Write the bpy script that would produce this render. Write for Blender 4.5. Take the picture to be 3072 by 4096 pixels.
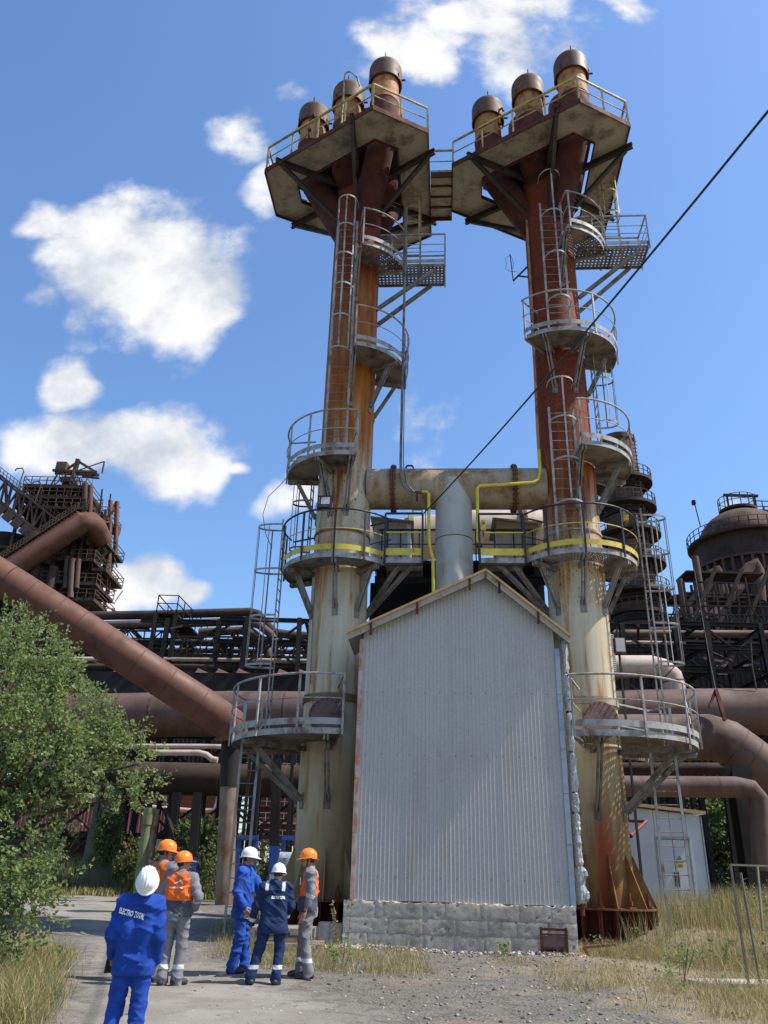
import bpy, math, random
import numpy as np
from mathutils import Vector, Matrix
from mathutils.bvhtree import BVHTree
R = math.radians
for o in list(bpy.data.objects): bpy.data.objects.remove(o)
S = bpy.context.scene
COL = S.collection
random.seed(7)
rng = np.random.default_rng(11)

# ------------------------------------------------------------------ camera
cam = bpy.data.cameras.new('camera'); co = bpy.data.objects.new('camera', cam); COL.objects.link(co)
S.camera = co
cam.sensor_fit = 'VERTICAL'; cam.sensor_height = 24.0; cam.lens = 24.0 * 792 / 1024
cam.clip_start = 0.1; cam.clip_end = 6000
PITCH, ROLL, EYE = R(24.5), R(1.6), 1.5
fw = Vector((0, math.cos(PITCH), math.sin(PITCH))); up0 = Vector((0, -math.sin(PITCH), math.cos(PITCH))); rt0 = Vector((1, 0, 0))
rt = rt0 * math.cos(ROLL) + up0 * math.sin(ROLL); up = up0 * math.cos(ROLL) - rt0 * math.sin(ROLL)
co.matrix_world = Matrix(((rt.x, up.x, -fw.x, 0), (rt.y, up.y, -fw.y, 0), (rt.z, up.z, -fw.z, EYE), (0, 0, 0, 1)))

# ------------------------------------------------------------------ sun and sky
TO_SUN = Vector((0.992, -0.153, 1.416)).normalized()
sun_el = math.asin(TO_SUN.z); sun_az = math.atan2(TO_SUN.x, TO_SUN.y)
sl = bpy.data.lights.new('sun', 'SUN'); so = bpy.data.objects.new('sun', sl); COL.objects.link(so)
sl.energy = 4.6; sl.angle = R(0.53); sl.color = (1.0, 0.95, 0.86)
so.rotation_euler = (-TO_SUN).to_track_quat('-Z', 'Y').to_euler()

W = bpy.data.worlds.new('World'); S.world = W; W.use_nodes = True
nt = W.node_tree; nt.nodes.clear()
def nd(nt, typ, **kw):
    n = nt.nodes.new(typ)
    for k, v in kw.items():
        if k == 'ins':
            for kk, vv in v.items():
                s = n.inputs[kk]
                if isinstance(vv, bpy.types.NodeSocket): nt.links.new(vv, s)
                else: s.default_value = vv
        else: setattr(n, k, v)
    return n
def mth(nt, op, a, b=0.0, c=0.0, clamp=False):
    n = nd(nt, 'ShaderNodeMath', operation=op, ins={0: a, 1: b, 2: c}); n.use_clamp = clamp
    return n.outputs[0]
def vmth(nt, op, a, b=(0, 0, 0), out=0):
    n = nd(nt, 'ShaderNodeVectorMath', operation=op, ins={0: a, 1: b}); return n.outputs[out]
def mixc(nt, f, a, b, mode='MIX'):
    n = nd(nt, 'ShaderNodeMix', data_type='RGBA', blend_type=mode)
    for i, v in ((0, f), (6, a), (7, b)):
        s = n.inputs[i]
        if isinstance(v, bpy.types.NodeSocket): nt.links.new(v, s)
        else: s.default_value = v if i == 0 else (*v[:3], 1)
    return n.outputs[2]
def sstep(nt, x, a, b, lo=0.0, hi=1.0):
    n = nd(nt, 'ShaderNodeMapRange', interpolation_type='SMOOTHSTEP', ins={0: x, 1: a, 2: b, 3: lo, 4: hi}); return n.outputs[0]
def noise(nt, vec, scale, detail=4.0, rough=0.55, dist=0.0, out=0):
    n = nd(nt, 'ShaderNodeTexNoise', ins={'Scale': scale, 'Detail': detail, 'Roughness': rough, 'Distortion': dist})
    if vec is not None: nt.links.new(vec, n.inputs['Vector'])
    return n.outputs[out]

sky = nd(nt, 'ShaderNodeTexSky', sky_type='NISHITA', sun_disc=False)
sky.sun_elevation = sun_el; sky.sun_rotation = sun_az
sky.air_density = 1.3; sky.dust_density = 0.9; sky.ozone_density = 9.5; sky.altitude = 100
bg_sky = nd(nt, 'ShaderNodeBackground', ins={'Color': sky.outputs[0], 'Strength': 0.15})
# cumulus: banks of cloud in the direction of view, broken up by fractal noise
tc = nd(nt, 'ShaderNodeTexCoord').outputs['Generated']
sep = nd(nt, 'ShaderNodeSeparateXYZ', ins={0: tc})
den = mth(nt, 'MAXIMUM', sep.outputs[1], 0.08)
px = mth(nt, 'DIVIDE', sep.outputs[0], den); pz = mth(nt, 'DIVIDE', sep.outputs[2], den)
P0 = nd(nt, 'ShaderNodeCombineXYZ', ins={0: px, 1: pz, 2: 0.0}).outputs[0]
wob = noise(nt, P0, 3.2, 3.0, 0.5, out=1)
wv = vmth(nt, 'SUBTRACT', wob, (0.5, 0.5, 0.5))
wv = vmth(nt, 'MULTIPLY', wv, (0.22, 0.22, 0.0))
P1 = vmth(nt, 'ADD', P0, wv)
banks = [(-0.385, 0.893, 0.179, 0.151, 1.25), (-0.289, 0.84, 0.095, 0.115, 1.25), (-0.462, 0.949, 0.129, 0.108, 1.2), (-0.563, 0.996, 0.054, 0.047, 0.7), (-0.42, 0.542, 0.185, 0.077, 1.05), (-0.482, 0.658, 0.072, 0.058, 1.1), (-0.346, 0.537, 0.092, 0.097, 1.1), (-0.277, 0.517, 0.043, 0.041, 0.9), (-0.534, 0.813, 0.047, 0.041, 0.55), (-0.475, 0.77, 0.039, 0.054, 0.4), (-0.007, 1.453, 0.106, 0.153, 0.7), (0.038, 1.363, 0.078, 0.071, 0.7), (0.221, 1.422, 0.114, 0.143, 0.85), (0.163, 1.542, 0.173, 0.101, 0.7), (0.301, 1.426, 0.062, 0.095, 0.7), (-0.257, 1.199, 0.057, 0.077, 0.7), (-0.235, 1.093, 0.029, 0.053, 0.6), (-0.194, 1.285, 0.029, 0.043, 0.3), (-0.326, 0.322, 0.079, 0.045, 1.3), (-0.257, 0.312, 0.045, 0.029, 0.9), (0.447, 1.568, 0.037, 0.065, 0.65), (0.493, 0.482, 0.046, 0.019, 0.5), (-0.232, 0.519, 0.02, 0.012, 0.5), (-0.155, 0.469, 0.032, 0.029, 0.5), (-0.124, 0.485, 0.032, 0.033, 0.45), (0.064, 0.612, 0.034, 0.032, 0.1)]
m = None
for (cx, cz, rx, rz, wgt) in banks:
    q = vmth(nt, 'SUBTRACT', P1, (cx, cz, 0)); q = vmth(nt, 'MULTIPLY', q, (1 / rx, 1 / rz, 1))
    ln = vmth(nt, 'LENGTH', q, out=1)
    v = mth(nt, 'MULTIPLY', mth(nt, 'SUBTRACT', 1.0, ln), wgt)
    v = mth(nt, 'MINIMUM', v, 0.62 * wgt)
    m = v if m is None else mth(nt, 'MAXIMUM', m, v)
front = sstep(nt, sep.outputs[1], 0.1, 0.3)
Pb = nd(nt, 'ShaderNodeCombineXYZ', ins={0: sep.outputs[0], 1: sep.outputs[1], 2: mth(nt, 'MULTIPLY', sep.outputs[2], 1.6)}).outputs[0]
back_m = mth(nt, 'SUBTRACT', noise(nt, Pb, 1.7, 2.0, 0.5), 0.60)
back_m = mth(nt, 'MULTIPLY', back_m, 2.2)
m = mth(nt, 'ADD', mth(nt, 'MULTIPLY', m, front), mth(nt, 'MULTIPLY', back_m, mth(nt, 'SUBTRACT', 1.0, front)))
f1 = noise(nt, P0, 5.5, 11.0, 0.57)
dens = mth(nt, 'ADD', m, mth(nt, 'MULTIPLY', mth(nt, 'SUBTRACT', f1, 0.5), 2.3))
P2 = vmth(nt, 'ADD', P0, (0.045, 0.06, 0))
f2 = noise(nt, P2, 6.0, 7.0, 0.6)
alpha = sstep(nt, dens, -0.08, 0.50)
lit = mth(nt, 'ADD', mth(nt, 'MULTIPLY', mth(nt, 'SUBTRACT', f1, f2), 2.2), 0.62)
g1 = noise(nt, P0, 2.6, 3.0, 0.5); g2 = noise(nt, vmth(nt, 'ADD', P0, (0.07, 0.10, 0)), 2.6, 3.0, 0.5)
lit = mth(nt, 'ADD', mth(nt, 'MULTIPLY', lit, 0.6), mth(nt, 'MULTIPLY', mth(nt, 'ADD', mth(nt, 'MULTIPLY', mth(nt, 'SUBTRACT', g1, g2), 2.6), 0.62), 0.4))
ccol = mixc(nt, sstep(nt, lit, 0.28, 0.80), (0.55, 0.62, 0.74), (1.0, 1.0, 1.0))
bg_cl = nd(nt, 'ShaderNodeBackground', ins={'Color': ccol, 'Strength': 0.71})
up_ok = sstep(nt, sep.outputs[2], 0.0, 0.08)
alpha = mth(nt, 'MULTIPLY', alpha, up_ok)
mx = nd(nt, 'ShaderNodeMixShader', ins={0: alpha, 1: bg_sky.outputs[0], 2: bg_cl.outputs[0]})
nd(nt, 'ShaderNodeOutputWorld', ins={0: mx.outputs[0]})

vs = S.view_settings
vs.view_transform = 'Standard'; vs.look = 'None'; vs.exposure = 0.50; vs.gamma = 1.0; vs.use_curve_mapping = False

# ------------------------------------------------------------------ mesh helpers
class MB:
    def __init__(s): s.v = []; s.f = []; s.m = []; s.mi = 0; s.p = []
    def add(s, vs, fs):
        b = len(s.v); s.v.extend([tuple(p) for p in vs]); s.p.append((b, len(s.v)))
        for f in fs: s.f.append([i + b for i in f]); s.m.append(s.mi)
        return s
    def hexa(s, c):   # eight corners: bottom ring, top ring
        return s.add(c, [(3, 2, 1, 0), (4, 5, 6, 7), (0, 1, 5, 4), (1, 2, 6, 5), (2, 3, 7, 6), (3, 0, 4, 7)])
    def box(s, x0, x1, y0, y1, z0, z1):
        return s.hexa([(x0, y0, z0), (x1, y0, z0), (x1, y1, z0), (x0, y1, z0), (x0, y0, z1), (x1, y0, z1), (x1, y1, z1), (x0, y1, z1)])
    def bar(s, p, q, w, h=None, up=(0, 0, 1), off=(0, 0)):
        h = w if h is None else h
        p, q = Vector(p), Vector(q); d = (q - p).normalized(); u = Vector(up)
        if abs(d.dot(u)) > 0.98: u = Vector((0, 1, 0)) if abs(d.y) < 0.9 else Vector((1, 0, 0))
        a = d.cross(u).normalized(); b = a.cross(d)
        o = a * off[0] + b * off[1]; p = p + o; q = q + o; a = a * w / 2; b = b * h / 2
        return s.hexa([p - a - b, p + a - b, p + a + b, p - a + b, q - a - b, q + a - b, q + a + b, q - a + b])
    def beam(s, p, q, w, h, t=0.014, up=(0, 0, 1)):    # I section
        s.bar(p, q, w, t, up, (0, h / 2 - t / 2)); s.bar(p, q, w, t, up, (0, -h / 2 + t / 2)); return s.bar(p, q, t, h - 2 * t, up)
    def twin(s, p, q, w, h, up=(0, 0, 1)):              # two channels with a gap
        s.bar(p, q, w * .36, h, up, (w * .32, 0)); return s.bar(p, q, w * .36, h, up, (-w * .32, 0))
    def tube(s, pts, r, n=8, cap=True):
        pts = [Vector(p) for p in pts]; k = len(pts); rs = r if isinstance(r, (list, tuple)) else [r] * k
        T = []
        for i in range(k):
            d = (pts[min(i + 1, k - 1)] - pts[max(i - 1, 0)])
            T.append(d.normalized() if d.length > 1e-9 else Vector((0, 0, 1)))
        u = Vector((0, 0, 1)) if abs(T[0].z) < 0.9 else Vector((1, 0, 0))
        a = T[0].cross(u).normalized(); V = []
        for i in range(k):
            a = (a - T[i] * a.dot(T[i])).normalized(); b = T[i].cross(a); sc = 1.0
            if 0 < i < k - 1:
                c = (pts[i] - pts[i - 1]).normalized().dot(T[i]); sc = 1.0 / max(c, 0.5)
            for j in range(n):
                th = 2 * math.pi * j / n; V.append(pts[i] + a * (rs[i] * math.cos(th)) + b * (rs[i] * math.sin(th)))
        F = []
        for i in range(k - 1):
            for j in range(n):
                F.append((i * n + j, i * n + (j + 1) % n, (i + 1) * n + (j + 1) % n, (i + 1) * n + j))
        if cap: F.append(tuple(range(n - 1, -1, -1))); F.append(tuple((k - 1) * n + j for j in range(n)))
        return s.add(V, F)
    def lathe(s, prof, n=32, c=(0, 0, 0), a0=0, a1=360):
        full = abs(a1 - a0) >= 359.9; m = n if full else n + 1; V = []
        for (r, z) in prof:
            for j in range(m):
                th = R(a0 + (a1 - a0) * j / n); V.append((c[0] + r * math.cos(th), c[1] + r * math.sin(th), c[2] + z))
        F = []
        for i in range(len(prof) - 1):
            for j in range(n):
                j2 = (j + 1) % m; F.append((i * m + j, i * m + j2, (i + 1) * m + j2, (i + 1) * m + j))
        return s.add(V, F)
    def sector(s, r0, r1, z0, z1, a0, a1, n=24, c=(0, 0)):   # solid arc plate
        if r0 < 1e-6: r0 = 1e-3
        V = []
        for j in range(n + 1):
            th = R(a0 + (a1 - a0) * j / n); cs, sn = math.cos(th), math.sin(th)
            for (r, z) in ((r0, z0), (r1, z0), (r1, z1), (r0, z1)): V.append((c[0] + r * cs, c[1] + r * sn, z))
        F = []
        for j in range(n):
            a = j * 4; b = a + 4
            for k in range(4):
                k2 = (k + 1) % 4; F.append((a + k, b + k, b + k2, a + k2) if a1 < a0 else (a + k2, b + k2, b + k, a + k))
        if abs(a1 - a0) < 359.9: F.append((0, 1, 2, 3)); F.append((n * 4 + 3, n * 4 + 2, n * 4 + 1, n * 4))
        return s.add(V, F)
    def prism(s, poly, z0, z1):
        n = len(poly); V = [(x, y, z0) for x, y in poly] + [(x, y, z1) for x, y in poly]
        F = [tuple(range(n - 1, -1, -1)), tuple(range(n, 2 * n))] + [(i, (i + 1) % n, n + (i + 1) % n, n + i) for i in range(n)]
        return s.add(V, F)
    def ring(s, outer, inner, z0, z1):     # plate with a hole, equal vertex counts
        n = len(outer); V = [(*p, z0) for p in outer] + [(*p, z0) for p in inner] + [(*p, z1) for p in outer] + [(*p, z1) for p in inner]
        F = []
        for i in range(n):
            j = (i + 1) % n
            F += [(i, n + i, n + j, j), (2 * n + i, 2 * n + j, 3 * n + j, 3 * n + i), (i, j, 2 * n + j, 2 * n + i), (n + j, n + i, 3 * n + i, 3 * n + j)]
        return s.add(V, F)
    def perf(s, grid, hole=0.5):   # grid[i][j] of points: each cell gets a square hole
        for i in range(len(grid) - 1):
            for j in range(len(grid[0]) - 1):
                q = [Vector(grid[i][j]), Vector(grid[i + 1][j]), Vector(grid[i + 1][j + 1]), Vector(grid[i][j + 1])]
                c = sum(q, Vector()) / 4; h = [c + (p - c) * hole for p in q]
                s.add(q + h, [(k, (k + 1) % 4, 4 + (k + 1) % 4, 4 + k) for k in range(4)])
        return s
    def mesh(s, name, mats, smooth=None):
        me = bpy.data.meshes.new(name)
        me.from_pydata(s.v, [], s.f)
        for mt in (mats if isinstance(mats, (list, tuple)) else [mats]): me.materials.append(mt)
        if any(s.m): me.polygons.foreach_set('material_index', s.m)
        me.update()
        if smooth: me.shade_smooth(); me.set_sharp_from_angle(angle=R(smooth))
        return me
    def groups(s):      # pieces that touch, by their boxes
        B = [(np.min(np.array(s.v[a:b]), 0) - .003, np.max(np.array(s.v[a:b]), 0) + .003) for a, b in s.p]; n = len(B); own = list(range(n))
        def root(i):
            while own[i] != i: i = own[i]
            return i
        if n <= 400:
            for i in range(n):
                for j in range(i):
                    if (B[i][0] <= B[j][1]).all() and (B[j][0] <= B[i][1]).all(): own[root(i)] = root(j)
        g = {}
        for i in range(n): g.setdefault(root(i), []).append(i)
        return list(g.values())
    def obj(s, name, mats, parent=None, smooth=None, loc=None, whole=False):
        gs = s.groups() if len(s.p) > 1 and not whole else [0]
        if 1 < len(gs) <= 12 and name not in ('screw_heads', 'flange_bolts', 'cap_spacers', 'rating_lines'):
            first = None
            for g in gs:
                q = MB()
                for i in g:
                    a, b = s.p[i]; k = len(q.v) - a; q.p.append((len(q.v), len(q.v) + b - a)); q.v += s.v[a:b]
                    for f, mi in zip(s.f, s.m):
                        if a <= f[0] < b: q.f.append([x + k for x in f]); q.m.append(mi)
                o = link(name, q.mesh(name, mats, smooth), parent, loc); first = first or o
            return first
        o = link(name, s.mesh(name, mats, smooth), parent, loc)
        if len(gs) > 1: o['kind'] = 'stuff'
        return o
def link(name, me, parent=None, loc=None, rot=None):
    o = bpy.data.objects.new(name, me); COL.objects.link(o)
    if parent is not None: o.parent = parent
    if loc is not None: o.location = loc
    if rot is not None: o.rotation_euler = rot
    return o
def tag(o, label, cat, group=None):
    o['label'] = label; o['category'] = cat
    if group: o['group'] = group
    return o
def thing(name, label, cat, loc=(0, 0, 0), rz=0.0, group=None):
    return tag(link(name, None, None, loc, (0, 0, rz)), label, cat, group)
def setting(o): o['kind'] = 'structure'; return o
def stuff(o): o['kind'] = 'stuff'; return o
def np_mesh(name, V, F, mats, mi=None, smooth=False):
    V = np.asarray(V, np.float32); F = np.asarray(F, np.int32); me = bpy.data.meshes.new(name); k = F.shape[1]
    me.vertices.add(len(V)); me.vertices.foreach_set('co', V.ravel())
    me.loops.add(F.size); me.loops.foreach_set('vertex_index', F.ravel())
    me.polygons.add(len(F)); me.polygons.foreach_set('loop_start', np.arange(0, F.size, k, dtype=np.int32))
    for mt in (mats if isinstance(mats, (list, tuple)) else [mats]): me.materials.append(mt)
    if mi is not None: me.polygons.foreach_set('material_index', np.asarray(mi, np.int32))
    me.update(calc_edges=True); me.validate()
    if smooth: me.shade_smooth()
    return me
def pol(r, a, z=None): return (r * math.cos(R(a)), r * math.sin(R(a))) if z is None else (r * math.cos(R(a)), r * math.sin(R(a)), z)
def AT(x, y, Y):     # site survey: point at depth Y seen at survey station coordinates x, y
    d = fw + rt * ((x - 829.5) / 1710.84) - up * ((y - 1106.0) / 1710.84); t = Y / d.y
    return (d.x * t, Y, EYE + d.z * t)
PLANT_RZ = R(-4); PLANT_O = Vector((0, 19.83, 0))
def pw(u, v, w):     # plant grid (along the shed front, back from it, up) to world
    c, s = math.cos(PLANT_RZ), math.sin(PLANT_RZ)
    return Vector((c * u - s * v, PLANT_O.y + s * u + c * v, w))

# ------------------------------------------------------------------ materials
def new_mat(name, rough=0.7, metal=0.0, spec=0.4):
    m = bpy.data.materials.new(name); m.use_nodes = True; nt = m.node_tree
    b = nt.nodes['Principled BSDF']; b.inputs['Roughness'].default_value = rough; b.inputs['Metallic'].default_value = metal
    b.inputs['Specular IOR Level'].default_value = spec
    return m, nt, b
def coords(nt, scale=(1, 1, 1), world=False):
    if world: v = nd(nt, 'ShaderNodeNewGeometry').outputs['Position']
    else: v = nd(nt, 'ShaderNodeTexCoord').outputs['Object']
    return vmth(nt, 'MULTIPLY', v, scale)
def bump(nt, b, h, strength=0.3, dist=0.02):
    n = nd(nt, 'ShaderNodeBump', ins={'Strength': strength, 'Distance': dist, 'Height': h}); nt.links.new(n.outputs[0], b.inputs['Normal'])
def weathered(name, base, dirt, amount=0.5, scale=2.0, streak=0.25, rough=0.75, metal=0.0, speck=None, speck_amt=0.0, bmp=0.25, spec=0.35):
    """paint or steel with streaks running down, blotches, small flecks and tone drift"""
    m, nt, b = new_mat(name, rough, metal, spec)
    c1 = coords(nt, (scale, scale, scale * streak)); c2 = coords(nt, (scale * .45,) * 3)
    n1 = noise(nt, c1, 2.2, 7, 0.65); n2 = noise(nt, c2, 1.6, 5, 0.6)
    s = mth(nt, 'ADD', mth(nt, 'MULTIPLY', n1, 0.55), mth(nt, 'MULTIPLY', n2, 0.45))
    lo = 0.72 - amount * 0.42
    f = sstep(nt, s, lo - 0.07, lo + 0.13)
    col = mixc(nt, f, base, dirt)
    n3 = noise(nt, coords(nt, (scale * 5,) * 3), 3.0, 5, 0.7)
    col = mixc(nt, mth(nt, 'MULTIPLY', sstep(nt, n3, 0.35, 0.75), 0.35), col, tuple(x * 0.55 for x in base))
    if speck:
        n4 = noise(nt, coords(nt, (scale * 2.5,) * 3), 4.0, 8, 0.75)
        t = 0.72 - speck_amt * 0.35
        lowf = noise(nt, coords(nt, (scale * .8, scale * .8, scale * .5)), 1.3, 3, 0.6)
        col = mixc(nt, mth(nt, 'MULTIPLY', sstep(nt, n4, t, t + 0.05), sstep(nt, lowf, 0.44, 0.58)), col, speck)
    nt.links.new(col, b.inputs['Base Color'])
    nt.links.new(sstep(nt, n2, 0.3, 0.7, rough - 0.12, min(1, rough + 0.12)), b.inputs['Roughness'])
    if bmp: bump(nt, b, n3, bmp, 0.01)
    return m
def plain(name, c, rough=0.6, metal=0.0, var=0.25, scale=3.0, spec=0.4):
    m, nt, b = new_mat(name, rough, metal, spec)
    n = noise(nt, coords(nt, (scale,) * 3), 2.0, 5, 0.6)
    nt.links.new(mixc(nt, sstep(nt, n, 0.3, 0.7), tuple(x * (1 - var) for x in c), tuple(min(1, x * (1 + var * .6)) for x in c)), b.inputs['Base Color'])
    return m
def shell_mat(name, rust_z, red_base):
    """tall stack shell: flaking cream paint low down, orange then dark red rust towards the top"""
    m, nt, b = new_mat(name, 0.78, 0.0, 0.3)
    pos = coords(nt); z = nd(nt, 'ShaderNodeSeparateXYZ', ins={0: pos}).outputs[2]; x = nd(nt, 'ShaderNodeSeparateXYZ', ins={0: pos}).outputs[0]
    st = noise(nt, coords(nt, (2.6, 2.6, 0.16)), 2.0, 8, 0.62); bl = noise(nt, coords(nt, (0.7, 0.7, 0.35)), 1.7, 5, 0.6)
    fine = noise(nt, coords(nt, (6, 6, 3)), 3.0, 8, 0.72)
    s = mth(nt, 'ADD', mth(nt, 'MULTIPLY', st, 0.6), mth(nt, 'MULTIPLY', bl, 0.4))
    zz = mth(nt, 'ADD', z, mth(nt, 'MULTIPLY', mth(nt, 'SUBTRACT', s, 0.5), 9.0))
    cream = mixc(nt, sstep(nt, st, 0.32, 0.72), (0.54, 0.475, 0.345), (0.42, 0.335, 0.20))
    cream = mixc(nt, sstep(nt, s, 0.51, 0.63), cream, (0.36, 0.165, 0.038))
    low = mixc(nt, sstep(nt, bl, 0.35, 0.6), (0.27, 0.16, 0.055) if red_base else (0.30, 0.21, 0.085), (0.16, 0.065, 0.02) if red_base else (0.18, 0.085, 0.026))
    lowx = mth(nt, 'MULTIPLY', sstep(nt, mth(nt, 'ADD', zz, mth(nt, 'MULTIPLY', x, -1.2)), 4.2, 1.6), 1.0 if red_base else 0.75)
    col = mixc(nt, lowx, cream, low)
    if red_base:
        redx = mth(nt, 'MULTIPLY', sstep(nt, z, 4.2, 2.0), sstep(nt, mth(nt, 'ABSOLUTE', mth(nt, 'SUBTRACT', x, 0.02)), 0.34, 0.08))
        col = mixc(nt, mth(nt, 'MULTIPLY', redx, 0.9), col, (0.25, 0.050, 0.014))
    orange = mixc(nt, sstep(nt, s, 0.38, 0.62), (0.32, 0.095, 0.018) if red_base else (0.42, 0.155, 0.022), (0.19, 0.042, 0.010) if red_base else (0.24, 0.060, 0.010))
    darkr = mixc(nt, sstep(nt, fine, 0.35, 0.65), (0.23, 0.046, 0.010), (0.11, 0.021, 0.008))
    col = mixc(nt, sstep(nt, zz, rust_z - 1.6, rust_z + 1.6), col, orange)
    col = mixc(nt, sstep(nt, zz, rust_z + (0.8 if red_base else 4.0), rust_z + (4.0 if red_base else 8.5)), col, darkr)
    # flaking where the paint gives way to rust
    fl = mth(nt, 'MULTIPLY', sstep(nt, fine, 0.57, 0.62), sstep(nt, mth(nt, 'ABSOLUTE', mth(nt, 'SUBTRACT', z, rust_z - 0.6)), 2.6, 0.6))
    col = mixc(nt, fl, col, (0.10, 0.030, 0.012))
    col = mixc(nt, mth(nt, 'MULTIPLY', sstep(nt, fine, 0.62, 0.68), 0.6), col, (0.11, 0.045, 0.02))
    nt.links.new(col, b.inputs['Base Color']); bump(nt, b, fine, 0.25, 0.012)
    return m
M = {}
M['shell_a'] = shell_mat('left_stack_paint_and_rust', 12.6, False)
M['shell_b'] = shell_mat('right_stack_paint_and_rust', 10.6, True)
M['duct'] = weathered('cream_duct_paint', (0.42, 0.34, 0.23), (0.25, 0.12, 0.045), 0.50, 1.6, 0.3, speck=(0.10, 0.035, 0.015), speck_amt=0.42)
M['vduct'] = weathered('grey_duct_paint', (0.47, 0.46, 0.42), (0.30, 0.24, 0.17), 0.30, 1.8, 0.14, speck=(0.12, 0.04, 0.015), speck_amt=0.22)
M['branch'] = weathered('branch_dark_rust', (0.085, 0.020, 0.009), (0.035, 0.012, 0.009), 0.5, 2.0, 0.6, 0.85)  # rust made darker in colour for the shade under the top deck
M['rust'] = weathered('dark_rust', (0.125, 0.030, 0.012), (0.05, 0.018, 0.012), 0.5, 2.0, 0.6, 0.85)
M['flange'] = weathered('flange_rust', (0.17, 0.055, 0.025), (0.06, 0.03, 0.025), 0.45, 3.0, 0.8, 0.8)
M['blind'] = weathered('brown_primer', (0.20, 0.12, 0.10), (0.10, 0.055, 0.045), 0.45, 3.0, 0.7, 0.75)
M['vent'] = weathered('vent_orange_rust', (0.50, 0.24, 0.09), (0.14, 0.045, 0.018), 0.50, 2.2, 0.5, 0.8)
M['cap'] = weathered('vent_cap_brown', (0.13, 0.062, 0.038), (0.27, 0.105, 0.035), 0.42, 1.6, 0.6, 0.68, spec=0.35)
M['galv'] = weathered('weathered_grey_paint', (0.37, 0.36, 0.335), (0.15, 0.10, 0.07), 0.48, 3.0, 0.5, 0.6)
M['dull'] = weathered('dirty_steel', (0.23, 0.21, 0.18), (0.09, 0.065, 0.05), 0.5, 3.0, 0.5, 0.8)
M['deck'] = weathered('dirty_deck_plate', (0.22, 0.205, 0.17), (0.06, 0.048, 0.038), 0.5, 1.2, 1.0, 0.85)
M['topdeck'] = weathered('stained_deck_plate', (0.36, 0.34, 0.27), (0.09, 0.075, 0.055), 0.50, 0.8, 1.0, 0.85, speck=(0.14, 0.07, 0.03), speck_amt=0.12)
M['black'] = plain('black_paint', (0.018, 0.018, 0.020), 0.45)
M['yellow'] = weathered('yellow_paint', (0.62, 0.49, 0.06), (0.30, 0.21, 0.07), 0.42, 4.0, 0.5, 0.55)
M['railtop'] = weathered('cream_rail_paint', (0.48, 0.38, 0.20), (0.10, 0.06, 0.035), 0.5, 2.5, 0.6, 0.7)
M['gaspipe'] = plain('yellow_gas_pipe', (0.66, 0.55, 0.05), 0.45, var=0.15)
M['beam'] = weathered('sooty_beam', (0.060, 0.050, 0.042), (0.035, 0.030, 0.027), 0.5, 2.0, 0.6, 0.8)
M['soot'] = weathered('soot_black_steel', (0.022, 0.017, 0.015), (0.010, 0.009, 0.008), 0.5, 0.5, 0.5, 0.9)  # sooty steel; this near-black also stands for deep shade behind the pipes
M['sootbrown'] = weathered('soot_brown_steel', (0.060, 0.038, 0.028), (0.023, 0.017, 0.014), 0.5, 0.4, 0.4, 0.9)
M['furn'] = weathered('furnace_rusty_steel', (0.115, 0.066, 0.046), (0.045, 0.028, 0.021), 0.5, 0.35, 0.5, 0.9)
M['brown'] = weathered('brown_pipe_paint', (0.135, 0.056, 0.033), (0.070, 0.028, 0.018), 0.45, 0.6, 0.5, 0.66, speck=(0.24, 0.10, 0.035), speck_amt=0.20, bmp=0.12)
M['mauve'] = weathered('dusty_mauve_pipe_paint', (0.128, 0.076, 0.060), (0.065, 0.034, 0.024), 0.46, 0.4, 0.45, 0.72, speck=(0.15, 0.062, 0.022), speck_amt=0.30, bmp=0.1)
M['beige'] = weathered('beige_pipe_paint', (0.46, 0.36, 0.29), (0.28, 0.18, 0.13), 0.4, 0.8, 0.4, 0.7)
M['wall'] = weathered('grey_coated_sheet', (0.47, 0.448, 0.405), (0.405, 0.375, 0.325), 0.40, 0.9, 0.10, 0.5, bmp=0.06)
M['trim_rust'] = weathered('rusted_corner_trim', (0.52, 0.46, 0.40), (0.42, 0.13, 0.03), 0.58, 2.5, 0.5, 0.7)
M['trim_blue'] = plain('blue_grey_trim', (0.27, 0.33, 0.38), 0.45, 0.0, 0.12)
M['verge'] = weathered('ochre_verge_board', (0.50, 0.33, 0.14), (0.26, 0.15, 0.06), 0.4, 3.0, 1.0, 0.75)
M['soffit'] = weathered('pale_soffit', (0.40, 0.34, 0.26), (0.15, 0.11, 0.08), 0.35, 3.0, 0.6, 0.8)
M['roofsheet'] = plain('roof_sheet', (0.35, 0.36, 0.36), 0.6)
M['concrete'] = weathered('stained_concrete', (0.50, 0.435, 0.355), (0.24, 0.205, 0.165), 0.52, 0.8, 0.30, 0.92, speck=(0.11, 0.10, 0.085), speck_amt=0.30, bmp=1.0)
M['concrete2'] = weathered('greyer_concrete', (0.355, 0.33, 0.285), (0.17, 0.155, 0.135), 0.42, 1.2, 0.35, 0.92, bmp=0.6)
M['concrete3'] = weathered('yellowish_concrete', (0.50, 0.43, 0.33), (0.22, 0.185, 0.135), 0.5, 1.1, 0.3, 0.92, speck=(0.10, 0.09, 0.08), speck_amt=0.3, bmp=0.6)
M['mortar'] = weathered('mortar', (0.40, 0.35, 0.285), (0.12, 0.105, 0.09), 0.5, 3.0, 1.0, 0.95, bmp=0.5)
M['foil'] = plain('crumpled_foil', (0.40, 0.40, 0.385), 0.45, 0.35, 0.35, 12.0)
M['hut'] = plain('light_grey_sheet', (0.50, 0.52, 0.53), 0.6, 0.0, 0.1, 1.0)
M['huttan'] = weathered('tan_corrugated', (0.55, 0.47, 0.35), (0.25, 0.18, 0.12), 0.4, 1.5, 0.3, 0.75)
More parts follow.
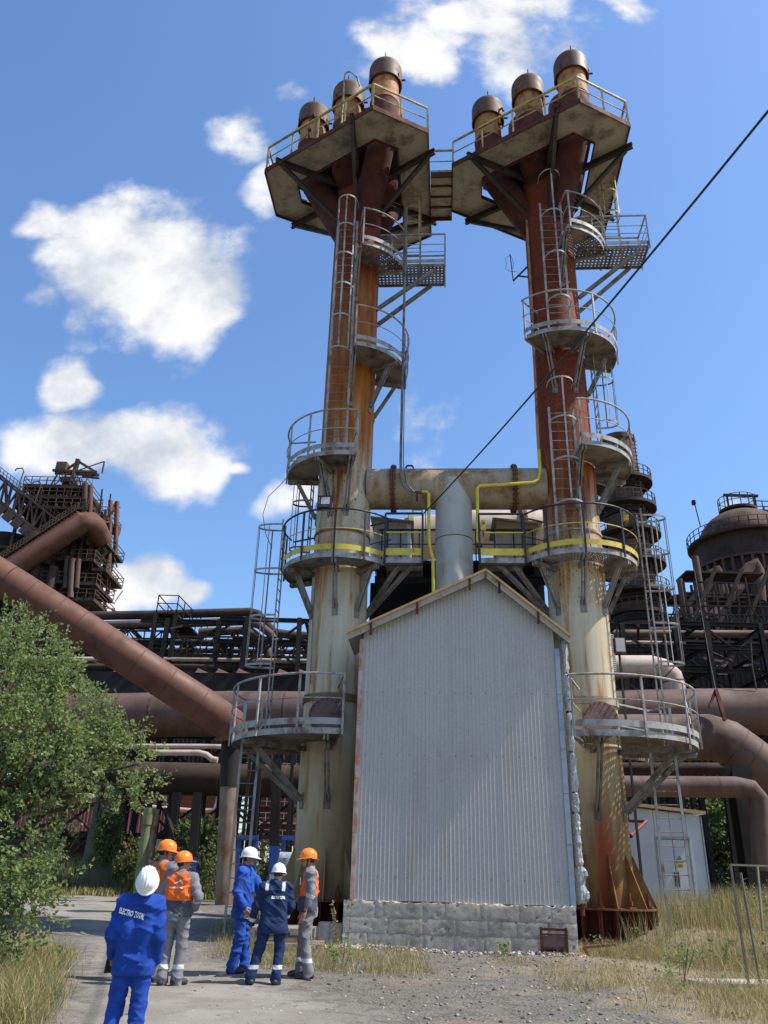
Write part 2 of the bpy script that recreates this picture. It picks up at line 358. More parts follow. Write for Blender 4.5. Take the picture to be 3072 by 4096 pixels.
M['red'] = weathered('faded_red_sheet', (0.27, 0.10, 0.105), (0.16, 0.055, 0.05), 0.45, 0.5, 0.3, 0.75)
M['redor'] = weathered('orange_red_sheet', (0.26, 0.075, 0.04), (0.15, 0.05, 0.04), 0.45, 0.5, 0.3, 0.75)
M['bluep'] = plain('blue_paint', (0.022, 0.07, 0.26), 0.5)
M['footing'] = weathered('dark_mossy_footing', (0.085, 0.09, 0.055), (0.04, 0.038, 0.028), 0.45, 1.0, 0.5, 0.9)  # olive in this dark base stands for patches of sun
M['greenpost'] = weathered('moss_green_post', (0.20, 0.22, 0.10), (0.10, 0.09, 0.05), 0.4, 2.0, 0.4, 0.85)
M['pillar'] = weathered('pillar_lime_and_rust', (0.21, 0.165, 0.11), (0.13, 0.045, 0.016), 0.58, 1.0, 0.3, 0.85)
M['pier'] = weathered('spalled_pier', (0.36, 0.32, 0.30), (0.17, 0.12, 0.10), 0.45, 1.0, 0.4, 0.95, bmp=0.5)
M['wood'] = weathered('grey_pallet_wood', (0.38, 0.31, 0.23), (0.20, 0.15, 0.11), 0.45, 5.0, 1.0, 0.9)
M['bark'] = weathered('bark', (0.09, 0.07, 0.05), (0.04, 0.032, 0.025), 0.5, 6.0, 0.3, 0.95, bmp=0.6)
M['olive'] = plain('olive_painted_tube', (0.15, 0.14, 0.075), 0.6)
M['greyeq'] = plain('equipment_grey', (0.30, 0.33, 0.34), 0.55)
M['glasslamp'] = plain('lamp_glass', (0.42, 0.41, 0.38), 0.15, 0.0, 0.2, 6.0, 0.6)
M['orangebox'] = plain('amber_box', (0.62, 0.36, 0.03), 0.5)
M['white'] = plain('white_print', (0.80, 0.80, 0.80), 0.6, var=0.05)
M['whitebag'] = plain('white_rubble_bag', (0.62, 0.61, 0.58), 0.8, var=0.3, scale=8)
M['redpipe'] = weathered('dull_red_pipe', (0.20, 0.06, 0.045), (0.10, 0.035, 0.03), 0.4, 4.0, 1.0, 0.7)
STK = 1.0538      # the stacks stand a little behind the pump house front: survey plane moved back to v = 2.75
def stk(u, v, w): return pw(1.383 + (u - 1.383) * STK, -19.782 + (v + 19.782) * STK, 1.5 + (w - 1.5) * STK)
def leaf_mat(name, c1, c2, tr=0.35):
    m = bpy.data.materials.new(name); m.use_nodes = True; nt = m.node_tree; nt.nodes.clear()
    rnd = noise(nt, coords(nt, (1, 1, 1), True), 1.3, 3, 0.6); r2 = noise(nt, coords(nt, (1, 1, 1), True), 14.0, 2, 0.6)
    f = mth(nt, 'ADD', mth(nt, 'MULTIPLY', rnd, 0.5), mth(nt, 'MULTIPLY', r2, 0.5))
    col = mixc(nt, sstep(nt, f, 0.36, 0.64), c1, c2)
    d = nd(nt, 'ShaderNodeBsdfPrincipled', ins={'Base Color': col, 'Roughness': 0.55, 'Specular IOR Level': 0.35})
    t = nd(nt, 'ShaderNodeBsdfTranslucent', ins={'Color': mixc(nt, 0.5, col, (c2[0] * 1.6, c2[1] * 1.6, c2[2]))})
    mx = nd(nt, 'ShaderNodeMixShader', ins={0: tr, 1: d.outputs[0], 2: t.outputs[0]})
    nd(nt, 'ShaderNodeOutputMaterial', ins={0: mx.outputs[0]}); return m
M['leaf'] = leaf_mat('broad_green_leaves', (0.125, 0.19, 0.062), (0.22, 0.285, 0.11), 0.42)
M['leafdark'] = leaf_mat('dark_green_leaves', (0.035, 0.065, 0.02), (0.075, 0.115, 0.035))
M['leafyel'] = leaf_mat('yellow_green_leaves', (0.12, 0.14, 0.035), (0.20, 0.20, 0.06))
M['weed'] = leaf_mat('weed_green', (0.09, 0.13, 0.04), (0.17, 0.20, 0.07))
M['straw'] = leaf_mat('dry_grass', (0.30, 0.22, 0.095), (0.46, 0.36, 0.18), 0.25)
M['dryweed'] = leaf_mat('brown_dry_stalks', (0.19, 0.14, 0.08), (0.30, 0.24, 0.14), 0.2)
# ------------------------------------------------------------------ ground (near part; far part is the same sheet)
def gh(x, y):
    """gentle unevenness of the yard; rises into a weedy bank right of the stack"""
    h = 0.035 * math.sin(0.9 * x + 0.4 * y) * math.sin(0.7 * y - 0.3 * x) + 0.02 * math.sin(1.9 * x + 1.1) * math.cos(1.6 * y)
    k = max(0.0, min(1.0, (x - 5.2) / 2.2)) * max(0.0, min(1.0, (y - 16.0) / 3.5))
    k = k * k * (3 - 2 * k)
    return h + 0.55 * k * max(0.0, min(1.0, (90 - y) / 50))

# ------------------------------------------------------------------ gable-fronted pump house
def build_shed():
    t = thing('pump_house', 'tall narrow grey corrugated pump house with lopsided gable and concrete base between two rusty stacks', 'building', PLANT_O, PLANT_RZ)
    uL, uR, ridge, zb, ze, zr = -0.43, 4.39, 2.72, 0.95, 7.02, 8.62
    def top(u):     # underside of the roof
        return ze + (u + 0.62) * (zr - ze) / (ridge + 0.62) if u < ridge else zr - (u - ridge) * (zr - ze) / (4.60 - ridge)
    edges = [uL, 0.64, 1.76, 2.90, 4.02, uR]
    for i in range(5):
        a, b = edges[i], edges[i + 1]; mb = MB(); n = max(2, int(round((b - a) / 0.094)))
        w = (b - a) / n; y0 = -0.006 * (i % 2); zlo = zb - (0.02, 0.0, 0.035, 0.01, 0.03)[i]; prof = []
        for k in range(n):
            u = a + k * w; d = 0.012
            prof += [(u, y0), (u + w * .60, y0), (u + w * .70, y0 - d), (u + w * .90, y0 - d)]
        prof.append((b, y0))
        if a < ridge < b:
            prof = sorted(prof + [(ridge, y0)])
        V = [(u, y, zlo) for u, y in prof] + [(u, y, top(u)) for u, y in prof]; m = len(prof)
        mb.add(V, [(k, k + 1, m + k + 1, m + k) for k in range(m - 1)])
        wp = mb.obj('wall_panel', M['wall'], t)
        sc = MB()
        for zz in (1.42, 4.1, 5.6):
            for k in range(1, n, 4):
                u = a + k * w + .03
                if zz < top(u) - .3: sc.lathe([(0, 0), (.012, 0), (.010, .012), (0, .014)], 6); sc.v[-24:] = [(u + p[0], y0 - p[2] - .001, zz + p[1]) for p in sc.v[-24:]]
        sc.obj('screw_heads', M['black'], wp)
    body = MB().prism([(uL + .02, .02), (uR - .02, .02), (uR - .02, 4.2), (uL + .02, 4.2)], zb - .02, ze - .12)
    body.obj('side_walls', M['wall'], t)
    # corner trims
    c = MB(); zz = zb - .01
    for k, z1 in enumerate((2.35, 3.55, 4.9, 6.15, 6.95)):
        c.bar((uL - .045, -.02, zz), (uL - .045, -.02, z1 - .008), .10, .05 + .006 * (k % 2), (0, 1, 0)); zz = z1
    c.obj('corner_trim', M['trim_rust'], t)['label'] = 'rust-streaked white corner trim'
    c = MB(); zz = zb - .03
    for k, z1 in enumerate((2.2, 3.3, 4.3, 5.6, 6.75)):
        c.bar((uR + .055, -.02, zz), (uR + .055, -.02, z1 - .008), .12, .05 + .006 * (k % 2), (0, 1, 0)); zz = z1
    c.obj('corner_trim', M['trim_blue'], t)['label'] = 'blue-grey corner trim'
    # roof: front bay overhangs, rear bay stops at the stacks
    for s, (ue, um) in (('l', (-0.84, -0.50)), ('r', (4.79, 4.52))):
        zf = lambda u: zr + .10 - abs(u - ridge) * ((zr - ze) / (ridge + .62) if s == 'l' else (zr - ze) / (4.60 - ridge))
        mb = MB()
        for (a, b0, y0, y1) in ((ridge, ue, -.24, 1.72), (ridge, um, 1.72, 4.3)):
            mb.hexa([(a, y0, zf(a) - .05), (b0, y0, zf(b0) - .05), (b0, y1, zf(b0) - .05), (a, y1, zf(a) - .05), (a, y0, zf(a)), (b0, y0, zf(b0)), (b0, y1, zf(b0)), (a, y1, zf(a))])
        rf = mb.obj('roof', M['roofsheet'], t)
        vb = MB().bar((ridge, -.25, zf(ridge) - .075), (ue, -.25, zf(ue) - .075), .03, .17)
        vb.obj('verge_board', M['soffit'], rf)
        cp = MB().bar((ridge, -.258, zf(ridge) + .035), (ue, -.258, zf(ue) + .035), .10, .06)
        cp.obj('verge_capping', M['verge'], rf)
        for q in ((.12, .50, .83) if s == 'l' else (.16, .62)):
            u = ridge + (ue - ridge) * q; z = zf(u)
            MB().box(u - .03, u + .03, -.282, -.20, z - .30, z + .05).obj('roof_clip', M['rust'], rf)
    # base of old blocks, three uneven courses
    core = MB().box(-.63, 4.46, -.062, 4.3, -.25, .895).obj('base_core', M['mortar'], t)
    rr = random.Random(3); courses = ((.60, .925, (-.66, .05, 1.12, 1.62, 2.40, 3.25, 3.95, 4.49)), (.292, .592, (-.66, .35, 1.12, 1.85, 2.55, 3.18, 3.85, 4.49)), (-.22, .285, (-.66, -.10, 1.15, 1.80, 2.48, 3.05, 3.70, 4.49)))
    for ci, (z0, z1, us) in enumerate(courses):
        for k in range(len(us) - 1):
            a, b = us[k] + .004, us[k + 1] - .004; y0 = -.070 - rr.uniform(0, .006); nx = max(3, int((b - a) / .05)); nz = 7
            mb = MB(); V = []
            for j in range(nz + 1):
                for i in range(nx + 1):
                    fx, fz = i / nx, j / nz; e = (.005 if i in (0, nx) else 0) + (.005 if j in (0, nz) else 0)
                    zt = z1 + (rr.uniform(-.035, .03) if (ci == 0 and j == nz) else 0)
                    V.append((a + (b - a) * fx, y0 + e + rr.uniform(-.004, .004) + (.022 if rr.random() < .03 else 0), z0 + (zt - z0) * fz))
            n1 = nx + 1
            F = [(j * n1 + i, j * n1 + i + 1, (j + 1) * n1 + i + 1, (j + 1) * n1 + i) for j in range(nz) for i in range(nx)]
            bl = len(V)
            V += [(a, .30, z0), (b, .30, z0), (b, .30, z1), (a, .30, z1)]
            F += [(nz * n1, ) + tuple(nz * n1 + i for i in range(1, nx + 1)) + (bl + 2, bl + 3)]
            F += [tuple(j * n1 for j in range(nz, -1, -1)) + (bl, bl + 3)][:1]
            F += [tuple(j * n1 + nx for j in range(nz + 1)) + (bl + 2, bl + 1)]
            mb.add(V, F); mb.obj('concrete_block', M['concrete3'] if (k + 2 * ci) % 5 == 3 else M['concrete'], t, 30)
build_shed()

# foil-wrapped pipe running down the right corner of the pump house
def foil_pipe():
    t = thing('insulated_pipe', 'vertical pipe wrapped in crumpled silver foil at the right corner of the pump house', 'pipe', pw(4.66, .14, 0), PLANT_RZ)
    MB().tube([(0, 0, .75), (0, 0, 7.0)], .05, 8).obj('pipe', M['rust'], t)
    rr = random.Random(5); z = .98
    while z < 6.9:
        h = rr.uniform(.45, .95); mb = MB(); n = 18; pr = []; r0 = rr.uniform(.085, .12)
        for i in range(9):
            f = i / 8; pr.append((r0 * (0.86 if i in (0, 8) else 1.0) * rr.uniform(.86, 1.12), z + h * f))
        mb.lathe(pr, n); mb.v = [(x * rr.uniform(.84, 1.14), y * rr.uniform(.84, 1.14), zz + rr.uniform(-.03, .03)) for x, y, zz in mb.v]
        mb.obj('foil_sleeve', M['foil'], t); z += h + rr.uniform(0, .02)
    for z0 in (1.5, 1.05):
        mb = MB(); mb.lathe([(.02, 0), (.06, .05), (.05, .16), (.01, .2)], 8, (.11, -.05, z0)); mb.v = [(x + rr.uniform(-.02, .02), y, z + rr.uniform(-.02, .02)) for x, y, z in mb.v]
        mb.obj('torn_foil', M['foil'], t)
foil_pipe()

# ------------------------------------------------------------------ the two stacks
SEAMS = [0.88, 2.55, 5.48, 8.25, 10.95, 14.3, 17.6, 20.4, 24.05]
def i_posts(deck, pts, z0, z1, mt, w=.05):
    for (x, y) in pts: MB().bar((x, y, z0), (x, y, z1), w, w * .8, (x, y, 0.001)).obj('railing_post', mt, deck)
def arc_pts(r, a0, a1, z, n=28): return [pol(r, a0 + (a1 - a0) * i / n, z) for i in range(n + 1)]
def strip(mb, pts, w, t):       # flat bar on edge along points
    for p, q in zip(pts, pts[1:]): mb.bar(p, q, t, w)
    return mb
def platform(t, z, rad, a0, a1, brackets, posts, rail=None, toe='galv', railm='galv', midm='galv', perf=False, h=1.4, drop=1.3, ext=None):
    d = MB(); r0 = .82; n = max(8, int(abs(a1 - a0) / 7))
    if perf:
        g = []; nr = 9 if rad < 2 else 18
        for i in range(nr + 1):
            rr = r0 + (rad - .05 - r0) * i / nr
            g.append([pol(rr, a0 + (a1 - a0) * j / (int(abs(a1 - a0) / (4 if rad < 2 else 3))), z + .10) for j in range(int(abs(a1 - a0) / (4 if rad < 2 else 3)) + 1)])
        d.perf(g, .36)
    else: d.sector(r0, rad - .02, z + .08, z + .105, a0, a1, n)
    deck = d.obj('platform', M['deck'], t, whole=True)
    MB().sector(rad - .012, rad, z, z + .14, a0, a1, n).obj('rim_channel', M['galv'], deck, 40)
    rr = rad + .07; ra0, ra1 = rail if rail else (a0, a1)
    MB().sector(rr - .03, rr - .02, z + .21, z + .36, ra0, ra1, n).obj('toe_plate', M[toe], deck, 40)
    i_posts(deck, [pol(rr, a) for a in posts], z - .02, z + h, M[railm])
    MB().tube(arc_pts(rr, ra0, ra1, z + h), .028, 8).obj('handrail', M[railm], deck, 60)
    MB().tube(arc_pts(rr, ra0, ra1, z + .82), .014, 6).obj('middle_rail', M[midm], deck, 60)
    for a in brackets:
        b = MB(); up = (0, 0, 1)
        b.twin(pol(.80, a, z - .07), pol(rad - .02, a, z - .07), .13, .12)
        b.twin(pol(rad - .32, a, z - .10), pol(.83, a, z - drop), .13, .11)
        b.bar(pol(.815, a, z - drop - .22), pol(.815, a, z - drop + .12), .16, .03, pol(1, a, 0))
        b.obj('bracket', M['dull'], deck)
    for a in (a0, a1):      # radial end rails back to the shell
        e = MB(); e.bar(pol(rr, a, z + h), pol(1.0, a, z + h), .04); e.bar(pol(rr, a, z + .82), pol(1.0, a, z + .82), .025)
        e.bar(pol(rad - .01, a, z + .05), pol(.8, a, z + .05), .05, .13)
        e.obj('end_rail', M[railm], deck)
    return deck
def rect_platform(t, x0, x1, y0, y1, z, struts, mt='galv', h=1.4):
    nx, ny = int((x1 - x0) / .125), int((y1 - y0) / .125)
    g = [[(x0 + (x1 - x0) * i / nx, y0 + (y1 - y0) * j / ny, z + .06) for j in range(ny + 1)] for i in range(nx + 1)]
    deck = MB().perf(g, .42).obj('platform', M['deck'], t, whole=True)
    f = MB(); f.box(x0, x1, y0 - .03, y0, z, z + .12); f.box(x0, x1, y1, y1 + .03, z, z + .12); f.box(x0 - .03, x0, y0, y1, z, z + .12); f.box(x1, x1 + .03, y0, y1, z, z + .12)
    f.box((x0 + x1) / 2 - .02, (x0 + x1) / 2 + .02, y0, y1, z - .04, z + .05)
    f.obj('deck_frame', M['dull'], deck)
    tp = MB(); tp.box(x0 + .1, x1 + .04, y0 - .05, y0 - .035, z + .16, z + .30); tp.box(x1 + .04, x1 + .055, y0, y1, z + .16, z + .30)
    tp.obj('toe_plate', M[mt], deck)
    i_posts(deck, [(x0 + .5, y0 - .05), (x1 + .05, y0 - .05), (x1 + .05, y1 + .05), (x0 + .9, y1 + .05)], z - .02, z + h, M[mt])
    for zz, w in ((z + h, .045), (z + .95, .02), (z + .62, .02)):
        r = MB(); r.bar((x0 + .1, y0 - .05, zz), (x1 + .05, y0 - .05, zz), w); r.bar((x1 + .05, y0 - .05, zz), (x1 + .05, y1 + .05, zz), w); r.bar((x1 + .05, y1 + .05, zz), (x0 + .9, y1 + .05, zz), w)
        r.obj('handrail' if w > .03 else 'middle_rail', M[mt], deck)
    for p, q in struts:
        MB().twin(p, q, .12, .11).obj('strut', M['dull'], deck)
    return deck
def ladder(t, x, y, z0, z1, ang, w=.5, cage=None, mt='galv', cr=.38, hoops=None, bars=5):
    """vertical ladder; ang is the side the climber and the safety cage are on"""
    dx, dy = math.cos(R(ang)), math.sin(R(ang)); sx, sy = -dy, dx
    l = MB()
    for s in (-1, 1): l.bar((x + sx * s * w / 2, y + sy * s * w / 2, z0), (x + sx * s * w / 2, y + sy * s * w / 2, z1), .065, .03, (dx, dy, 0))
    ld = l.obj('ladder', M[mt], t); z = z0 + .25; rm = None
    while z < z1 - .05:
        if rm is None:
            rm = MB().tube([(-sx * w / 2, -sy * w / 2, 0), (sx * w / 2, sy * w / 2, 0)], .014, 6).mesh('rung', M['dull'])
        link('rung', rm, ld, (x, y, z)); z += .31
    if cage:
        c0, c1, nh = cage; a = w / 2 + .02
        pts = [(-a, 0), (-a, .18)] + [(-a * math.cos(R(180 * i / 10)) * 1.0, .22 + (cr + .05) * math.sin(R(180 * i / 10))) for i in range(11)] + [(a, .18), (a, 0)]
        hm = strip(MB(), [(sx * p + dx * q, sy * p + dy * q, 0) for p, q in pts], .055, .012).mesh('cage_hoop', M[mt])
        for i in range(nh): link('cage_hoop', hm, ld, (x, y, c0 + (c1 - c0) * i / (nh - 1)))
        for i in range(bars):
            p, q = pts[2 + int(round((i + .5) * 10 / bars))] if bars > 1 else pts[7]
            MB().bar((x + sx * p + dx * q, y + sy * p + dy * q, c0), (x + sx * p + dx * q, y + sy * p + dy * q, c1), .05, .012, (sx * p + dx * q, sy * p + dy * q, 0)).obj('cage_bar', M[mt], ld)
    return ld
def tri_poly(dl, ds, up=0):     # triangle with cut corners; long sides face -121, -1, 119 degrees
    out = []
    for k in range(3):
        c = -61 + 120 * k; y = (dl - ds * .5) / math.sin(R(60))
        for s in (-1, 1):
            out.append((ds * math.cos(R(c)) - s * y * math.sin(R(c)), ds * math.sin(R(c)) + s * y * math.cos(R(c))))
    return out
ZT = 24.3
def vent_head(t, x, y, seed):
    rr = random.Random(seed)
    p = MB(); p.lathe([(.50, .55), (.50, 3.6), (.47, 3.6), (.47, .55)], 36, (x, y, ZT - .1)); p.lathe([(.50, 0), (.53, 0), (.53, .10), (.50, .10)], 36, (x, y, ZT + 2.12))
    pipe = p.obj('vent_pipe', M['vent'], t, 40)
    MB().lathe([(.50, .5), (.515, .5), (.52, 1.3), (.515, 2.2), (.50, 2.2)], 36, (x, y, ZT - .05)).obj('lower_sleeve', M['rust'], pipe, 40)
    c = MB(); prof = [(.57, 0), (.60, .0), (.60, .70)]
    for i in range(1, 10): prof.append((.60 * math.cos(R(10 * i)), .70 + .45 * math.sin(R(10 * i))))
    c.lathe(prof + [(.02, 1.15)], 40, (x, y, ZT + 3.18)); c.lathe([(.57, .0), (.57, .68), (.4, 1.0), (.0, 1.1)], 40, (x, y, ZT + 3.18)); c.lathe([(.60, .0), (.612, .0), (.612, .06), (.60, .06)], 40, (x, y, ZT + 3.18))
    cap = c.obj('vent_cap', M['cap'], pipe, 50)
    b = MB()
    for k in range(8): b.bar(pol(.50, 45 * k + 10, 0), pol(.59, 45 * k + 10, 0), .03, .14)
    b.v = [(v[0] + x, v[1] + y, v[2] + ZT + 3.25) for v in b.v]; b.obj('cap_spacers', M['flange'], pipe)
    l = MB()
    for k, a in enumerate((-150, -30, 60)):
        q = pol(.60, a + rr.uniform(-20, 20)); l.box(x + q[0] - .015, x + q[0] + .015, y + q[1] - .05, y + q[1] + .05, ZT + 3.25, ZT + 3.4)
    l.bar((x, y - .35, ZT + 4.05), (x, y - .35, ZT + 4.50), .03, .05); l.tube([(x + .60, y - .1, ZT + 3.35), (x + .74, y - .1, ZT + 3.35)], .035, 8)
    l.obj('lifting_lugs', M['rust'], pipe)
def stack(side, label):
    L = side == 'left'; ax = -1.32 if L else 5.36
    t = thing('vent_stack', label, 'chimney stack', stk(ax, 1.6, 0), PLANT_RZ, 'twin rusty vent stacks'); t.scale = (STK,) * 3
    sm = M['shell_a'] if L else M['shell_b']
    # foundation ring
    MB().sector(.6, 1.36, .14, .18, 0, 360, 48).obj('base_ring', M['rust'], t)
    tr = MB().sector(.78, 1.30, .86, .90, 0, 360, 48).obj('base_ring', M['flange'], t)
    stf = MB().bar((.79, 0, .18), (.79, 0, .86), .012, .012).box(.80, 1.26, -.012, .012, .18, .86).mesh('stiffener', M['rust'])
    for k in range(20): link('stiffener', stf, t, None, (0, 0, R(18 * k + 4)))
    MB().lathe([(.80, .18), (.80, .86)], 40).obj('skirt', M['rust'], t, 40)
    gm = MB(); gm.add([(.79, -.012, .90), (1.27, -.012, .90), (.82, -.012, 2.02), (.79, -.012, 2.02), (.79, .012, .90), (1.27, .012, .90), (.82, .012, 2.02), (.79, .012, 2.02)], [(0, 1, 2, 3), (7, 6, 5, 4), (0, 4, 5, 1), (1, 5, 6, 2), (2, 6, 7, 3)])
    gms = gm.mesh('gusset_plate', sm)
    for k in range(10): link('gusset_plate', gms, t, None, (0, 0, R(36 * k - 12)))
    bm_ = MB(); bm_.tube([(0, 0, .2), (0, 0, 1.22)], .032, 8); bm_.lathe([(0, .96), (.065, .96), (.065, 1.06), (0, 1.06)], 6); bm_.box(-.10, .10, -.09, .09, .90, .935)
    bms = bm_.mesh('anchor_bolt', M['flange'])
    for k in range(10): link('anchor_bolt', bms, t, pol(1.12, 36 * k + 6, 0), (0, 0, R(36 * k + 6)))
    # shell courses with weld seams
    for a, b in zip(SEAMS, SEAMS[1:]):
        c = MB(); c.lathe([(.80, a), (.80, b - .008), (.795, b - .004), (.795, b)], 64)
        c.obj('shell_course', sm, t, 40)
    MB().lathe([(.80, 24.05), (.80, 24.1), (.68, 24.4), (.4, 24.6), (0, 24.65)], 48).obj('shell_head', M['rust'], t, 50)
    hb = MB().sector(.80, .845, 5.55, 5.74, 0, 360, 48); hb.sector(.80, .83, 10.35, 10.42, 0, 360, 48)
    hb.obj('hoop_band', M['pillar'] if L else M['duct'], t, 40)
    # blanked-off nozzle
    na = -93 if L else -80
    nz = MB(); d = Vector((math.cos(R(na)), math.sin(R(na)), 0)); cz = 5.12
    nz.tube([d * .55 + Vector((0, 0, cz)), d * .93 + Vector((0, 0, cz))], .40, 36)
    nozzle = nz.obj('nozzle', sm, t, 40)
    MB().tube([d * .93 + Vector((0, 0, cz)), d * .985 + Vector((0, 0, cz))], .46, 40).obj('blind_flange', M['blind'], nozzle, 40)
    sd = Vector((-d.y, d.x, 0)); bo = MB()
    for k in range(20):
        q = d * .985 + Vector((0, 0, cz)) + sd * (.415 * math.cos(R(18 * k))) + Vector((0, 0, .415 * math.sin(R(18 * k))))
        bo.tube([q - d * .1, q + d * .045], .018, 6)
    bo.obj('flange_bolts', M['flange'], nozzle)
    rs = -1.32 - ax
    if L:
        platform(t, 4.42, 2.60, -78, -196, (-86, -140, -188), (-78, -101, -126, -150, -172, -195))
        platform(t, 9.20, 1.65, -30, -205, (-150, -90, -45, -200), (-36, -62, -90, -122, -160, -190), rail=(-36, -200), toe='yellow', railm='black', midm='yellow', perf=False, drop=1.15)
        platform(t, 12.28, 1.75, -74, -186, (-78, -112, -176), (-74, -120, -150, -183), drop=1.25, h=1.45)
        platform(t, 16.03, 1.80, -80, 22, (-80, -30, 14), (-80, -8, 20), drop=1.35, h=1.45)
        platform(t, 20.05, 1.75, -78, -12, (-80,), (-77, -14), drop=1.35, h=1.5, perf=True)
        rect_platform(t, .76, 3.03, -.40, .55, 20.2, (((2.75, -.30, 20.17), (.78, -.2, 18.6)), ((2.6, .5, 20.17), (.72, .3, 18.3))))
        ladder(t, -2.02, -.62, .12, 5.5, -90, .44, None)
        ladder(t, -1.74, -.05, 4.5, 10.9, 180, .46, (6.6, 10.75, 4), bars=4, cr=.50)
        ladder(t, -1.0, .1, 9.3, 13.4, 180, .42, (10.1, 13.1, 3), bars=3, cr=.30, mt='dull')
        ladder(t, -.22, -1.03, 12.4, 21.7, -90, .64, (16.1, 22.3, 6), bars=3, cr=.34)
        ladder(t, 1.92, .40, 20.3, 25.5, -90, .58, (21.8, 24.0, 4), bars=2, cr=.26, mt='railtop')
        xs = (1.45, 2.40)
    else:
        platform(t, 4.47, 2.65, -108, 40, (-94, -38, -4), (-107, -72, -42, -22, 2, 32), drop=1.45, perf=True)
        platform(t, 9.33, 1.70, -152, 30, (-140, -90, -42, -8), (-150, -122, -90, -52, -12, 24), toe='yellow', railm='black', midm='yellow', perf=True, drop=1.15)
        platform(t, 12.50, 1.85, -88, 30, (-84, -26, 14), (-86, -10, 24), drop=1.25, h=1.45)
        platform(t, 16.45, 1.80, -132, 16, (-112, -68, -20), (-130, -62, 0), drop=1.35, h=1.45)
        platform(t, 20.5, 1.80, -80, -14, (-80,), (-78, -15), drop=1.35, h=1.5, perf=True)
        rect_platform(t, .84, 3.10, -.68, .26, 20.55, (((2.8, -.60, 20.52), (.78, -.25, 18.9)), ((2.7, .2, 20.52), (.75, .2, 18.6))))
        ladder(t, 1.68, -.60, .45, 5.5, -90, .60, None)
        ladder(t, 1.86, -.35, 4.55, 11.1, 0, .46, (6.7, 10.9, 5), bars=4, cr=.46)
        ladder(t, -.24, -1.05, 9.4, 14.2, -90, .70, (10.9, 14.9, 4), bars=1, cr=.32)
        ladder(t, 1.0, -.22, 12.6, 17.6, 0, .44, (14.1, 17.2, 3), bars=4, cr=.34)
        ladder(t, -.06, -1.03, 16.5, 22.3, -90, .68, (17.9, 23.2, 4), bars=1, cr=.36)
        ladder(t, 2.15, .02, 20.6, 25.7, -90, .56, (22.4, 24.4, 3), bars=2, cr=.30, mt='railtop')
        xs = (1.5, 2.5)
    # branching head
    for a in (-61, 59, 179):
        MB().tube([pol(.12, a, 21.5), pol(1.50, a, 24.15), pol(1.80, a, 24.75), pol(1.93, a, 25.25)], .48, 28).obj('branch_pipe', M['branch'], t, 50)
    for a in (-121, -1, 119):
        MB().tube([pol(.40, a, 23.9), pol(.94, a, 24.35), pol(.97, a, 24.95)], .47, 24).obj('branch_pipe', M['branch'], t, 50)
    outer = tri_poly(2.55, 3.32); inner = tri_poly(1.50, 2.24)
    dk = MB(); dk.ring(outer, inner, ZT - .03, ZT); deck = dk.obj('top_platform', M['topdeck'], t)
    MB().prism([(x * .97, y * .97) for x, y in inner], ZT + .30, ZT + .33).obj('inner_cover', M['soot'], deck)  # added dark sheet closing the opening, standing for its shaded inside
    e = MB()
    for i in range(6):
        p, q = outer[i], outer[(i + 1) % 6]; e.bar((*p, ZT - .04), (*q, ZT - .04), .035, .20)
        p, q = inner[i], inner[(i + 1) % 6]; e.bar((*p, ZT - .06), (*q, ZT - .06), .025, .16)
    e.obj('edge_channel', M['rust'], deck)
    for k in range(6):
        a = -152 + 60 * k + (2 if k % 2 else 0); re = 3.22 if k % 2 == 0 else 3.22
        b = MB(); b.beam(pol(.8, a, ZT - .16), pol(re, a, ZT - .16), .13, .22)
        b.beam(pol(re - .25, a, ZT - .26), pol(.82, a, ZT - 1.85), .12, .14)
        b.obj('bracket', M['beam'], deck)
    rl = tri_poly(2.52, 3.28)
    for i in range(6):
        p, q = Vector(rl[i]), Vector(rl[(i + 1) % 6]); n = 4 if (q - p).length > 3 else 2
        for k in range(n):
            w = p + (q - p) * k / n
            MB().bar((w.x, w.y, ZT), (w.x, w.y, ZT + 1.12), .055, .055).obj('railing_post', M['railtop'], deck)
        for z, w in ((ZT + 1.12, .06), (ZT + .58, .028)):
            MB().bar((p.x, p.y, z), (q.x, q.y, z), w, w).obj('handrail' if w > .05 else 'middle_rail', M['railtop'], deck)
    # worn yellow lengths of handrail
    p, q = Vector(rl[4 if False else 0]), Vector(rl[5]); yb = MB()
    for f0, f1 in ((.03, .22), (.34, .50), (.60, .78)):
        u = p + (q - p) * f0; v = p + (q - p) * f1; yb.bar((u.x, u.y, ZT + 1.13), (v.x, v.y, ZT + 1.13), .072, .075)
    yb.obj('painted_rail', M['yellow'], deck)
    for k, a in enumerate((-61, 59, 179)): vent_head(t, *pol(1.93, a), k + 10 * L)
    for k, a in enumerate((-121, -1, 119)): vent_head(t, *pol(.97, a), 5 + k + 10 * L)
    return t
TA = stack('left', 'orange-rusted vent stack with cream lower half and a black floodlight on its railing')
TB = stack('right', 'dark red-rusted vent stack with red-streaked foot and dots of sunlight on its shell')

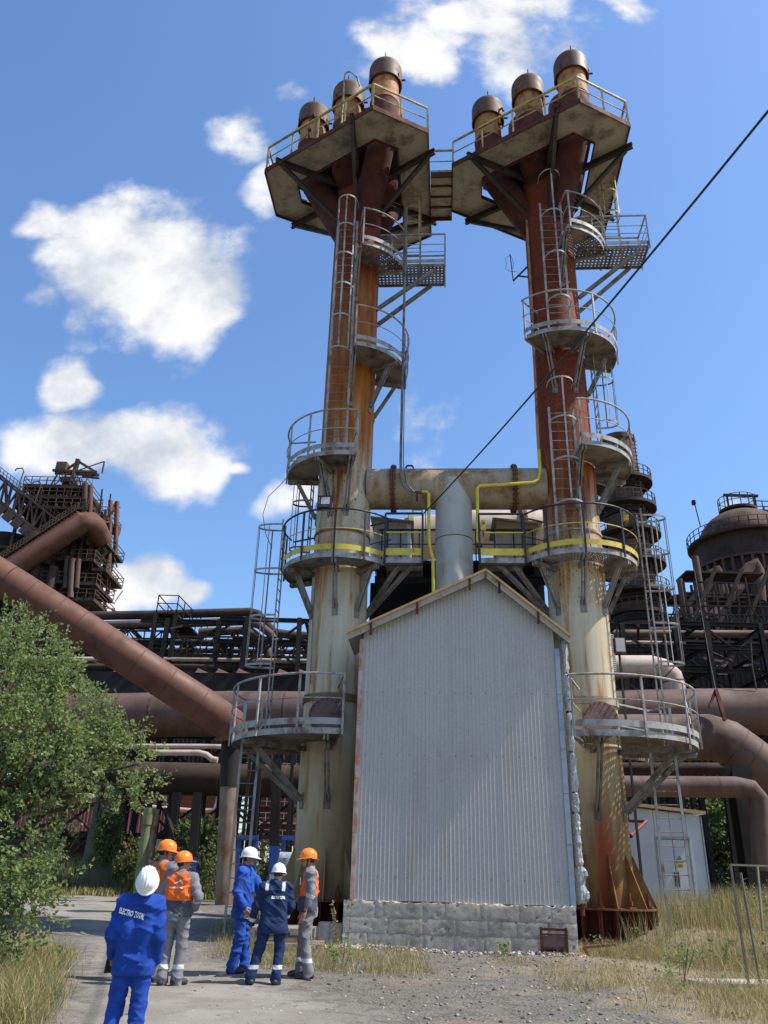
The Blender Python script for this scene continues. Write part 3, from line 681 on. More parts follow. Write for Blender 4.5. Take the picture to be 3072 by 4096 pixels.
# extras that belong to the left stack: flat walkway and crooked lamp pole on top
def walkway(t, x0, x1, y0, z, label):
    d = MB().box(x0, x1, y0, y0 + 1.0, z + .07, z + .10).obj('walkway_deck', M['deck'], t)
    MB().box(x0, x1, y0 - .03, y0, z - .03, z + .12).obj('rim_channel', M['galv'], d)
    MB().box(x0, x1, y0 - .06, y0 - .045, z + .18, z + .38).obj('toe_plate', M['yellow'], d)
    for x in (x0, x1): MB().bar((x, y0 - .06, z - .05), (x, y0 - .06, z + 1.42), .055, .045).obj('railing_post', M['black'], d)
    MB().bar((x0, y0 - .06, z + 1.42), (x1, y0 - .06, z + 1.42), .05, .05).obj('handrail', M['black'], d)
    MB().bar((x0, y0 - .06, z + .85), (x1, y0 - .06, z + .85), .03, .03).obj('middle_rail', M['yellow'], d)
    for x in (x0 * .6 + x1 * .4, x0 * .25 + x1 * .75): MB().twin((x, y0 + .1, z - .02), (.6 if x > 0 else -.6, .35, z - 1.25), .11, .10).obj('strut', M['dull'], d)
    u = MB(); u.box(x0, x1, y0, y0 + .1, z - .08, z + .06); u.box(x0, x1, y0 + .9, y0 + 1.0, z - .08, z + .06); u.obj('deck_frame', M['beam'], d)
walkway(TA, 1.35, 2.38, -1.26, 9.2, '')
walkway(TB, -2.74, -1.50, -1.0, 9.3, '')
lp = MB().tube([pol(2.52, -100, ZT), pol(2.52, -100, ZT + 2.45), pol(2.52, -100, ZT + 2.85), (-.36, -2.49, ZT + 2.95), (-.22, -2.51, ZT + 2.92), (.02, -2.55, ZT + 2.55), (.12, -2.57, ZT + 2.1)], .030, 8)
lp.obj('bent_pole', M['railtop'], TA, 60)
for t, dx in ((TA, 0), (TB, 0)):
    h = MB(); c = pol(2.40, -135, ZT)
    h.tube([c, (c[0], c[1], ZT + 1.75)], .03, 6); h.tube([(c[0], c[1], ZT + 1.75), (c[0] + .12, c[1], ZT + 1.85), (c[0] + .16, c[1], ZT + 1.7)], .04, 6); h.lathe([(0, 0), (.06, .02), (.07, .1), (0, .16)], 8, (c[0], c[1], ZT + 1.0))
    h.obj('shackle_post', M['rust'], t)
    r = MB(); c = pol(1.75, -80, ZT + 1.9); th = [(c[0] + .11 * math.cos(R(30 * k)), c[1], c[2] + .13 * math.sin(R(30 * k))) for k in range(13)]
    r.tube(th, .03, 6); r.obj('lifting_ring', M['rust'], t)
# bridge between the two top platforms
br = thing('footbridge', 'short railed footbridge joining the top platforms of the two stacks', 'footbridge', stk(1.26, 1.0, ZT), PLANT_RZ)
br.scale = (STK,) * 3
MB().box(0, .80, 0, 2.0, -.06, -.02).obj('deck_plate', M['topdeck'], br)
b = MB(); b.bar((0, -.02, -.1), (.8, -.02, -.1), .05, .26); b.bar((0, 2.02, -.1), (.8, 2.02, -.1), .05, .26)
for k in range(3): b.bar((0, .5 + .5 * k, -.09), (.8, .5 + .5 * k, -.09), .06, .06)
b.obj('edge_beam', M['rust'], br)
for z, w in ((1.12, .06), (.58, .028), (.12, .028)): MB().bar((-.05, 0, z), (.85, 0, z), w).obj('rail', M['railtop'], br)
# steel bracket with broken aerial on the right stack
a = thing('aerial', 'thin broken aerial on a bracket at the upper side of the dark red stack', 'aerial', stk(4.58, 1.6, 20.3), PLANT_RZ)
a.scale = (STK,) * 3
m = MB(); m.bar((0, 0, .2), (-.52, 0, -.42), .05); m.bar((.02, 0, -.28), (-.38, 0, -.20), .04); m.obj('bracket_arms', M['black'], a)
m = MB(); m.tube([(-.52, 0, -.42), (-.58, 0, .75)], .018, 6); m.obj('rod', M['black'], a)
m = MB(); m.tube([(-.58, 0, .72), (-.74, .02, .60), (-.72, 0, .35), (-.76, 0, .12), (-.62, 0, 0), (-.42, 0, -.02), (-.36, 0, -.05)], .008, 5); m.tube([(-.58, 0, .72), (-.50, 0, .5), (-.48, 0, .25), (-.52, 0, .1)], .008, 5); m.obj('loose_wire', M['black'], a)

# ------------------------------------------------------------------ cross duct and down-comer between the stacks
cd = thing('cross_duct', 'cream flanged duct bridging the two stacks with a grey down pipe into the pump house', 'duct', stk(0, 1.6, 12.02), PLANT_RZ)
cd.scale = (STK,) * 3
MB().tube([(-.62, 0, 0), (4.66, 0, 0)], .62, 56).obj('duct', M['duct'], cd, 40)
for x in (.16, 3.74):
    f = MB(); f.tube([(x - .05, 0, 0), (x - .006, 0, 0)], .745, 48); f.tube([(x + .006, 0, 0), (x + .05, 0, 0)], .745, 48)
    fo = f.obj('flange', M['flange'], cd, 40); bo = MB()
    for k in range(28): q = (.69 * math.cos(R(360 / 28 * k)), .69 * math.sin(R(360 / 28 * k))); bo.tube([(x - .085, *q), (x + .085, *q)], .02, 6)
    bo.obj('flange_bolts', M['rust'], fo)
for x in (.62,):
    l = MB(); l.tube([(x - .1, 0, .58), (x - .1, 0, .75), (x - .05, 0, .80), (x + .08, 0, .80), (x + .12, 0, .75), (x + .12, 0, .58)], .03, 6); l.obj('lifting_lug', M['rust'], cd)
MB().tube([(1.95, -.10, .1), (1.95, -.10, -4.2)], .535, 48).obj('down_pipe', M['vduct'], cd, 40)
MB().sector(.53, .548, -1.75, -1.735, 0, 360, 40, (1.95, -.10)).obj('weld_seam', M['rust'], cd)
for x, s in ((-.45, 1), (4.5, 1)): MB().lathe([(.64, -.05), (.66, 0), (.64, .05)], 40).obj('weld_seam', M['flange'], cd, None) if False else None

# small fittings on the stacks
m = MB(); m.tube([(.86, -.35, 4.75), (1.02, -.55, 4.75), (1.02, -.55, 5.5)], .03, 8); m.lathe([(0, 0), (.09, .02), (.09, .05), (0, .07)], 10, (1.02, -.55, 5.28)); m.tube([(.9, -.55, 4.95), (1.15, -.55, 4.95)], .045, 8); m.tube([(.94, -.55, 4.75), (1.1, -.55, 4.75)], .06, 8); m.obj('valve_cluster', M['dull'], TA, 60)
MB().tube([(-1.72, -.30, 12.3), (-1.90, -.36, 12.0), (-2.22, -.40, 11.6), (-2.33, -.42, 11.0), (-2.2, -.40, 10.4), (-1.95, -.5, 9.9)], .010, 5).obj('hanging_wire', M['black'], TA, 60)
MB().tube([(-.25, -.86, 12.2), (-.24, -.84, 11.4), (-.32, -.83, 10.7)], .012, 5).obj('hanging_wire', M['black'], TA, 60)
MB().tube([(-.60, -.62, 10.6), (-.62, -.60, 8.0), (-.58, -.60, 6.0)], .016, 6).obj('conduit', M['dull'], TA, 60)
MB().tube([(.30, -.80, 14.0), (.30, -.80, 10.6), (.36, -.78, 9.6)], .016, 6).obj('conduit', M['dull'], TB, 60)
MB().tube([(2.72, .4, 5.9), (2.70, .2, 5.6), (2.62, -.1, 5.2), (2.66, .1, 4.9)], .010, 5).obj('hanging_wire', M['black'], TB, 60)
# gas and drain pipes
def pipe_thing(name, label, cat, pts, r, mt, smooth=60, n=8, parts=None):
    t = thing(name, label, cat, stk(0, 0, 0), PLANT_RZ); t.scale = (STK,) * 3
    MB().tube(pts, r, n).obj('pipe', M[mt], t, smooth); return t
t = pipe_thing('riser_pipe', 'thin dark riser pipe hanging between the stacks, ending in a yellow drop', 'pipe', [(.42, .9, 22.6), (.40, .9, 17), (.39, .9, 12.6), (.41, .9, 12.1), (.50, .9, 11.78), (.68, .9, 11.62), (1.02, .9, 11.60)], .040, 'dull')
MB().tube([(1.02, .9, 11.60), (1.16, .9, 11.59), (1.22, .9, 11.53), (1.23, .9, 10.1), (1.25, .9, 9.85), (1.34, .9, 9.5), (1.36, .9, 8.2)], .048, 10).obj('yellow_section', M['gaspipe'], t, 60)
MB().tube([(.46, .86, 17.2), (.47, .86, 12.5), (.55, .86, 11.9), (.8, .86, 11.56), (1.05, .86, 11.5), (1.13, .86, 11.2), (1.14, .86, 10.2)], .014, 6).obj('cable', M['black'], t)
MB().box(.85, .91, .85, .95, 11.3, 11.6).obj('clamp', M['rust'], t)
t = pipe_thing('gas_pipe', 'bright yellow gas pipe crossing the duct and turning down beside the grey down pipe', 'pipe', [(4.46, .95, 13.0), (4.46, .95, 12.3), (4.40, .93, 12.0), (4.26, .9, 11.88), (3.4, .86, 11.80), (2.70, .86, 11.76), (2.62, .86, 11.68), (2.60, .86, 10.1), (2.63, .86, 9.9)], .050, 'gaspipe', 60, 10)
MB().tube([(4.60, 1.25, 22.8), (4.57, 1.2, 18), (4.46, .95, 13.6), (4.46, .95, 12.95)], .045, 8).obj('rusted_riser', M['vent'], t, 60)
MB().tube([(2.63, .86, 9.9), (2.65, .86, 8.8)], .04, 8).obj('lower_length', M['rust'], t, 60); MB().box(2.55, 2.72, .8, .92, 9.86, 9.94).obj('flange', M['rust'], t)

# floodlight on the left railing
fl = thing('floodlight', 'black square floodlight with vertical lettering on the railing of the orange stack', 'floodlight', stk(-1.66, -.12, 10.58), PLANT_RZ)
fl.rotation_euler = (R(-12), 0, PLANT_RZ)
m = MB(); m.box(-.20, .20, -.05, .10, .03, .43); m.box(-.15, .15, .10, .18, .08, .38); m.box(-.21, .21, -.065, -.045, .42, .44)
m.obj('housing', M['black'], fl)
MB().box(-.09, .165, -.056, -.05, .14, .39).obj('glass', M['glasslamp'], fl)
m = MB(); m.bar((-.24, .05, -.02), (-.24, .05, .25), .02, .04); m.bar((.24, .05, -.02), (.24, .05, .25), .02, .04); m.bar((-.24, .05, -.02), (.24, .05, -.02), .04, .02); m.obj('mounting_yoke', M['dull'], fl)
def text_mesh(s, size, bold=0.0, spacing=1.0):
    c = bpy.data.curves.new('lettering', 'FONT'); c.body = s; c.size = size; c.align_x = 'CENTER'; c.align_y = 'CENTER'; c.space_character = spacing; c.resolution_u = 2; c.offset = bold * .3
    o = bpy.data.objects.new('lettering', c); COL.objects.link(o); dg = bpy.context.evaluated_depsgraph_get(); dg.update()
    me = bpy.data.meshes.new_from_object(o.evaluated_get(dg)); bpy.data.objects.remove(o); bpy.data.curves.remove(c); return me
me = text_mesh('\n'.join('BENTLEY'), .048); me.materials.clear(); me.materials.append(M['white'])
ys = [v.co.y for v in me.vertices]; ymid = (max(ys) + min(ys)) / 2; sc = .24 / (max(ys) - min(ys))
for v in me.vertices: v.co = Vector((v.co.x * 1.0 - .145, -.0535, (v.co.y - ymid) * sc + .27))
link('lettering', me, fl)
m = MB()
for i in range(3): m.box(-.02, .10, -.052, -.0505, .105 - .022 * i, .111 - .022 * i)
m.obj('rating_lines', M['dull'], fl)
# amber boxes on the middle platforms
for (u, v, w, lb) in ((2.74, .5, 10.35, 'amber gas detector box on the walkway end beside the bright yellow gas pipe'), (6.72, .75, 10.75, 'amber gas detector box behind the curved black railing of the dark red stack')):
    g = thing('gas_detector', lb, 'detector', stk(u, v, w), PLANT_RZ, 'amber gas detectors'); MB().box(-.07, .07, -.05, .05, -.16, .16).obj('case', M['orangebox'], g); m = MB(); m.box(-.045, .045, -.06, -.05, .02, .10); m.tube([(0, 0, -.16), (0, -.02, -.24)], .035, 8); m.obj('sensor', M['dull'], g); MB().bar((.0, .09, -.3), (0, .09, .2), .04).obj('stand', M['dull'], g)
# overhead cable from the walkway corner out over the yard
cb = []; A = stk(1.10, .25, 10.62); B = Vector((5.38, 7.20, 11.39))
for i in range(25):
    f = i / 24; p = A.lerp(B, f); p.z -= .55 * 4 * f * (1 - f) * .35; cb.append(p)
tag(MB().tube(cb, .020, 8).obj('overhead_cable', M['black'], None, 60), 'black cable sloping from the walkway corner up to the top right of the yard', 'cable')
# ------------------------------------------------------------------ things on and behind the middle walkway
t = thing('service_deck', 'dark steel service deck carrying huts behind the grey down pipe', 'platform', pw(0, 0, 0), PLANT_RZ)
MB().box(-.5, 4.9, 3.7, 8.2, 10.42, 10.54).obj('deck_plate', M['soot'], t)
m = MB()
for u in (-.3, 1.4, 3.0, 4.5):
    m.beam((u, 3.8, 10.25), (u, 8.1, 10.25), .14, .28)
    for v in (3.9, 8.0): m.beam((u, v, 0), (u, v, 10.1), .2, .2)
m.beam((-.5, 3.8, 9.9), (4.9, 3.8, 9.9), .14, .25); m.obj('frame', M['soot'], t)
MB().box(-.7, 4.9, 4.6, 7.8, 2.0, 10.1).obj('filter_casing', M['soot'], t)  # added black block standing for the darkness under the deck
m = MB()
for k in range(9): m.bar((-.3 + .6 * k, 3.72, 10.54), (-.3 + .6 * k, 3.72, 11.6), .04)
m.bar((-.4, 3.72, 11.6), (4.6, 3.72, 11.6), .05); m.bar((-.4, 3.72, 11.1), (4.6, 3.72, 11.1), .03); m.obj('railing', M['black'], t)
for (u0, u1, v0, z1, mt, lb) in ((-.58, .60, 3.9, 12.05, 'hut', 'small grey sheet-metal hut behind the walkway railing of the orange stack'), (3.38, 4.72, 3.9, 12.0, 'huttan', 'small tan corrugated hut behind the walkway railing of the dark red stack')):
    h = thing('hut', lb, 'hut', pw(0, 0, 0), PLANT_RZ); w = MB(); n = int((u1 - u0) / .1)
    pr = []
    for k in range(n): a = u0 + (u1 - u0) * k / n; d = (u1 - u0) / n; pr += [(a, v0), (a + d * .5, v0), (a + d * .6, v0 - .03), (a + d * .9, v0 - .03)]
    pr.append((u1, v0)); w.add([(x, y, 10.54) for x, y in pr] + [(x, y, z1 - (x - u0) * .12) for x, y in pr], [(k, k + 1, len(pr) + k + 1, len(pr) + k) for k in range(len(pr) - 1)])
    w.box(u0, u1, v0 + .02, v0 + 1.6, 10.54, z1 - .2); w.obj('wall', M[mt], h)
    MB().hexa([(u0 - .12, v0 - .15, z1), (u1 + .12, v0 - .15, z1 - .17), (u1 + .12, v0 + 1.7, z1 - .17), (u0 - .12, v0 + 1.7, z1), (u0 - .12, v0 - .15, z1 + .06), (u1 + .12, v0 - .15, z1 - .11), (u1 + .12, v0 + 1.7, z1 - .11), (u0 - .12, v0 + 1.7, z1 + .06)]).obj('roof', M['soffit'], h)
    MB().box(u1 - .09, u1 + .02, v0 - .05, v0 + .05, 10.54, z1 - .2).obj('corner_trim', M['white'] if mt == 'hut' else M['huttan'], h)
g = thing('gas_main', 'thick beige gas main with a bolted flange passing behind the down pipe', 'pipe')
MB().tube([(-0.52, 30.00, 13.66), (3.46, 30.00, 14.36), (6.45, 30.00, 14.45), (7.74, 30.50, 13.86)], .92, 36).obj('pipe', M['beige'], g, 40)
fp = Vector((5.68, 30.00, 14.42)); f = MB(); f.tube([fp + Vector((-.10, 0, 0)), fp + Vector((-.01, 0, 0))], 1.08, 36); f.tube([fp + Vector((.01, 0, 0)), fp + Vector((.10, 0, 0))], 1.08, 36); f.obj('flange', M['flange'], g, 40)
fp = Vector((1.10, 30.00, 13.97)); f = MB(); f.tube([fp + Vector((-.1, 0, 0)), fp + Vector((.1, 0, 0))], 1.08, 36); f.tube([fp + Vector((.1, 0, 1.0)), fp + Vector((.1, 0, 1.35)), fp + Vector((.5, 0, 1.35)), fp + Vector((.5, 0, .9))], .05, 6); f.obj('flange', M['greenpost'], g, 40)

# ------------------------------------------------------------------ low switch house right of the stack
def switch_house():
    t = thing('switch_house', 'low grey panelled switch house with double door, warning sign and pale flat roof', 'building', (7.55, 26.4, 0), R(-3))
    z0, w = .45, 2.55
    e = [0, .62, 1.12, 1.60, 2.10, 2.55]
    for i in range(5):
        a, b = e[i], e[i + 1]; zt = 3.62 - .10 * a; zb = 2.72 if i in (2, 3) else z0
        m = MB().hexa([(a, 0, zb), (b - .012, 0, zb), (b - .012, .06, zb), (a, .06, zb), (a, 0, 3.62 - .10 * a), (b - .012, 0, 3.62 - .10 * b), (b - .012, .06, 3.62 - .10 * b), (a, .06, 3.62 - .10 * a)])
        m.obj('wall_panel', M['hut'], t)
    MB().box(0, w, .07, 2.6, z0, 3.3).obj('body', M['hut'], t)
    MB().box(-.05, w + .05, -.02, 2.6, .0, z0).obj('plinth', M['concrete'], t)
    MB().hexa([(-.1, -.14, 3.68), (w + .14, -.14, 3.42), (w + .14, 2.7, 3.42), (-.1, 2.7, 3.68), (-.1, -.14, 3.76), (w + .14, -.14, 3.50), (w + .14, 2.7, 3.50), (-.1, 2.7, 3.76)]).obj('roof', M['white'], t)
    MB().bar((-.1, -.16, 3.71), (w + .14, -.16, 3.45), .03, .09).obj('fascia', M['verge'], t)
    fr = MB(); fr.box(1.09, 1.14, -.02, .05, z0, 2.72); fr.box(2.10, 2.15, -.02, .05, z0, 2.72); fr.box(1.09, 2.15, -.025, .05, 2.68, 2.75); fr.obj('door_frame', M['greyeq'], t)
    for a in (1.15, 1.63):
        d = MB(); d.box(a, a + .46, -.005, .04, z0 + .04, 2.66); d.box(a + .04, a + .42, -.012, -.004, z0 + .15, 2.55)
        dr = d.obj('door', M['hut'], t)
        h = MB(); h.tube([(a + (.42 if a < 1.5 else .05), -.04, 1.35), (a + (.42 if a < 1.5 else .05), -.04, 1.75)], .018, 6); h.obj('handle', M['rust'], dr)
    s = MB(); s.add([(1.66, -.03, 2.02), (1.88, -.03, 2.02), (1.77, -.03, 2.21)], [(0, 1, 2)]); s.box(1.68, 1.86, -.032, -.028, 1.88, 1.99)
    sg = s.obj('warning_sign', M['gaspipe'], t)
    l = MB(); l.add([(1.78, -.0335, 2.17), (1.745, -.0335, 2.09), (1.77, -.0335, 2.095), (1.755, -.0335, 2.035), (1.80, -.0335, 2.11), (1.775, -.0335, 2.107)], [(0, 1, 2, 5), (5, 2, 3, 4)])
    l.bar((1.672, -.033, 2.026), (1.77, -.033, 2.196), .004, .014); l.bar((1.868, -.033, 2.026), (1.77, -.033, 2.196), .004, .014); l.bar((1.672, -.033, 2.026), (1.868, -.033, 2.026), .004, .014)
    for k in range(3): l.box(1.70, 1.84, -.0345, -.033, 1.90 + .03 * k, 1.912 + .03 * k)
    l.obj('sign_symbol', M['black'], sg)
    MB().box(w - .005, w + .035, -.035, .03, z0, 3.36).obj('corner_trim', M['greyeq'], t)
switch_house()
t = thing('elbow_pipe', 'dull red bent pipe end poking out at the wall of the low switch house', 'pipe')
MB().tube([(7.38, 25.50, 3.13), (8.07, 25.20, 3.10), (7.43, 24.60, 2.70)], .055, 8).obj('pipe', M['redpipe'], t, 50); MB().tube([(7.43, 24.60, 2.70), (7.34, 24.50, 2.65)], .07, 8).obj('end_collar', M['redpipe'], t)
t = thing('panel_box', 'pale grey electrical panel box on a post beside the dark red stack', 'box')
b0 = Vector((7.42, 24.00, 8.10)); m = MB(); m.box(b0.x - .14, b0.x + .14, b0.y - .1, b0.y + .1, b0.z - .2, b0.z + .22); m.obj('case', M['hut'], t)
MB().box(b0.x - .16, b0.x + .16, b0.y - .08, b0.y + .12, b0.z - .22, b0.z + .24).obj('frame', M['redpipe'], t); MB().bar((b0.x, b0.y + .1, 0), (b0.x, b0.y + .1, b0.z + .6), .06).obj('post', M['beam'], t)
t = thing('ribbed_hose', 'grey ribbed hose hanging beside the dark red stack behind the panel box', 'hose')
a, b = Vector((7.31, 24.60, 8.61)), Vector((7.29, 24.60, 7.44)); m = MB(); pts = []; rs = []
for k in range(40): f = k / 39; pts.append(a.lerp(b, f)); rs.append(.15 if k % 2 else .12)
m.tube(pts, rs, 12); m.obj('hose', M['greyeq'], t)

# ------------------------------------------------------------------ pipes of the works
def pipe_run(label, pts, r, mt, n=28, seams=(), name='pipeline', supports=(), saddle=0):
    t = thing(name, label, 'pipe'); pts = [Vector(p) for p in pts]
    MB().tube(pts, r, n).obj('pipe', M[mt], t, 40)
    r0 = r if not isinstance(r, (list, tuple)) else r[0]
    for (i, f) in seams:
        p = pts[i].lerp(pts[i + 1], f); d = (pts[i + 1] - pts[i]).normalized()
        MB().tube([p - d * .03, p + d * .03], r0 * 1.008 + .004, n).obj('weld_seam', M['furn' if r0 > .6 else mt], t, 40)
    for p in supports:
        p = Vector(p); MB().beam((p.x, p.y, 0), (p.x, p.y, p.z), .35, .35, .03).obj('support_post', M['soot'], t)
    return t
big = pipe_run('big brown pipe slanting down over the track to the rusty leaning pillar', [(-24.74, 33.00, 17.05), (-18.28, 36.00, 13.91), (-13.85, 37.30, 11.56), (-8.49, 39.00, 8.64), (-7.22, 39.60, 7.89), (-7.14, 39.80, 7.39)], .84, 'brown', 40, ((1, .08), (1, .32), (1, .62), (1, .85), (2, .12), (2, .40), (2, .68), (2, .97)), 'slanting_pipe')
MB().tube([(-7.24, 40.00, 8.09), (-6.71, 40.00, -0.13)], .42, 24).obj('leaning_pillar', M['pillar'], big, 40)
MB().tube([(-7.27, 40.00, 8.54), (-7.03, 40.00, 5.06)], .46, 24).obj('pillar_sleeve', M['soot'], big, 40)
pipe_run('largest dusty mauve gas main running level behind both stacks', [(-51.07, 52.00, 10.09), (-16.92, 49.50, 9.83), (-8.84, 48.50, 10.01), (2.26, 47.50, 10.03), (18.16, 46.00, 10.38), (49.42, 45.00, 11.11)], 1.32, 'mauve', 48, ((1, .15), (1, .42), (1, .7), (1, .97), (2, .3), (2, .6), (2, .9), (3, .3), (3, .55), (3, .8), (4, .2), (4, .6)), 'gas_main', ((-16.01, 49.50, 9.46), (-7.20, 49.00, 9.62), (21.81, 46.00, 9.90)))
pipe_run('mauve pipe by the dark red stack bending down in a mitred elbow', [(8.51, 41.00, 7.96), (16.43, 40.00, 8.02), (17.24, 40.00, 7.78), (17.81, 40.00, 7.35), (20.94, 40.00, 4.85)], 1.10, 'mauve', 44, ((0, .6), (0, .93), (2, .5), (3, .1), (3, .5)), 'pipeline', ((19.13, 41.50, 5.89),))
pipe_run('slimmer dark pipe over the switch house ending in a downward elbow', [(7.86, 36.50, 5.18), (15.59, 36.00, 5.28), (16.21, 36.00, 5.18), (16.51, 36.00, 4.81), (16.22, 36.00, 2.01)], .44, 'mauve', 28, ((0, .9),), 'pipeline')
pipe_run('big dark pipe low behind the men with blue-footed columns under it', [(-24.03, 56.00, 6.81), (-15.68, 55.00, 6.81), (-3.39, 54.00, 6.75), (12.88, 53.00, 6.80)], 1.02, 'sootbrown', 36, ((0, .5), (1, .1), (1, .45), (1, .8)), 'pipeline', ((-13.35, 55.00, 6.58), (-7.72, 55.00, 6.73)))
pipe_run('whitish insulated elbow pipe bending down onto the gas main beside the dark red stack', [(12.84, 46.20, 12.91), (16.08, 46.20, 13.00), (16.72, 46.20, 12.85), (17.15, 46.20, 12.43), (17.24, 46.20, 11.83), (17.11, 46.20, 10.60)], .66, 'beige', 28, ((1, .5), (2, .5), (3, .5)), 'insulated_elbow')
pipe_run('topmost brown pipe on the left rack, dropping at its right end', [(-26.27, 62.00, 19.66), (-18.48, 62.00, 20.04), (-10.65, 62.00, 20.50), (-10.04, 62.00, 20.37), (-8.56, 62.00, 18.86), (-6.75, 62.00, 18.61), (-2.30, 62.00, 18.66)], .36, 'sootbrown', 20, ((1, .5),), 'pipeline')
pipe_run('second brown pipe below the top one, curling down at its end', [(-25.28, 60.00, 18.33), (-14.54, 60.00, 18.87), (-10.60, 60.00, 19.13), (-9.48, 60.00, 18.86), (-8.52, 60.00, 18.15), (-7.97, 60.00, 17.06)], .32, 'mauve', 20, ((0, .5), (1, .5)), 'pipeline')
pipe_run('curved brown pipe tucked under the second pipe on the left rack', [(-13.86, 59.00, 17.86), (-10.70, 59.00, 18.10), (-9.54, 59.00, 17.84), (-8.66, 59.00, 17.07), (-8.33, 59.00, 16.08)], .32, 'mauve', 20, ((1, .5),), 'pipeline')
for k, (y, yy, r, mt, x0, x1, lb) in enumerate(((1387, 61, .26, 'sootbrown', -40, 700, 'thin sooty pipe level with the middle of the left lattice'), (1404, 60, .20, 'brown', -40, 700, 'thin reddish pipe crossing the left lattice'), (1424, 58, .17, 'beige', 60, 700, 'pale narrow pipe crossing behind the left lattice'), (1440, 58, .22, 'sootbrown', 40, 700, 'sooty pipe just over the ledged black duct'),
        (1612, 46, .13, 'beige', 200, 660, 'thin pale pipe under the largest gas main'), (1369, 58, .30, 'mauve', 1290, 1720, 'mauve pipe running under the lattice gantry by the dark red stack'), (1388, 57, .14, 'beige', 1290, 1480, 'thin pale pipe just under the upper right pipe'), (1660, 44, .30, 'sootbrown', 1330, 1720, 'black pipe under the bending mauve pipe'))):
    pipe_run(lb, [AT(x0, y - .4, yy), AT((x0 + x1) / 2, y, yy), AT(x1, y + (5 if x0 < 900 else 2), yy)], r, mt, 14, (), 'thin_pipe')
pipe_run('pale bent pipe curling down below the gas main', [(-12.52, 45.00, 7.16), (-9.75, 45.00, 7.23), (-9.33, 45.00, 7.14), (-9.00, 45.00, 6.91), (-8.69, 45.00, 6.87)], .16, 'beige', 12, (), 'thin_pipe')
t = thing('ledged_duct', 'black rectangular duct with triangular ledge brackets over the largest gas main', 'duct')
a, b = Vector((-23.38, 53.00, 12.33)), Vector((-3.00, 52.00, 12.50)); MB().bar(a, b, 1.2, 1.5).obj('duct', M['soot'], t)
gm = MB().add([(0, 0, 0), (.9, 0, 0), (.2, 0, .28), (0, 0, .5), (0, -.9, 0), (.9, -.9, 0)], [(0, 1, 2, 3), (0, 4, 5, 1), (3, 2, 5, 4)]).mesh('ledge_bracket', M['mauve'])
for k in range(15):
    if k % 4 != 3: link('ledge_bracket', gm, t, a.lerp(b, (k + .3) / 15) + Vector((0, .2, .72)))
t = thing('catwalk', 'small railed catwalk standing up over the left pipe rack against the cloud', 'walkway')
a, b, c = Vector((-17.04, 58.00, 19.07)), Vector((-15.52, 58.00, 19.26)), Vector((-16.15, 66.00, 21.84)); z = a.z
m = MB(); P4 = [Vector((a.x, a.y, z)), Vector((b.x, b.y, z)), Vector((c.x + 1.3, c.y, z)), Vector((c.x - .6, c.y, z))]
m.prism([(p.x, p.y) for p in P4], z - .12, z); m.obj('deck', M['soot'], t)
for (p, q, n) in ((P4[0], P4[1], 1), (P4[1], P4[2], 5), (P4[0], P4[3], 3)):
    r = MB()
    for k in range(n + 1): w = p.lerp(q, k / n); r.bar(w, w + Vector((0, 0, 1.35)), .07)
    for h in (1.35, .7): r.bar(p + Vector((0, 0, h)), q + Vector((0, 0, h)), .06)
    r.obj('railing', M['soot'], t)
for p in P4[:2]: MB().beam((p.x, p.y, 0), (p.x, p.y, z - .1), .3, .3, .03).obj('support_post', M['soot'], t)

def lattice_beam(m, p, q, h, n, w=.12):
    p, q = Vector(p), Vector(q); u = Vector((0, 0, h)); m.bar(p, q, w); m.bar(p + u, q + u, w)
    for k in range(n):
        a, b = p.lerp(q, k / n), p.lerp(q, (k + 1) / n); m.bar(a, a + u, w * .7); m.bar(a + (u if k % 2 else u * 0), b + (u * 0 if k % 2 else u), w * .7)
rr = random.Random(8)
for (x, yy, lb) in ((150, 60, 'sooty lattice pipe rack behind the crown of the left tree'), (372, 58, 'sooty lattice pipe rack standing under the small catwalk'), (560, 57, 'sooty lattice pipe rack behind the caged ladder of the orange stack'), (1440, 56, 'black lattice pipe rack next to the dark red stack'), (1640, 55, 'black lattice pipe rack at the right edge of the view')):
    t = thing('pipe_rack', lb, 'pipe rack'); c = Vector(AT(x, 1700, yy)); m = MB(); L = 2.4
    for dx in (-L, L):
        for dy in (0, 6): m.beam((c.x + dx, c.y + dy, 0), (c.x + dx * .8, c.y + dy, 18.6), .34, .34, .03)
    m.obj('legs', M['soot'], t); m = MB()
    for z in (10.8, 12.9, 15.0, 16.7, 18.4):
        for dy in (0, 6): m.beam((c.x - L - 1.6, c.y + dy, z), (c.x + L + 1.6, c.y + dy, z), .25, .3, .03)
        for dx in (-L, L): m.beam((c.x + dx, c.y, z), (c.x + dx, c.y + 6, z), .22, .26, .03)
    m.obj('cross_beams', M['soot'], t); m = MB()
    for k, z in enumerate((2, 6.5, 10.8, 14.6)):
        for dy in (0, 6):
            m.bar((c.x - L, c.y + dy, z), (c.x + L, c.y + dy, z + 3.8), .16); m.bar((c.x + L, c.y + dy, z), (c.x - L, c.y + dy, z + 3.8), .16)
    m.obj('braces', M['soot'], t); m = MB()
    for k in range(10):
        x0 = c.x + rr.uniform(-4, 3); z0 = rr.uniform(13.5, 17.8); m.bar((x0, c.y + rr.uniform(-.6, 6), z0), (x0 + rr.uniform(-3, 3), c.y + rr.uniform(-.6, 6), z0 + rr.uniform(-1.8, 1.4)), rr.uniform(.1, .2))
    m.obj('struts', M['sootbrown'], t)
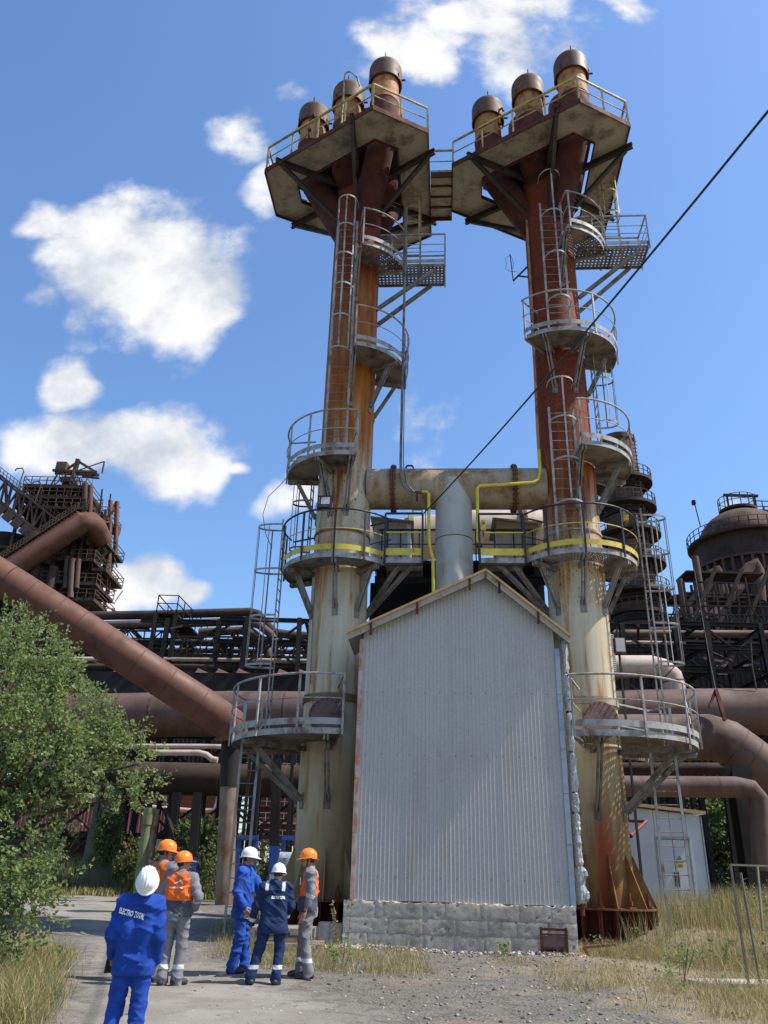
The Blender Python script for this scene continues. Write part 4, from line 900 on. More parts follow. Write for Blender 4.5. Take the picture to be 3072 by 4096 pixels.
for k, (x0, x1, y, yy, lb) in enumerate(((-60, 380, 1402, 59, 'left lattice girder spanning behind the tree'), (372, 720, 1418, 57.5, 'lattice girder between the catwalk rack and the orange stack'), (1440, 1760, 1350, 57, 'lattice gantry girder under the dome'))):
    t = thing('lattice_girder', lb, 'girder'); m = MB(); a, b = Vector(AT(x0, y, yy)), Vector(AT(x1, y + 3, yy))
    for dy in (0, 2.2): lattice_beam(m, a + Vector((0, dy, 0)), b + Vector((0, dy, 0)), 1.5, 12)
    m.obj('girder', M['soot'], t)
# made-up black walls standing for the deep shade under and behind the pipes
def shade_wall(label, x0, x1, y, z0, z1, slots, name='long_shed', mt='soot', pitch=.5):
    t = thing(name, label, 'building'); n = int((x1 - x0) / pitch); pr = []
    for k in range(n): a = x0 + pitch * k; pr += [(a, y), (a + pitch * .5, y), (a + pitch * .6, y - .08), (a + pitch * .9, y - .08)]
    V = [(a, b, z0) for a, b in pr] + [(a, b, z1) for a, b in pr]; m = MB().add(V, [(k, k + 1, len(pr) + k + 1, len(pr) + k) for k in range(len(pr) - 1)])
    m.box(x0, x1, y + .05, y + 9, z0, z1 - .3); m.obj('wall', M[mt], t)
    MB().box(x0 - .4, x1 + .4, y - .5, y + 9, z1, z1 + .2).obj('roof', M['soot'], t)
    p = MB()
    for k in range(int((x1 - x0) / 6)): p.beam((x0 + 6 * k + 1, y + .3, 0), (x0 + 6 * k + 1, y + .3, z0), .4, .4, .03)
    if z0 > .5: p.obj('columns', M['soot'], t)
    for (a, b, c, d) in slots: MB().box(a, b, y - .14, y - .09, c, d).obj('window', M['windowlit'] if False else M['hut'], t)  # pale strips standing for slots of light, not real panes
    return t
rr = random.Random(12); sl = []
for k in range(16): x = 17 + k * 1.35 + rr.uniform(-.3, .3); w = rr.uniform(.25, .9); z = rr.choice((13.2, 15.4, 17.9, 13.2)); sl.append((x, x + w, z, z + rr.choice((.12, .3, .75))))
shade_wall('long soot-black shed with small bright panes behind the mauve pipes and lattice', 9, 62, 68, 6.2, 20.6, sl)
shade_wall('long soot-black shed behind the left pipe racks', -66, 9, 97, 12.0, 25.4, [])
shade_wall('low black shed closing the view behind the far right pillars', 26, 70, 92, 0, 9.5, [])

# faded red building on piers
def red_building():
    t = thing('red_building', 'faded red corrugated building raised on pale piers in the left background', 'building'); y = 80; z0, z1 = 4.35, 8.4; x = -38.0
    for k in range(9):
        w = 2.6; pr = []
        for j in range(8): a = x + j * w / 8; pr += [(a, y), (a + .14, y), (a + .2, y - .08), (a + .27, y - .08)]
        pr.append((x + w, y)); V = [(a, b, z0 - .1 * (k % 2)) for a, b in pr] + [(a, b, z1) for a, b in pr]
        MB().add(V, [(i, i + 1, len(pr) + i + 1, len(pr) + i) for i in range(len(pr) - 1)]).obj('wall_panel', M['redor'] if k >= 7 else M['red'], t); x += w
    MB().box(-38, x, y + .05, y + 10, z0, z1).obj('body', M['red'], t)
    MB().box(-38.3, x + .3, y - .3, y + 10, z1, z1 + .25).obj('roof', M['soot'], t)
    MB().box(-38, x, y + .5, y + 10, z0 - .5, z0 - .02).obj('floor_slab', M['soot'], t)
    for u in (-34, -29.5, -24.6, -20.4, -15.6): MB().hexa([(u - .55, y + .2, 0), (u + .55, y + .2, 0), (u + .55, y + 1.3, 0), (u - .55, y + 1.3, 0), (u - .45, y + .3, z0 - .5), (u + .45, y + .3, z0 - .5), (u + .45, y + 1.2, z0 - .5), (u - .45, y + 1.2, z0 - .5)]).obj('pier', M['pier'], t)
    m = MB(); m.tube([(-30, y - 1, 7.9), (-22, y - 1, 6.6), (-16.5, y - 1, 6.3), (-15, y - 1, 6.5), (-14.7, y - 1, 8.2)], .22, 10); m.obj('service_pipe', M['beige'], t, 50)
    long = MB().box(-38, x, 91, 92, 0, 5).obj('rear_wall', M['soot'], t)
red_building()
def far_plant():
    t = thing('stair_tower', 'distant rusty conveyor house with zigzag stairs and many railed landings', 'building'); m = MB(); o = Vector((-10.13, 95.00, 4.53))
    MB().hexa([(o.x - 4.0, 95, 4.6), (o.x + 1.4, 95, 4.0), (o.x + 1.4, 101, 4.0), (o.x - 4.0, 101, 4.6), (o.x - 4.0, 95, 9.5), (o.x + 1.4, 95, 9.0), (o.x + 1.4, 101, 9.0), (o.x - 4.0, 101, 9.5)]).obj('clad_house', M['red'], t)
    for k in range(5):
        z = 4.4 + k * 1.75; MB().box(o.x - 6.0, o.x + 2.0, 93.6, 95, z, z + .14).obj('landing', M['beige'] if k % 2 else M['mauve'], t); r = MB()
        for j in range(9): r.bar((o.x - 6 + j, 93.6, z), (o.x - 6 + j, 93.6, z + 1.1), .07)
        r.bar((o.x - 6, 93.6, z + 1.1), (o.x + 2, 93.6, z + 1.1), .07); r.bar((o.x - 6, 93.6, z + .55), (o.x + 2, 93.6, z + .55), .05); r.obj('railing', M['beige'], t)
        s = MB(); s.bar((o.x - 5.5 + (k % 2) * 3, 93.2, z), (o.x - 2.5 - (k % 2) * 3, 93.2, z + 1.75), .12, .3); s.obj('stair_flight', M['huttan'], t)
    for x in (-5.5, -2.4, 1.2): MB().bar((o.x + x, 95.5, 0), (o.x + x + .2, 95.5, 5), .5).obj('leg', M['pier'], t)
    for k in range(6): MB().bar((o.x - 6 + 1.4 * k, 97, 9), (o.x - 6.5 + 1.4 * k, 97, 14.5), .2).obj('post', M['mauve'], t)
far_plant()

# blue-footed columns and odd posts below the pipes
for k, (xt, xb, yt, yb, yy, lb) in enumerate(((382, 366, 1712, 1905, 52, 'left of two black columns with blue painted feet behind the men in orange'), (428, 412, 1712, 1925, 46, 'right of two black columns with blue painted feet behind the men in orange'), (598, 590, 1640, 1940, 44, 'blue-footed black column seen through the ground ladder of the orange stack'))):
    t = thing('column', lb, 'column', group='black columns with blue feet'); a, b = Vector(AT(xt, yt, yy)), Vector(AT(xb, yb, yy)); b.z = 0; c = b.lerp(a, .38)
    MB().beam(b, c, .46, .46, .05, (0, 1, 0)).obj('blue_foot', M['bluep'], t); MB().beam(c, a, .46, .46, .05, (0, 1, 0)).obj('shaft', M['soot'], t)
    if k == 1: MB().bar(b + Vector((-2.4, 2, 4.5)), b + Vector((0, 0, .4)), .2).obj('brace', M['soot'], t)
for (x, yy, lb) in ((628, 42, 'small blue steel frame beside the orange stack behind the white helmet'), (530, 43, 'blue painted trestle leg behind the man in plain blue')):
    t = thing('blue_frame', lb, 'frame'); c = Vector(AT(x, 1870, yy)); w = .42; m = MB()
    for dx in (-w, w): m.bar((c.x + dx, c.y, 0), (c.x + dx, c.y, 3.0), .22, .12)
    m.bar((c.x - w - .1, c.y, 2.95), (c.x + w + .1, c.y, 2.95), .2, .22); m.bar((c.x - w, c.y, 1.3), (c.x + w, c.y, 1.3), .1); m.obj('frame', M['bluep'], t); m = MB()
    for dx in (-w * .7, w * .7): m.bar((c.x + dx, c.y + .3, 0), (c.x + dx, c.y + .3, 7.5), .16)
    m.obj('guide_posts', M['soot'], t)
t = thing('pump_unit', 'squat grey pump set on a stand behind the man in navy', 'machine'); c = Vector(AT(612, 1900, 34))
m = MB(); m.box(c.x - .5, c.x + .5, c.y - .4, c.y + .4, .75, 1.35); m.obj('housing', M['greyeq'], t); m = MB(); m.lathe([(.0, .35), (.45, .30), (.5, .0), (.3, -.1)], 12, (c.x + .2, c.y, 1.65)); m.tube([(c.x - .2, c.y, 1.9), (c.x + .8, c.y, 1.9)], .26, 14); m.obj('motor', M['greyeq'], t, 40)
m = MB()
for dx in (-.45, .45): m.bar((c.x + dx, c.y, 0), (c.x + dx, c.y, .75), .12)
m.box(c.x - .65, c.x + .65, c.y - .45, c.y + .45, .66, .75); m.obj('stand', M['soot'], t)
t = thing('leaning_prop', 'thin brown prop leaning from the red building to the ground', 'prop'); MB().bar((-18.92, 60.00, 5.43), (-16.16, 57.00, 2.07), .2, .2).obj('prop', M['pillar'], t)
for (x, yt, r, lb, mt) in ((324, 1745, .30, 'mossy green round post behind the orange helmets', 'greenpost'), (338, 1748, .20, 'slim brown post next to the mossy green one', 'pillar')):
    t = thing('post', lb, 'post'); a = Vector(AT(x, yt, 48)); m = MB(); m.tube([(a.x, a.y, 0), a], r, 14); m.tube([a - Vector((0, 0, .9)), a - Vector((0, 0, .35))], r * 1.15, 14); m.obj('post', M[mt], t, 40)
t = thing('bollard', 'wide dark tapering footing with sun stripes at the left behind the weeds', 'footing'); c = Vector(AT(212, 1850, 50)); m = MB(); m.lathe([(.95, 0), (.8, 2.2), (.65, 5.4), (.6, 5.8), (0, 5.8)], 24, (c.x, c.y, 0)); m.obj('footing', M['footing'], t, 40)

# ------------------------------------------------------------------ blast furnace far left
def furnace():
    t = thing('blast_furnace', 'rusty blast furnace tower of decks and pipes in the far left background', 'blast furnace'); Yb = 112
    s = 112 / 1711 * 1.0; rr = random.Random(21)
    def X(x, y=1200): return Vector(AT(x, y, Yb))
    def deck(x0, x1, y, d0, d1, name='deck', rail=True, mt='furn'):
        a, b = X(x0, y), X(x1, y); z = (a.z + b.z) / 2; dk = MB().box(a.x, b.x, Yb + d0, Yb + d1, z - .45, z).obj(name, M['sootbrown'], t)
        if rail:
            r = MB(); n = max(2, int((b.x - a.x) / 1.1))
            for yy in (Yb + d0, Yb + d1):
                for k in range(n + 1): xx = a.x + (b.x - a.x) * k / n; r.bar((xx, yy, z), (xx, yy, z + 1.25), .10)
                for h in (1.25, .65): r.bar((a.x, yy, z + h), (b.x, yy, z + h), .09)
            for xx in (a.x, b.x):
                for h in (1.25, .65): r.bar((xx, Yb + d0, z + h), (xx, Yb + d1, z + h), .09)
            r.obj('railing', M[mt], dk)
        return z
    zs = []
    for (x0, x1, y, d0, d1) in ((72, 203, 1071, -4, 4), (66, 206, 1096, -4.5, 5), (60, 212, 1122, -5, 5), (198, 243, 1128, -3, 4), (150, 216, 1178, -5, 5), (196, 250, 1190, -4, 4), (148, 232, 1236, -6, 5), (222, 252, 1252, -5, 3), (90, 150, 1258, -3, 3), (120, 176, 1282, -6, -2), (188, 236, 1286, -6, 2), (160, 232, 1318, -6, 3)): zs.append(deck(x0, x1, y, d0, d1))
    c = X(128, 1200); MB().lathe([(4.6, 24), (5.2, 34), (4.6, 40), (3.6, 46), (2.4, 51.5), (0, 52)], 24, (c.x, Yb + 1, 0)).obj('shaft', M['sootbrown'], t, 30)
    for (x, y0, y1) in ((72, 1071, 1340), (110, 1071, 1340), (166, 1071, 1340), (201, 1071, 1340), (243, 1120, 1330), (226, 1128, 1340), (205, 1128, 1340)):
        for dy in (-3.2, 3.2):
            a, b = X(x, y0), X(x + 0, y1); MB().bar((a.x, Yb + dy, b.z), (a.x, Yb + dy, a.z), .42).obj('column', M['furn'], t)
    m = MB()
    for k in range(110):
        x = rr.uniform(62, 246); y = rr.uniform(1080, 1315); a = X(x, y); m.bar((a.x, Yb + rr.uniform(-4.5, 4), a.z), (a.x + rr.uniform(-2.6, 2.6), Yb + rr.uniform(-4.5, 4), a.z + rr.uniform(-2.6, 2.6)), rr.uniform(.09, .22))
    m.obj('braces', M['furn'], t); m = MB()
    for k in range(90):
        x = rr.uniform(70, 248); y = rr.uniform(1080, 1300); a = X(x, y); m.bar((a.x, Yb - 4 + rr.uniform(-1, 6), a.z), (a.x, Yb - 4 + rr.uniform(-1, 6), a.z + rr.uniform(1, 4)), rr.uniform(.10, .26))
    m.obj('small_uprights', M['furn'], t)
    for (x, y0, y1, r, mt, d) in ((206, 1072, 1190, .40, 'furn', -4.6), (216, 1076, 1200, .36, 'furn', -4.4), (243, 1087, 1260, .34, 'brown', -1), (253, 1084, 1200, .36, 'brown', 0), (188, 1240, 1320, .42, 'mauve', -6.2), (176, 1234, 1300, .34, 'furn', -6.1), (200, 1240, 1300, .34, 'furn', -6.1)):
        a, b = X(x, y0), X(x - 4, y1); MB().tube([(a.x, Yb + d, a.z), (b.x, Yb + d, b.z)], r, 10).obj('upright_pipe', M[mt], t, 40)
    for k in range(5):
        z = 33 + k * 3.4; a = X(228, 1200); st = MB(); st.bar((a.x - 1.5 + 3 * (k % 2), Yb - 3.6, z), (a.x + 1.5 - 3 * (k % 2), Yb - 3.6, z + 3.4), .12, .35); st.obj('stair_flight', M['furn'], t)
    for k in range(4):
        a = X((96, 128, 104, 140)[k], (1228, 1250, 1285, 1300)[k]); MB().tube([(a.x, Yb - 6, a.z), (a.x, Yb - 6, a.z + 3.2)], 1.0 - .1 * k, 14).obj('dust_leg', M['sootbrown'], t, 40)
    # derrick on top
    b = X(142, 1068); z0 = b.z; m = MB()
    for dx in (-2.2, 2.2):
        for dy in (-1.5, 1.5): m.bar((b.x + dx, Yb + dy, z0), (b.x + dx * .45, Yb + dy, z0 + 3.6), .2)
    for dx in (-2.2, 2.2): m.bar((b.x + dx, Yb - 1.5, z0), (b.x - dx * .45, Yb - 1.5, z0 + 3.6), .14)
    cr = m.obj('derrick_base', M['furn'], t); k = deck(134, 160, 1038, -1.2, 1.2)
    zt = X(150, 992).z; m = MB(); m.bar((b.x + .3, Yb, z0), (b.x + .8, Yb, zt), .6); m.obj('derrick_mast', M['furn'], t)
    zj = X(150, 1020).z; xl, xr = X(117, 1017).x, X(212, 1023).x; m = MB(); m.bar((xl, Yb - .5, zj), (xr, Yb - .5, zj - .1), .36); m.bar((xl, Yb + .5, zj), (xr, Yb + .5, zj - .1), .36); m.bar((b.x + 2, Yb, zj - .7), (xr + .3, Yb, zj - .9), .5, .2); m.bar((b.x + .8, Yb, zt - .3), (xr - .5, Yb, zj + .2), .34); m.bar((b.x + .8, Yb, zt - .4), (xl + 2, Yb, zj + .5), .3); m.bar((b.x + .8, Yb, zj + .2), (b.x + 5, Yb, zj + 2.1), .14); m.bar((b.x + 5, Yb, zj), (b.x + 5, Yb, zj + 2.1), .2); m.obj('derrick_jib', M['furn'], t)
    MB().box(xl + .4, xl + 2.0, Yb - .7, Yb + .7, zj + .1, zj + 1.5).obj('counterweight', M['furn'], t); MB().bar((xr - .8, Yb, zj - 6.5), (xr - .6, Yb, zj), .05).obj('hoist_rope', M['black'], t)
furnace()
def inclined(label, name, cat, p, q, r, mt):
    t = thing(name, label, cat); p, q = Vector(p), Vector(q); MB().tube([p, q, q + Vector((.7, .7, .2)), q + Vector((1.0, 2.0, .1)), q + Vector((1.2, 4.5, -.8))], r, 28).obj('duct', M[mt], t, 40); d = q - p; m = MB(); n = 34
    for k in range(n + 1):
        w = p.lerp(q, k / n) + Vector((-.8, -1.0, r * .98)); m.bar(w, w + Vector((0, 0, 1.0)), .09); m.bar(w + Vector((0, -.1, -.5)), w + Vector((0, .9, -.2)), .12)
    for h in (0, .55, 1.0): m.bar(p + Vector((-.8, -1.0, r * .98 + h)), q + Vector((-.8, -1.0, r * .98 + h)), .10)
    m.bar(p + Vector((-1.1, -.6, r * .9)), q + Vector((-1.1, -.6, r * .9)), .8, .12)
    m.obj('walkway', M['furn'], t); return t
inclined('fat rusty downcomer duct climbing to the blast furnace with a railed walkway on top', 'downcomer_duct', 'duct', (-56.02, 104.00, 34.71), (-42.90, 104.00, 46.12), 1.55, 'brown')
t = thing('skip_bridge', 'rusty lattice skip bridge sloping up out of the left edge from the blast furnace', 'conveyor'); m = MB(); p, q = Vector((-65.17, 108.00, 56.18)), Vector((-46.38, 106.00, 42.62))
for dy in (0, 4): lattice_beam(m, p + Vector((0, dy, 0)), q + Vector((0, dy, 0)), 3.6, 16, .32)
m.obj('lattice', M['furn'], t); m = MB(); m.bar(p + Vector((0, 2, -.4)), q + Vector((0, 2, -.4)), 4.2, 1.3); m.obj('trough', M['sootbrown'], t)
m = MB()
for k in range(12):
    w = p.lerp(q, k / 12) + Vector((0, -.3, -1.2)); e = p.lerp(q, (k + .85) / 12) + Vector((0, -.3, -1.2)); m.bar(w, e, .1, 1.5)
m.obj('side_plates', M['furn'], t); m = MB()
for k in range(30): w = p.lerp(q, k / 30) + Vector((0, 0, 3.6)); m.bar(w, w + Vector((0, 0, 1.2)), .08)
for h in (4.8, 4.2): m.bar(p + Vector((0, 0, h)), q + Vector((0, 0, h)), .08)
m.obj('railing', M['furn'], t); m = MB()
for f in (.55, .72): w = p.lerp(q, f) + Vector((0, 0, 3.6)); m.tube([w, w + Vector((.3, 0, 2.9)), w + Vector((0, 0, 3.5)), w + Vector((-.9, 0, 3.4)), w + Vector((-1.0, 0, 3.0))], .1, 6)
m.obj('lamp_arms', M['furn'], t)
t = thing('dust_catcher', 'dark dust catcher vessel and frames under the skip bridge at the left edge', 'vessel'); c = Vector((-58.49, 116.00, 42.79)); MB().lathe([(2, -14), (5, -6), (5.2, 2), (3.4, 5), (0, 6)], 24, c).obj('vessel', M['sootbrown'], t, 40); m = MB()
for k in range(8): m.bar((c.x - 6 + k * 2, c.y - 6, 20), (c.x - 6 + k * 2 + rr.uniform(-1, 1), c.y - 6, c.z + rr.uniform(-2, 3)), .4)
for k in range(5): m.bar((c.x - 8, c.y - 6, c.z - 9 + 2.6 * k), (c.x + 9, c.y - 6, c.z - 9 + 2.6 * k), .35)
m.obj('frame', M['furn'], t)

# ------------------------------------------------------------------ banded dark chimney, hot stove with dome
def chimney():
    t = thing('banded_chimney', 'dark brown chimney with six ring platforms behind the dark red stack', 'chimney'); a, b = Vector((28.96, 85.00, 50.61)), Vector((28.37, 85.00, 28.37)); cx, cy = (a.x + b.x) / 2 - .1, 85
    MB().lathe([(2.75, 0), (2.62, 28), (2.15, 46), (1.95, 50.2), (2.1, 50.3), (2.1, 50.9), (1.7, 50.9)], 36, (cx, cy, 0)).obj('shaft', M['furn'], t, 40)
    for (y, r) in ((1037, 1.15), (1092, 1.2), (1150, 1.25), (1215, 1.3), (1282, 1.35), (1324, .6)):
        z = Vector(AT(1400, y, 83)).z; rs = 2.65 - (z - 28) * .021 if z < 46 else 2.2; p = MB(); p.sector(rs, rs + r, z, z + .35, 0, 360, 30, (cx, cy)); pl = p.obj('ring_platform', M['sootbrown'], t, 30); m = MB()
        for k in range(24): q = pol(rs + r - .08, 15 * k); m.bar((cx + q[0], cy + q[1], z + .3), (cx + q[0], cy + q[1], z + 1.55), .09)
        for h in (1.55, .95): m.tube([(cx + pol(rs + r - .08, 15 * k)[0], cy + pol(rs + r - .08, 15 * k)[1], z + h) for k in range(25)], .05, 5)
        m.obj('railing', M['furn'], pl); MB().sector(rs, rs + .2, z - .9, z - .3, 0, 360, 30, (cx, cy)).obj('stiffener_band', M['soot'], pl)
    m = MB()
    for dx in (-.28, .28): m.bar((cx + 1.2 + dx, cy - 2.75, 24), (cx + 1.0 + dx, cy - 2.2, 50.5), .1)
    for k in range(52): m.bar((cx + .9, cy - 2.75 + k * .0105, 24 + k * .5), (cx + 1.5, cy - 2.75 + k * .0105, 24 + k * .5), .07)
    m.obj('ladder', M['furn'], t)
chimney()
def stove():
    t = thing('hot_stove', 'domed rust brown hot stove with ring galleries at the far right', 'stove'); c = Vector((45.16, 92.00, 38.82)); cx, cy = c.x + .3, 92; rad = 6.0
    zd = Vector(AT(1489, 1178, 92)).z; MB().lathe([(rad, 0), (rad, zd)], 48, (cx, cy, 0)).obj('shell', M['sootbrown'], t, 40)
    rd = 5.35; MB().lathe([(rd, zd), (rd, zd + .3)] + [(rd * math.cos(R(9 * k)), zd + .3 + 4.5 * math.sin(R(9 * k))) for k in range(9)] + [(.4, zd + 4.85)], 48, (cx, cy, 0)).obj('dome', M['furn'], t, 50)
    def gal(z, r, h=1.3, n=40):
        g = MB().sector(rad - .8 if r > 3 else 0, r, z - .3, z, 0, 360, 40, (cx, cy)).obj('gallery', M['sootbrown'], t, 30); m = MB()
        for k in range(n): q = pol(r - .05, 360 / n * k); m.bar((cx + q[0], cy + q[1], z), (cx + q[0], cy + q[1], z + h), .09)
        for hh in (h, h * .5): m.tube([(cx + pol(r - .05, 9 * k)[0], cy + pol(r - .05, 9 * k)[1], z + hh) for k in range(41)], .05, 5)
        m.obj('railing', M['furn'], g)
    gal(zd + .2, rad + .75); gal(zd - 8.6, rad + .7); gal(zd + 5.0, 2.3, 1.6, 14)
    MB().lathe([(1.9, zd + 4.1), (2.1, zd + 4.9)], 20, (cx, cy, 0)).obj('manhole_cap', M['soot'], t); m = MB(); m.bar((cx - 2, cy - 1, zd + 6.7), (cx + 2.4, cy - 1, zd + 6.7), .3)
    for dx in (-1.6, 1.8): m.bar((cx + dx, cy - 1, zd + 5.0), (cx + dx, cy - 1, zd + 6.7), .2)
    m.obj('hoist_frame', M['soot'], t)
    m = MB().sector(rad + .05, rad + .5, zd - 3.4, zd - 3.1, 0, 360, 48, (cx, cy)); m.sector(rad + .05, rad + .5, zd - 5.3, zd - 5.0, 0, 360, 48, (cx, cy)); m.obj('ring_girder', M['furn'], t, 30)
    b = MB().box(rad + .05, rad + .45, -.14, .14, zd - 5.0, zd - 3.4).mesh('rib', M['furn'])
    for k in range(36): link('rib', b, t, (cx, cy, 0), (0, 0, R(10 * k)))
    for (x, y0, y1) in ((1622, 1196, 1300), (1540, 1212, 1290)):
        a, e, f = Vector(AT(x, y0 + 30, 84)), Vector(AT(x + 8, y0 + 22, 84)), Vector(AT(x + 18, y1, 84)); MB().tube([Vector(AT(x - 80, y0 + 140, 82)), Vector(AT(x - 8, y0 + 42, 84)), a, e, Vector(AT(x + 14, y0 + 36, 84)), f], .75, 14).obj('bent_duct', M['furn'], t, 50)
    w = Vector(AT(1555, 1130, 92)); m = MB(); m.bar((cx - 5.6, cy - 1, zd + 2.2), (cx - 5.9, cy - 1, zd + 5.4), .1); m.box(cx - 6.2, cx - 5.8, cy - 1.2, cy - .8, zd + 5.2, zd + 5.8); m.obj('lamp_post', M['soot'], t)
    m = MB()
    for dy in (0, 1.6):
        m.bar((cx + 2.3, cy + dy, zd + 4.9), (cx + 14, cy + dy, zd + 4.7), .25, .7)
        for k in range(12): m.bar((cx + 2.3 + k, cy + dy, zd + 4.9), (cx + 2.3 + k, cy + dy, zd + 6.5), .09)
        m.bar((cx + 2.3, cy + dy, zd + 6.5), (cx + 14, cy + dy, zd + 6.4), .1)
    m.obj('link_bridge', M['soot'], t)
stove()
t = thing('platform_frame', 'jumble of dark platforms, posts and pipes between the chimney and the domed stove', 'steel frame'); rr = random.Random(31)
o = Vector((31.51, 76.00, 27.15)); m = MB()
for k in range(9): x = o.x - 3.4 + k * 1.1; m.bar((x, 76 + (k % 3), 18), (x, 76 + (k % 3), o.z + rr.uniform(-2, 3.5)), .22)
for k in range(5): m.box(o.x - 4 + k * .8, o.x + 3 + k * 1.0, 75, 78, o.z - 2.4 + 1.3 * k - (k % 2), o.z - 2.2 + 1.3 * k - (k % 2))
m.bar((o.x - 6, 75, 21.5), (o.x + 1.4, 75, o.z + 2), .5); m.bar((o.x - 2, 75, 21.5), (o.x + 4.4, 75, o.z + 1), .4); m.obj('frame', M['sootbrown'], t); m = MB()
for k in range(14): x = o.x - 4 + k * .7; z = o.z - 1.8 + 1.3 * (k // 3) * .6; m.bar((x, 75, z), (x, 75, z + 1.1), .08)
m.tube([(o.x + .5, 75, 20), (o.x + .3, 75, o.z + 4.5)], .35, 10); m.tube([(o.x - 1.4, 75, 20), (o.x - 1.6, 75, o.z + 2)], .3, 10); m.obj('posts', M['furn'], t)
t = thing('gantry_floor', 'dark railed gantry floor across the front of the domed stove', 'platform'); a, b = Vector((27.45, 70.00, 22.95)), Vector((39.82, 70.00, 23.22)); MB().box(a.x, b.x, 68, 80, a.z - .4, a.z).obj('floor', M['soot'], t); m = MB()
for k in range(14): x = a.x + (b.x - a.x) * k / 13; m.bar((x, 68, a.z), (x, 68, a.z + 3.4), .16); m.bar((x, 68, a.z - 3), (x + 1.4, 68, a.z), .2)
for h in (3.4, 1.6): m.bar((a.x, 68, a.z + h), (b.x, 68, a.z + h), .12)
m.obj('railing', M['soot'], t); m = MB()
for k in range(5): x = a.x + 1.5 + k * 2.4; m.bar((x - 2.2, 67.4, a.z - 2), (x + 1.4, 67.4, a.z + 4.6), .3)
m.obj('sloping_chutes', M['sootbrown'], t)
# dark square pillars at the right edge below the pipes
for (x, y, lb) in ((1622, 38, 'black pillar below the lower pipe elbow at the right edge'), (1575, 60, 'slim black slanting pillar in front of the right tree')):
    t = thing('pillar', lb, 'pillar'); c = Vector(AT(x, 1850, y)); m = MB(); m.beam((c.x - (.9 if y > 50 else 0), c.y, 0), (c.x + (1.6 if y > 50 else 0), c.y, 6.4 if y < 50 else 8.5), .9 if y < 50 else .5, .9 if y < 50 else .5, .08); m.obj('pillar', M['soot'], t)

t = thing('pipe_prop', 'rusty prop bracket standing on the bending mauve pipe with a slack rope from the gantry', 'bracket'); a, b, c = Vector((16.69, 39.20, 10.19)), Vector((16.66, 38.60, 8.59)), Vector((16.16, 39.00, 9.27))
m = MB(); m.beam(a, b, .16, .16, .02); m.obj('leg', M['rust'], t); MB().bar(a, c, .10).obj('brace', M['rust'], t); MB().tube([(23.15, 55.00, 22.59), (21.11, 50.00, 17.12), (18.65, 44.00, 12.81), a], .02, 6).obj('rope', M['beam'], t, 60)
for (x0, y0, x1, y1, yy) in ((1622, 1390, 1634, 1490, 45),):
    t = thing('hanging_cable', 'thin dark cable hanging in front of the black shed over the gas main', 'cable'); MB().tube([AT(x0, y0, yy), AT((x0 + x1) / 2 - 3, (y0 + y1) / 2, yy), AT(x1, y1, yy)], .04, 6).obj('cable', M['beam'], t, 60)
# ------------------------------------------------------------------ ground sheet, track, stones
def axis(lo, hi, a, b, step, grow=1.35):
    mid = list(np.arange(a, b + 1e-6, step)); out = []; s = step; x = a
    while x > lo: s *= grow; x -= s; out.append(x)
    out = out[::-1] + mid; s = step; x = b
    while x < hi: s *= grow; x += s; out.append(x)
    return out
def dip(x, y): f = max(0.0, min(1.0, (10.2 - y) / 2.2)); f = f * f * (3 - 2 * f); return -.24 * f * max(0.0, 1 - max(0, x + 1.0) / 3.0) if x < 2 else 0.0
def gz(x, y): return gh(x, y) + dip(x, y)
xs = axis(-2500, 2500, -12, 14, .25); ys = axis(-40, 4000, 5, 32, .25)
V = [(x, y, gz(x, y) if (-40 < x < 40 and y < 90) else 0.0) for y in ys for x in xs]; nx = len(xs)
ii = np.arange(len(ys) - 1)[:, None] * nx + np.arange(nx - 1)[None, :]; ii = ii.ravel()
F = np.stack([ii, ii + 1, ii + nx + 1, ii + nx], 1)
def ground_mat():
    m, nt, b = new_mat('slag_and_dust_ground', 0.95, 0, 0.15)
    g = nd(nt, 'ShaderNodeNewGeometry').outputs['Position']; s = nd(nt, 'ShaderNodeSeparateXYZ', ins={0: g}); x, y = s.outputs[0], s.outputs[1]
    big = noise(nt, g, 0.55, 5, 0.6); mid = noise(nt, g, 3.0, 6, 0.65); fine = noise(nt, g, 24.0, 6, 0.7); peb = nd(nt, 'ShaderNodeTexVoronoi', ins={'Vector': g, 'Scale': 22.0, 'Randomness': 1.0})
    c = mixc(nt, sstep(nt, mid, .35, .65), (.110, .098, .082), (.170, .152, .128))
    c = mixc(nt, sstep(nt, fine, .5, .72), c, (.25, .23, .20)); c = mixc(nt, sstep(nt, fine, .42, .28), c, (.045, .04, .036))
    straw = mth(nt, 'ADD', mth(nt, 'MULTIPLY', x, .22), mth(nt, 'MULTIPLY', mth(nt, 'SUBTRACT', big, .5), 4.2)); straw = sstep(nt, straw, .25, 1.3)
    c = mixc(nt, mth(nt, 'MULTIPLY', straw, .75), c, mixc(nt, fine, (.20, .15, .085), (.36, .28, .16)))
    far = sstep(nt, y, 40, 52); c = mixc(nt, far, c, mixc(nt, mid, (.10, .10, .04), (.20, .17, .08)))
    c = mixc(nt, sstep(nt, peb.outputs['Distance'], .28, .10), c, mixc(nt, sstep(nt, fine, .3, .7), (.10, .09, .08), (.40, .37, .33)))
    nt.links.new(c, b.inputs['Base Color']); bump(nt, b, mth(nt, 'ADD', fine, mth(nt, 'MULTIPLY', peb.outputs['Distance'], -.8)), .8, .03); return m
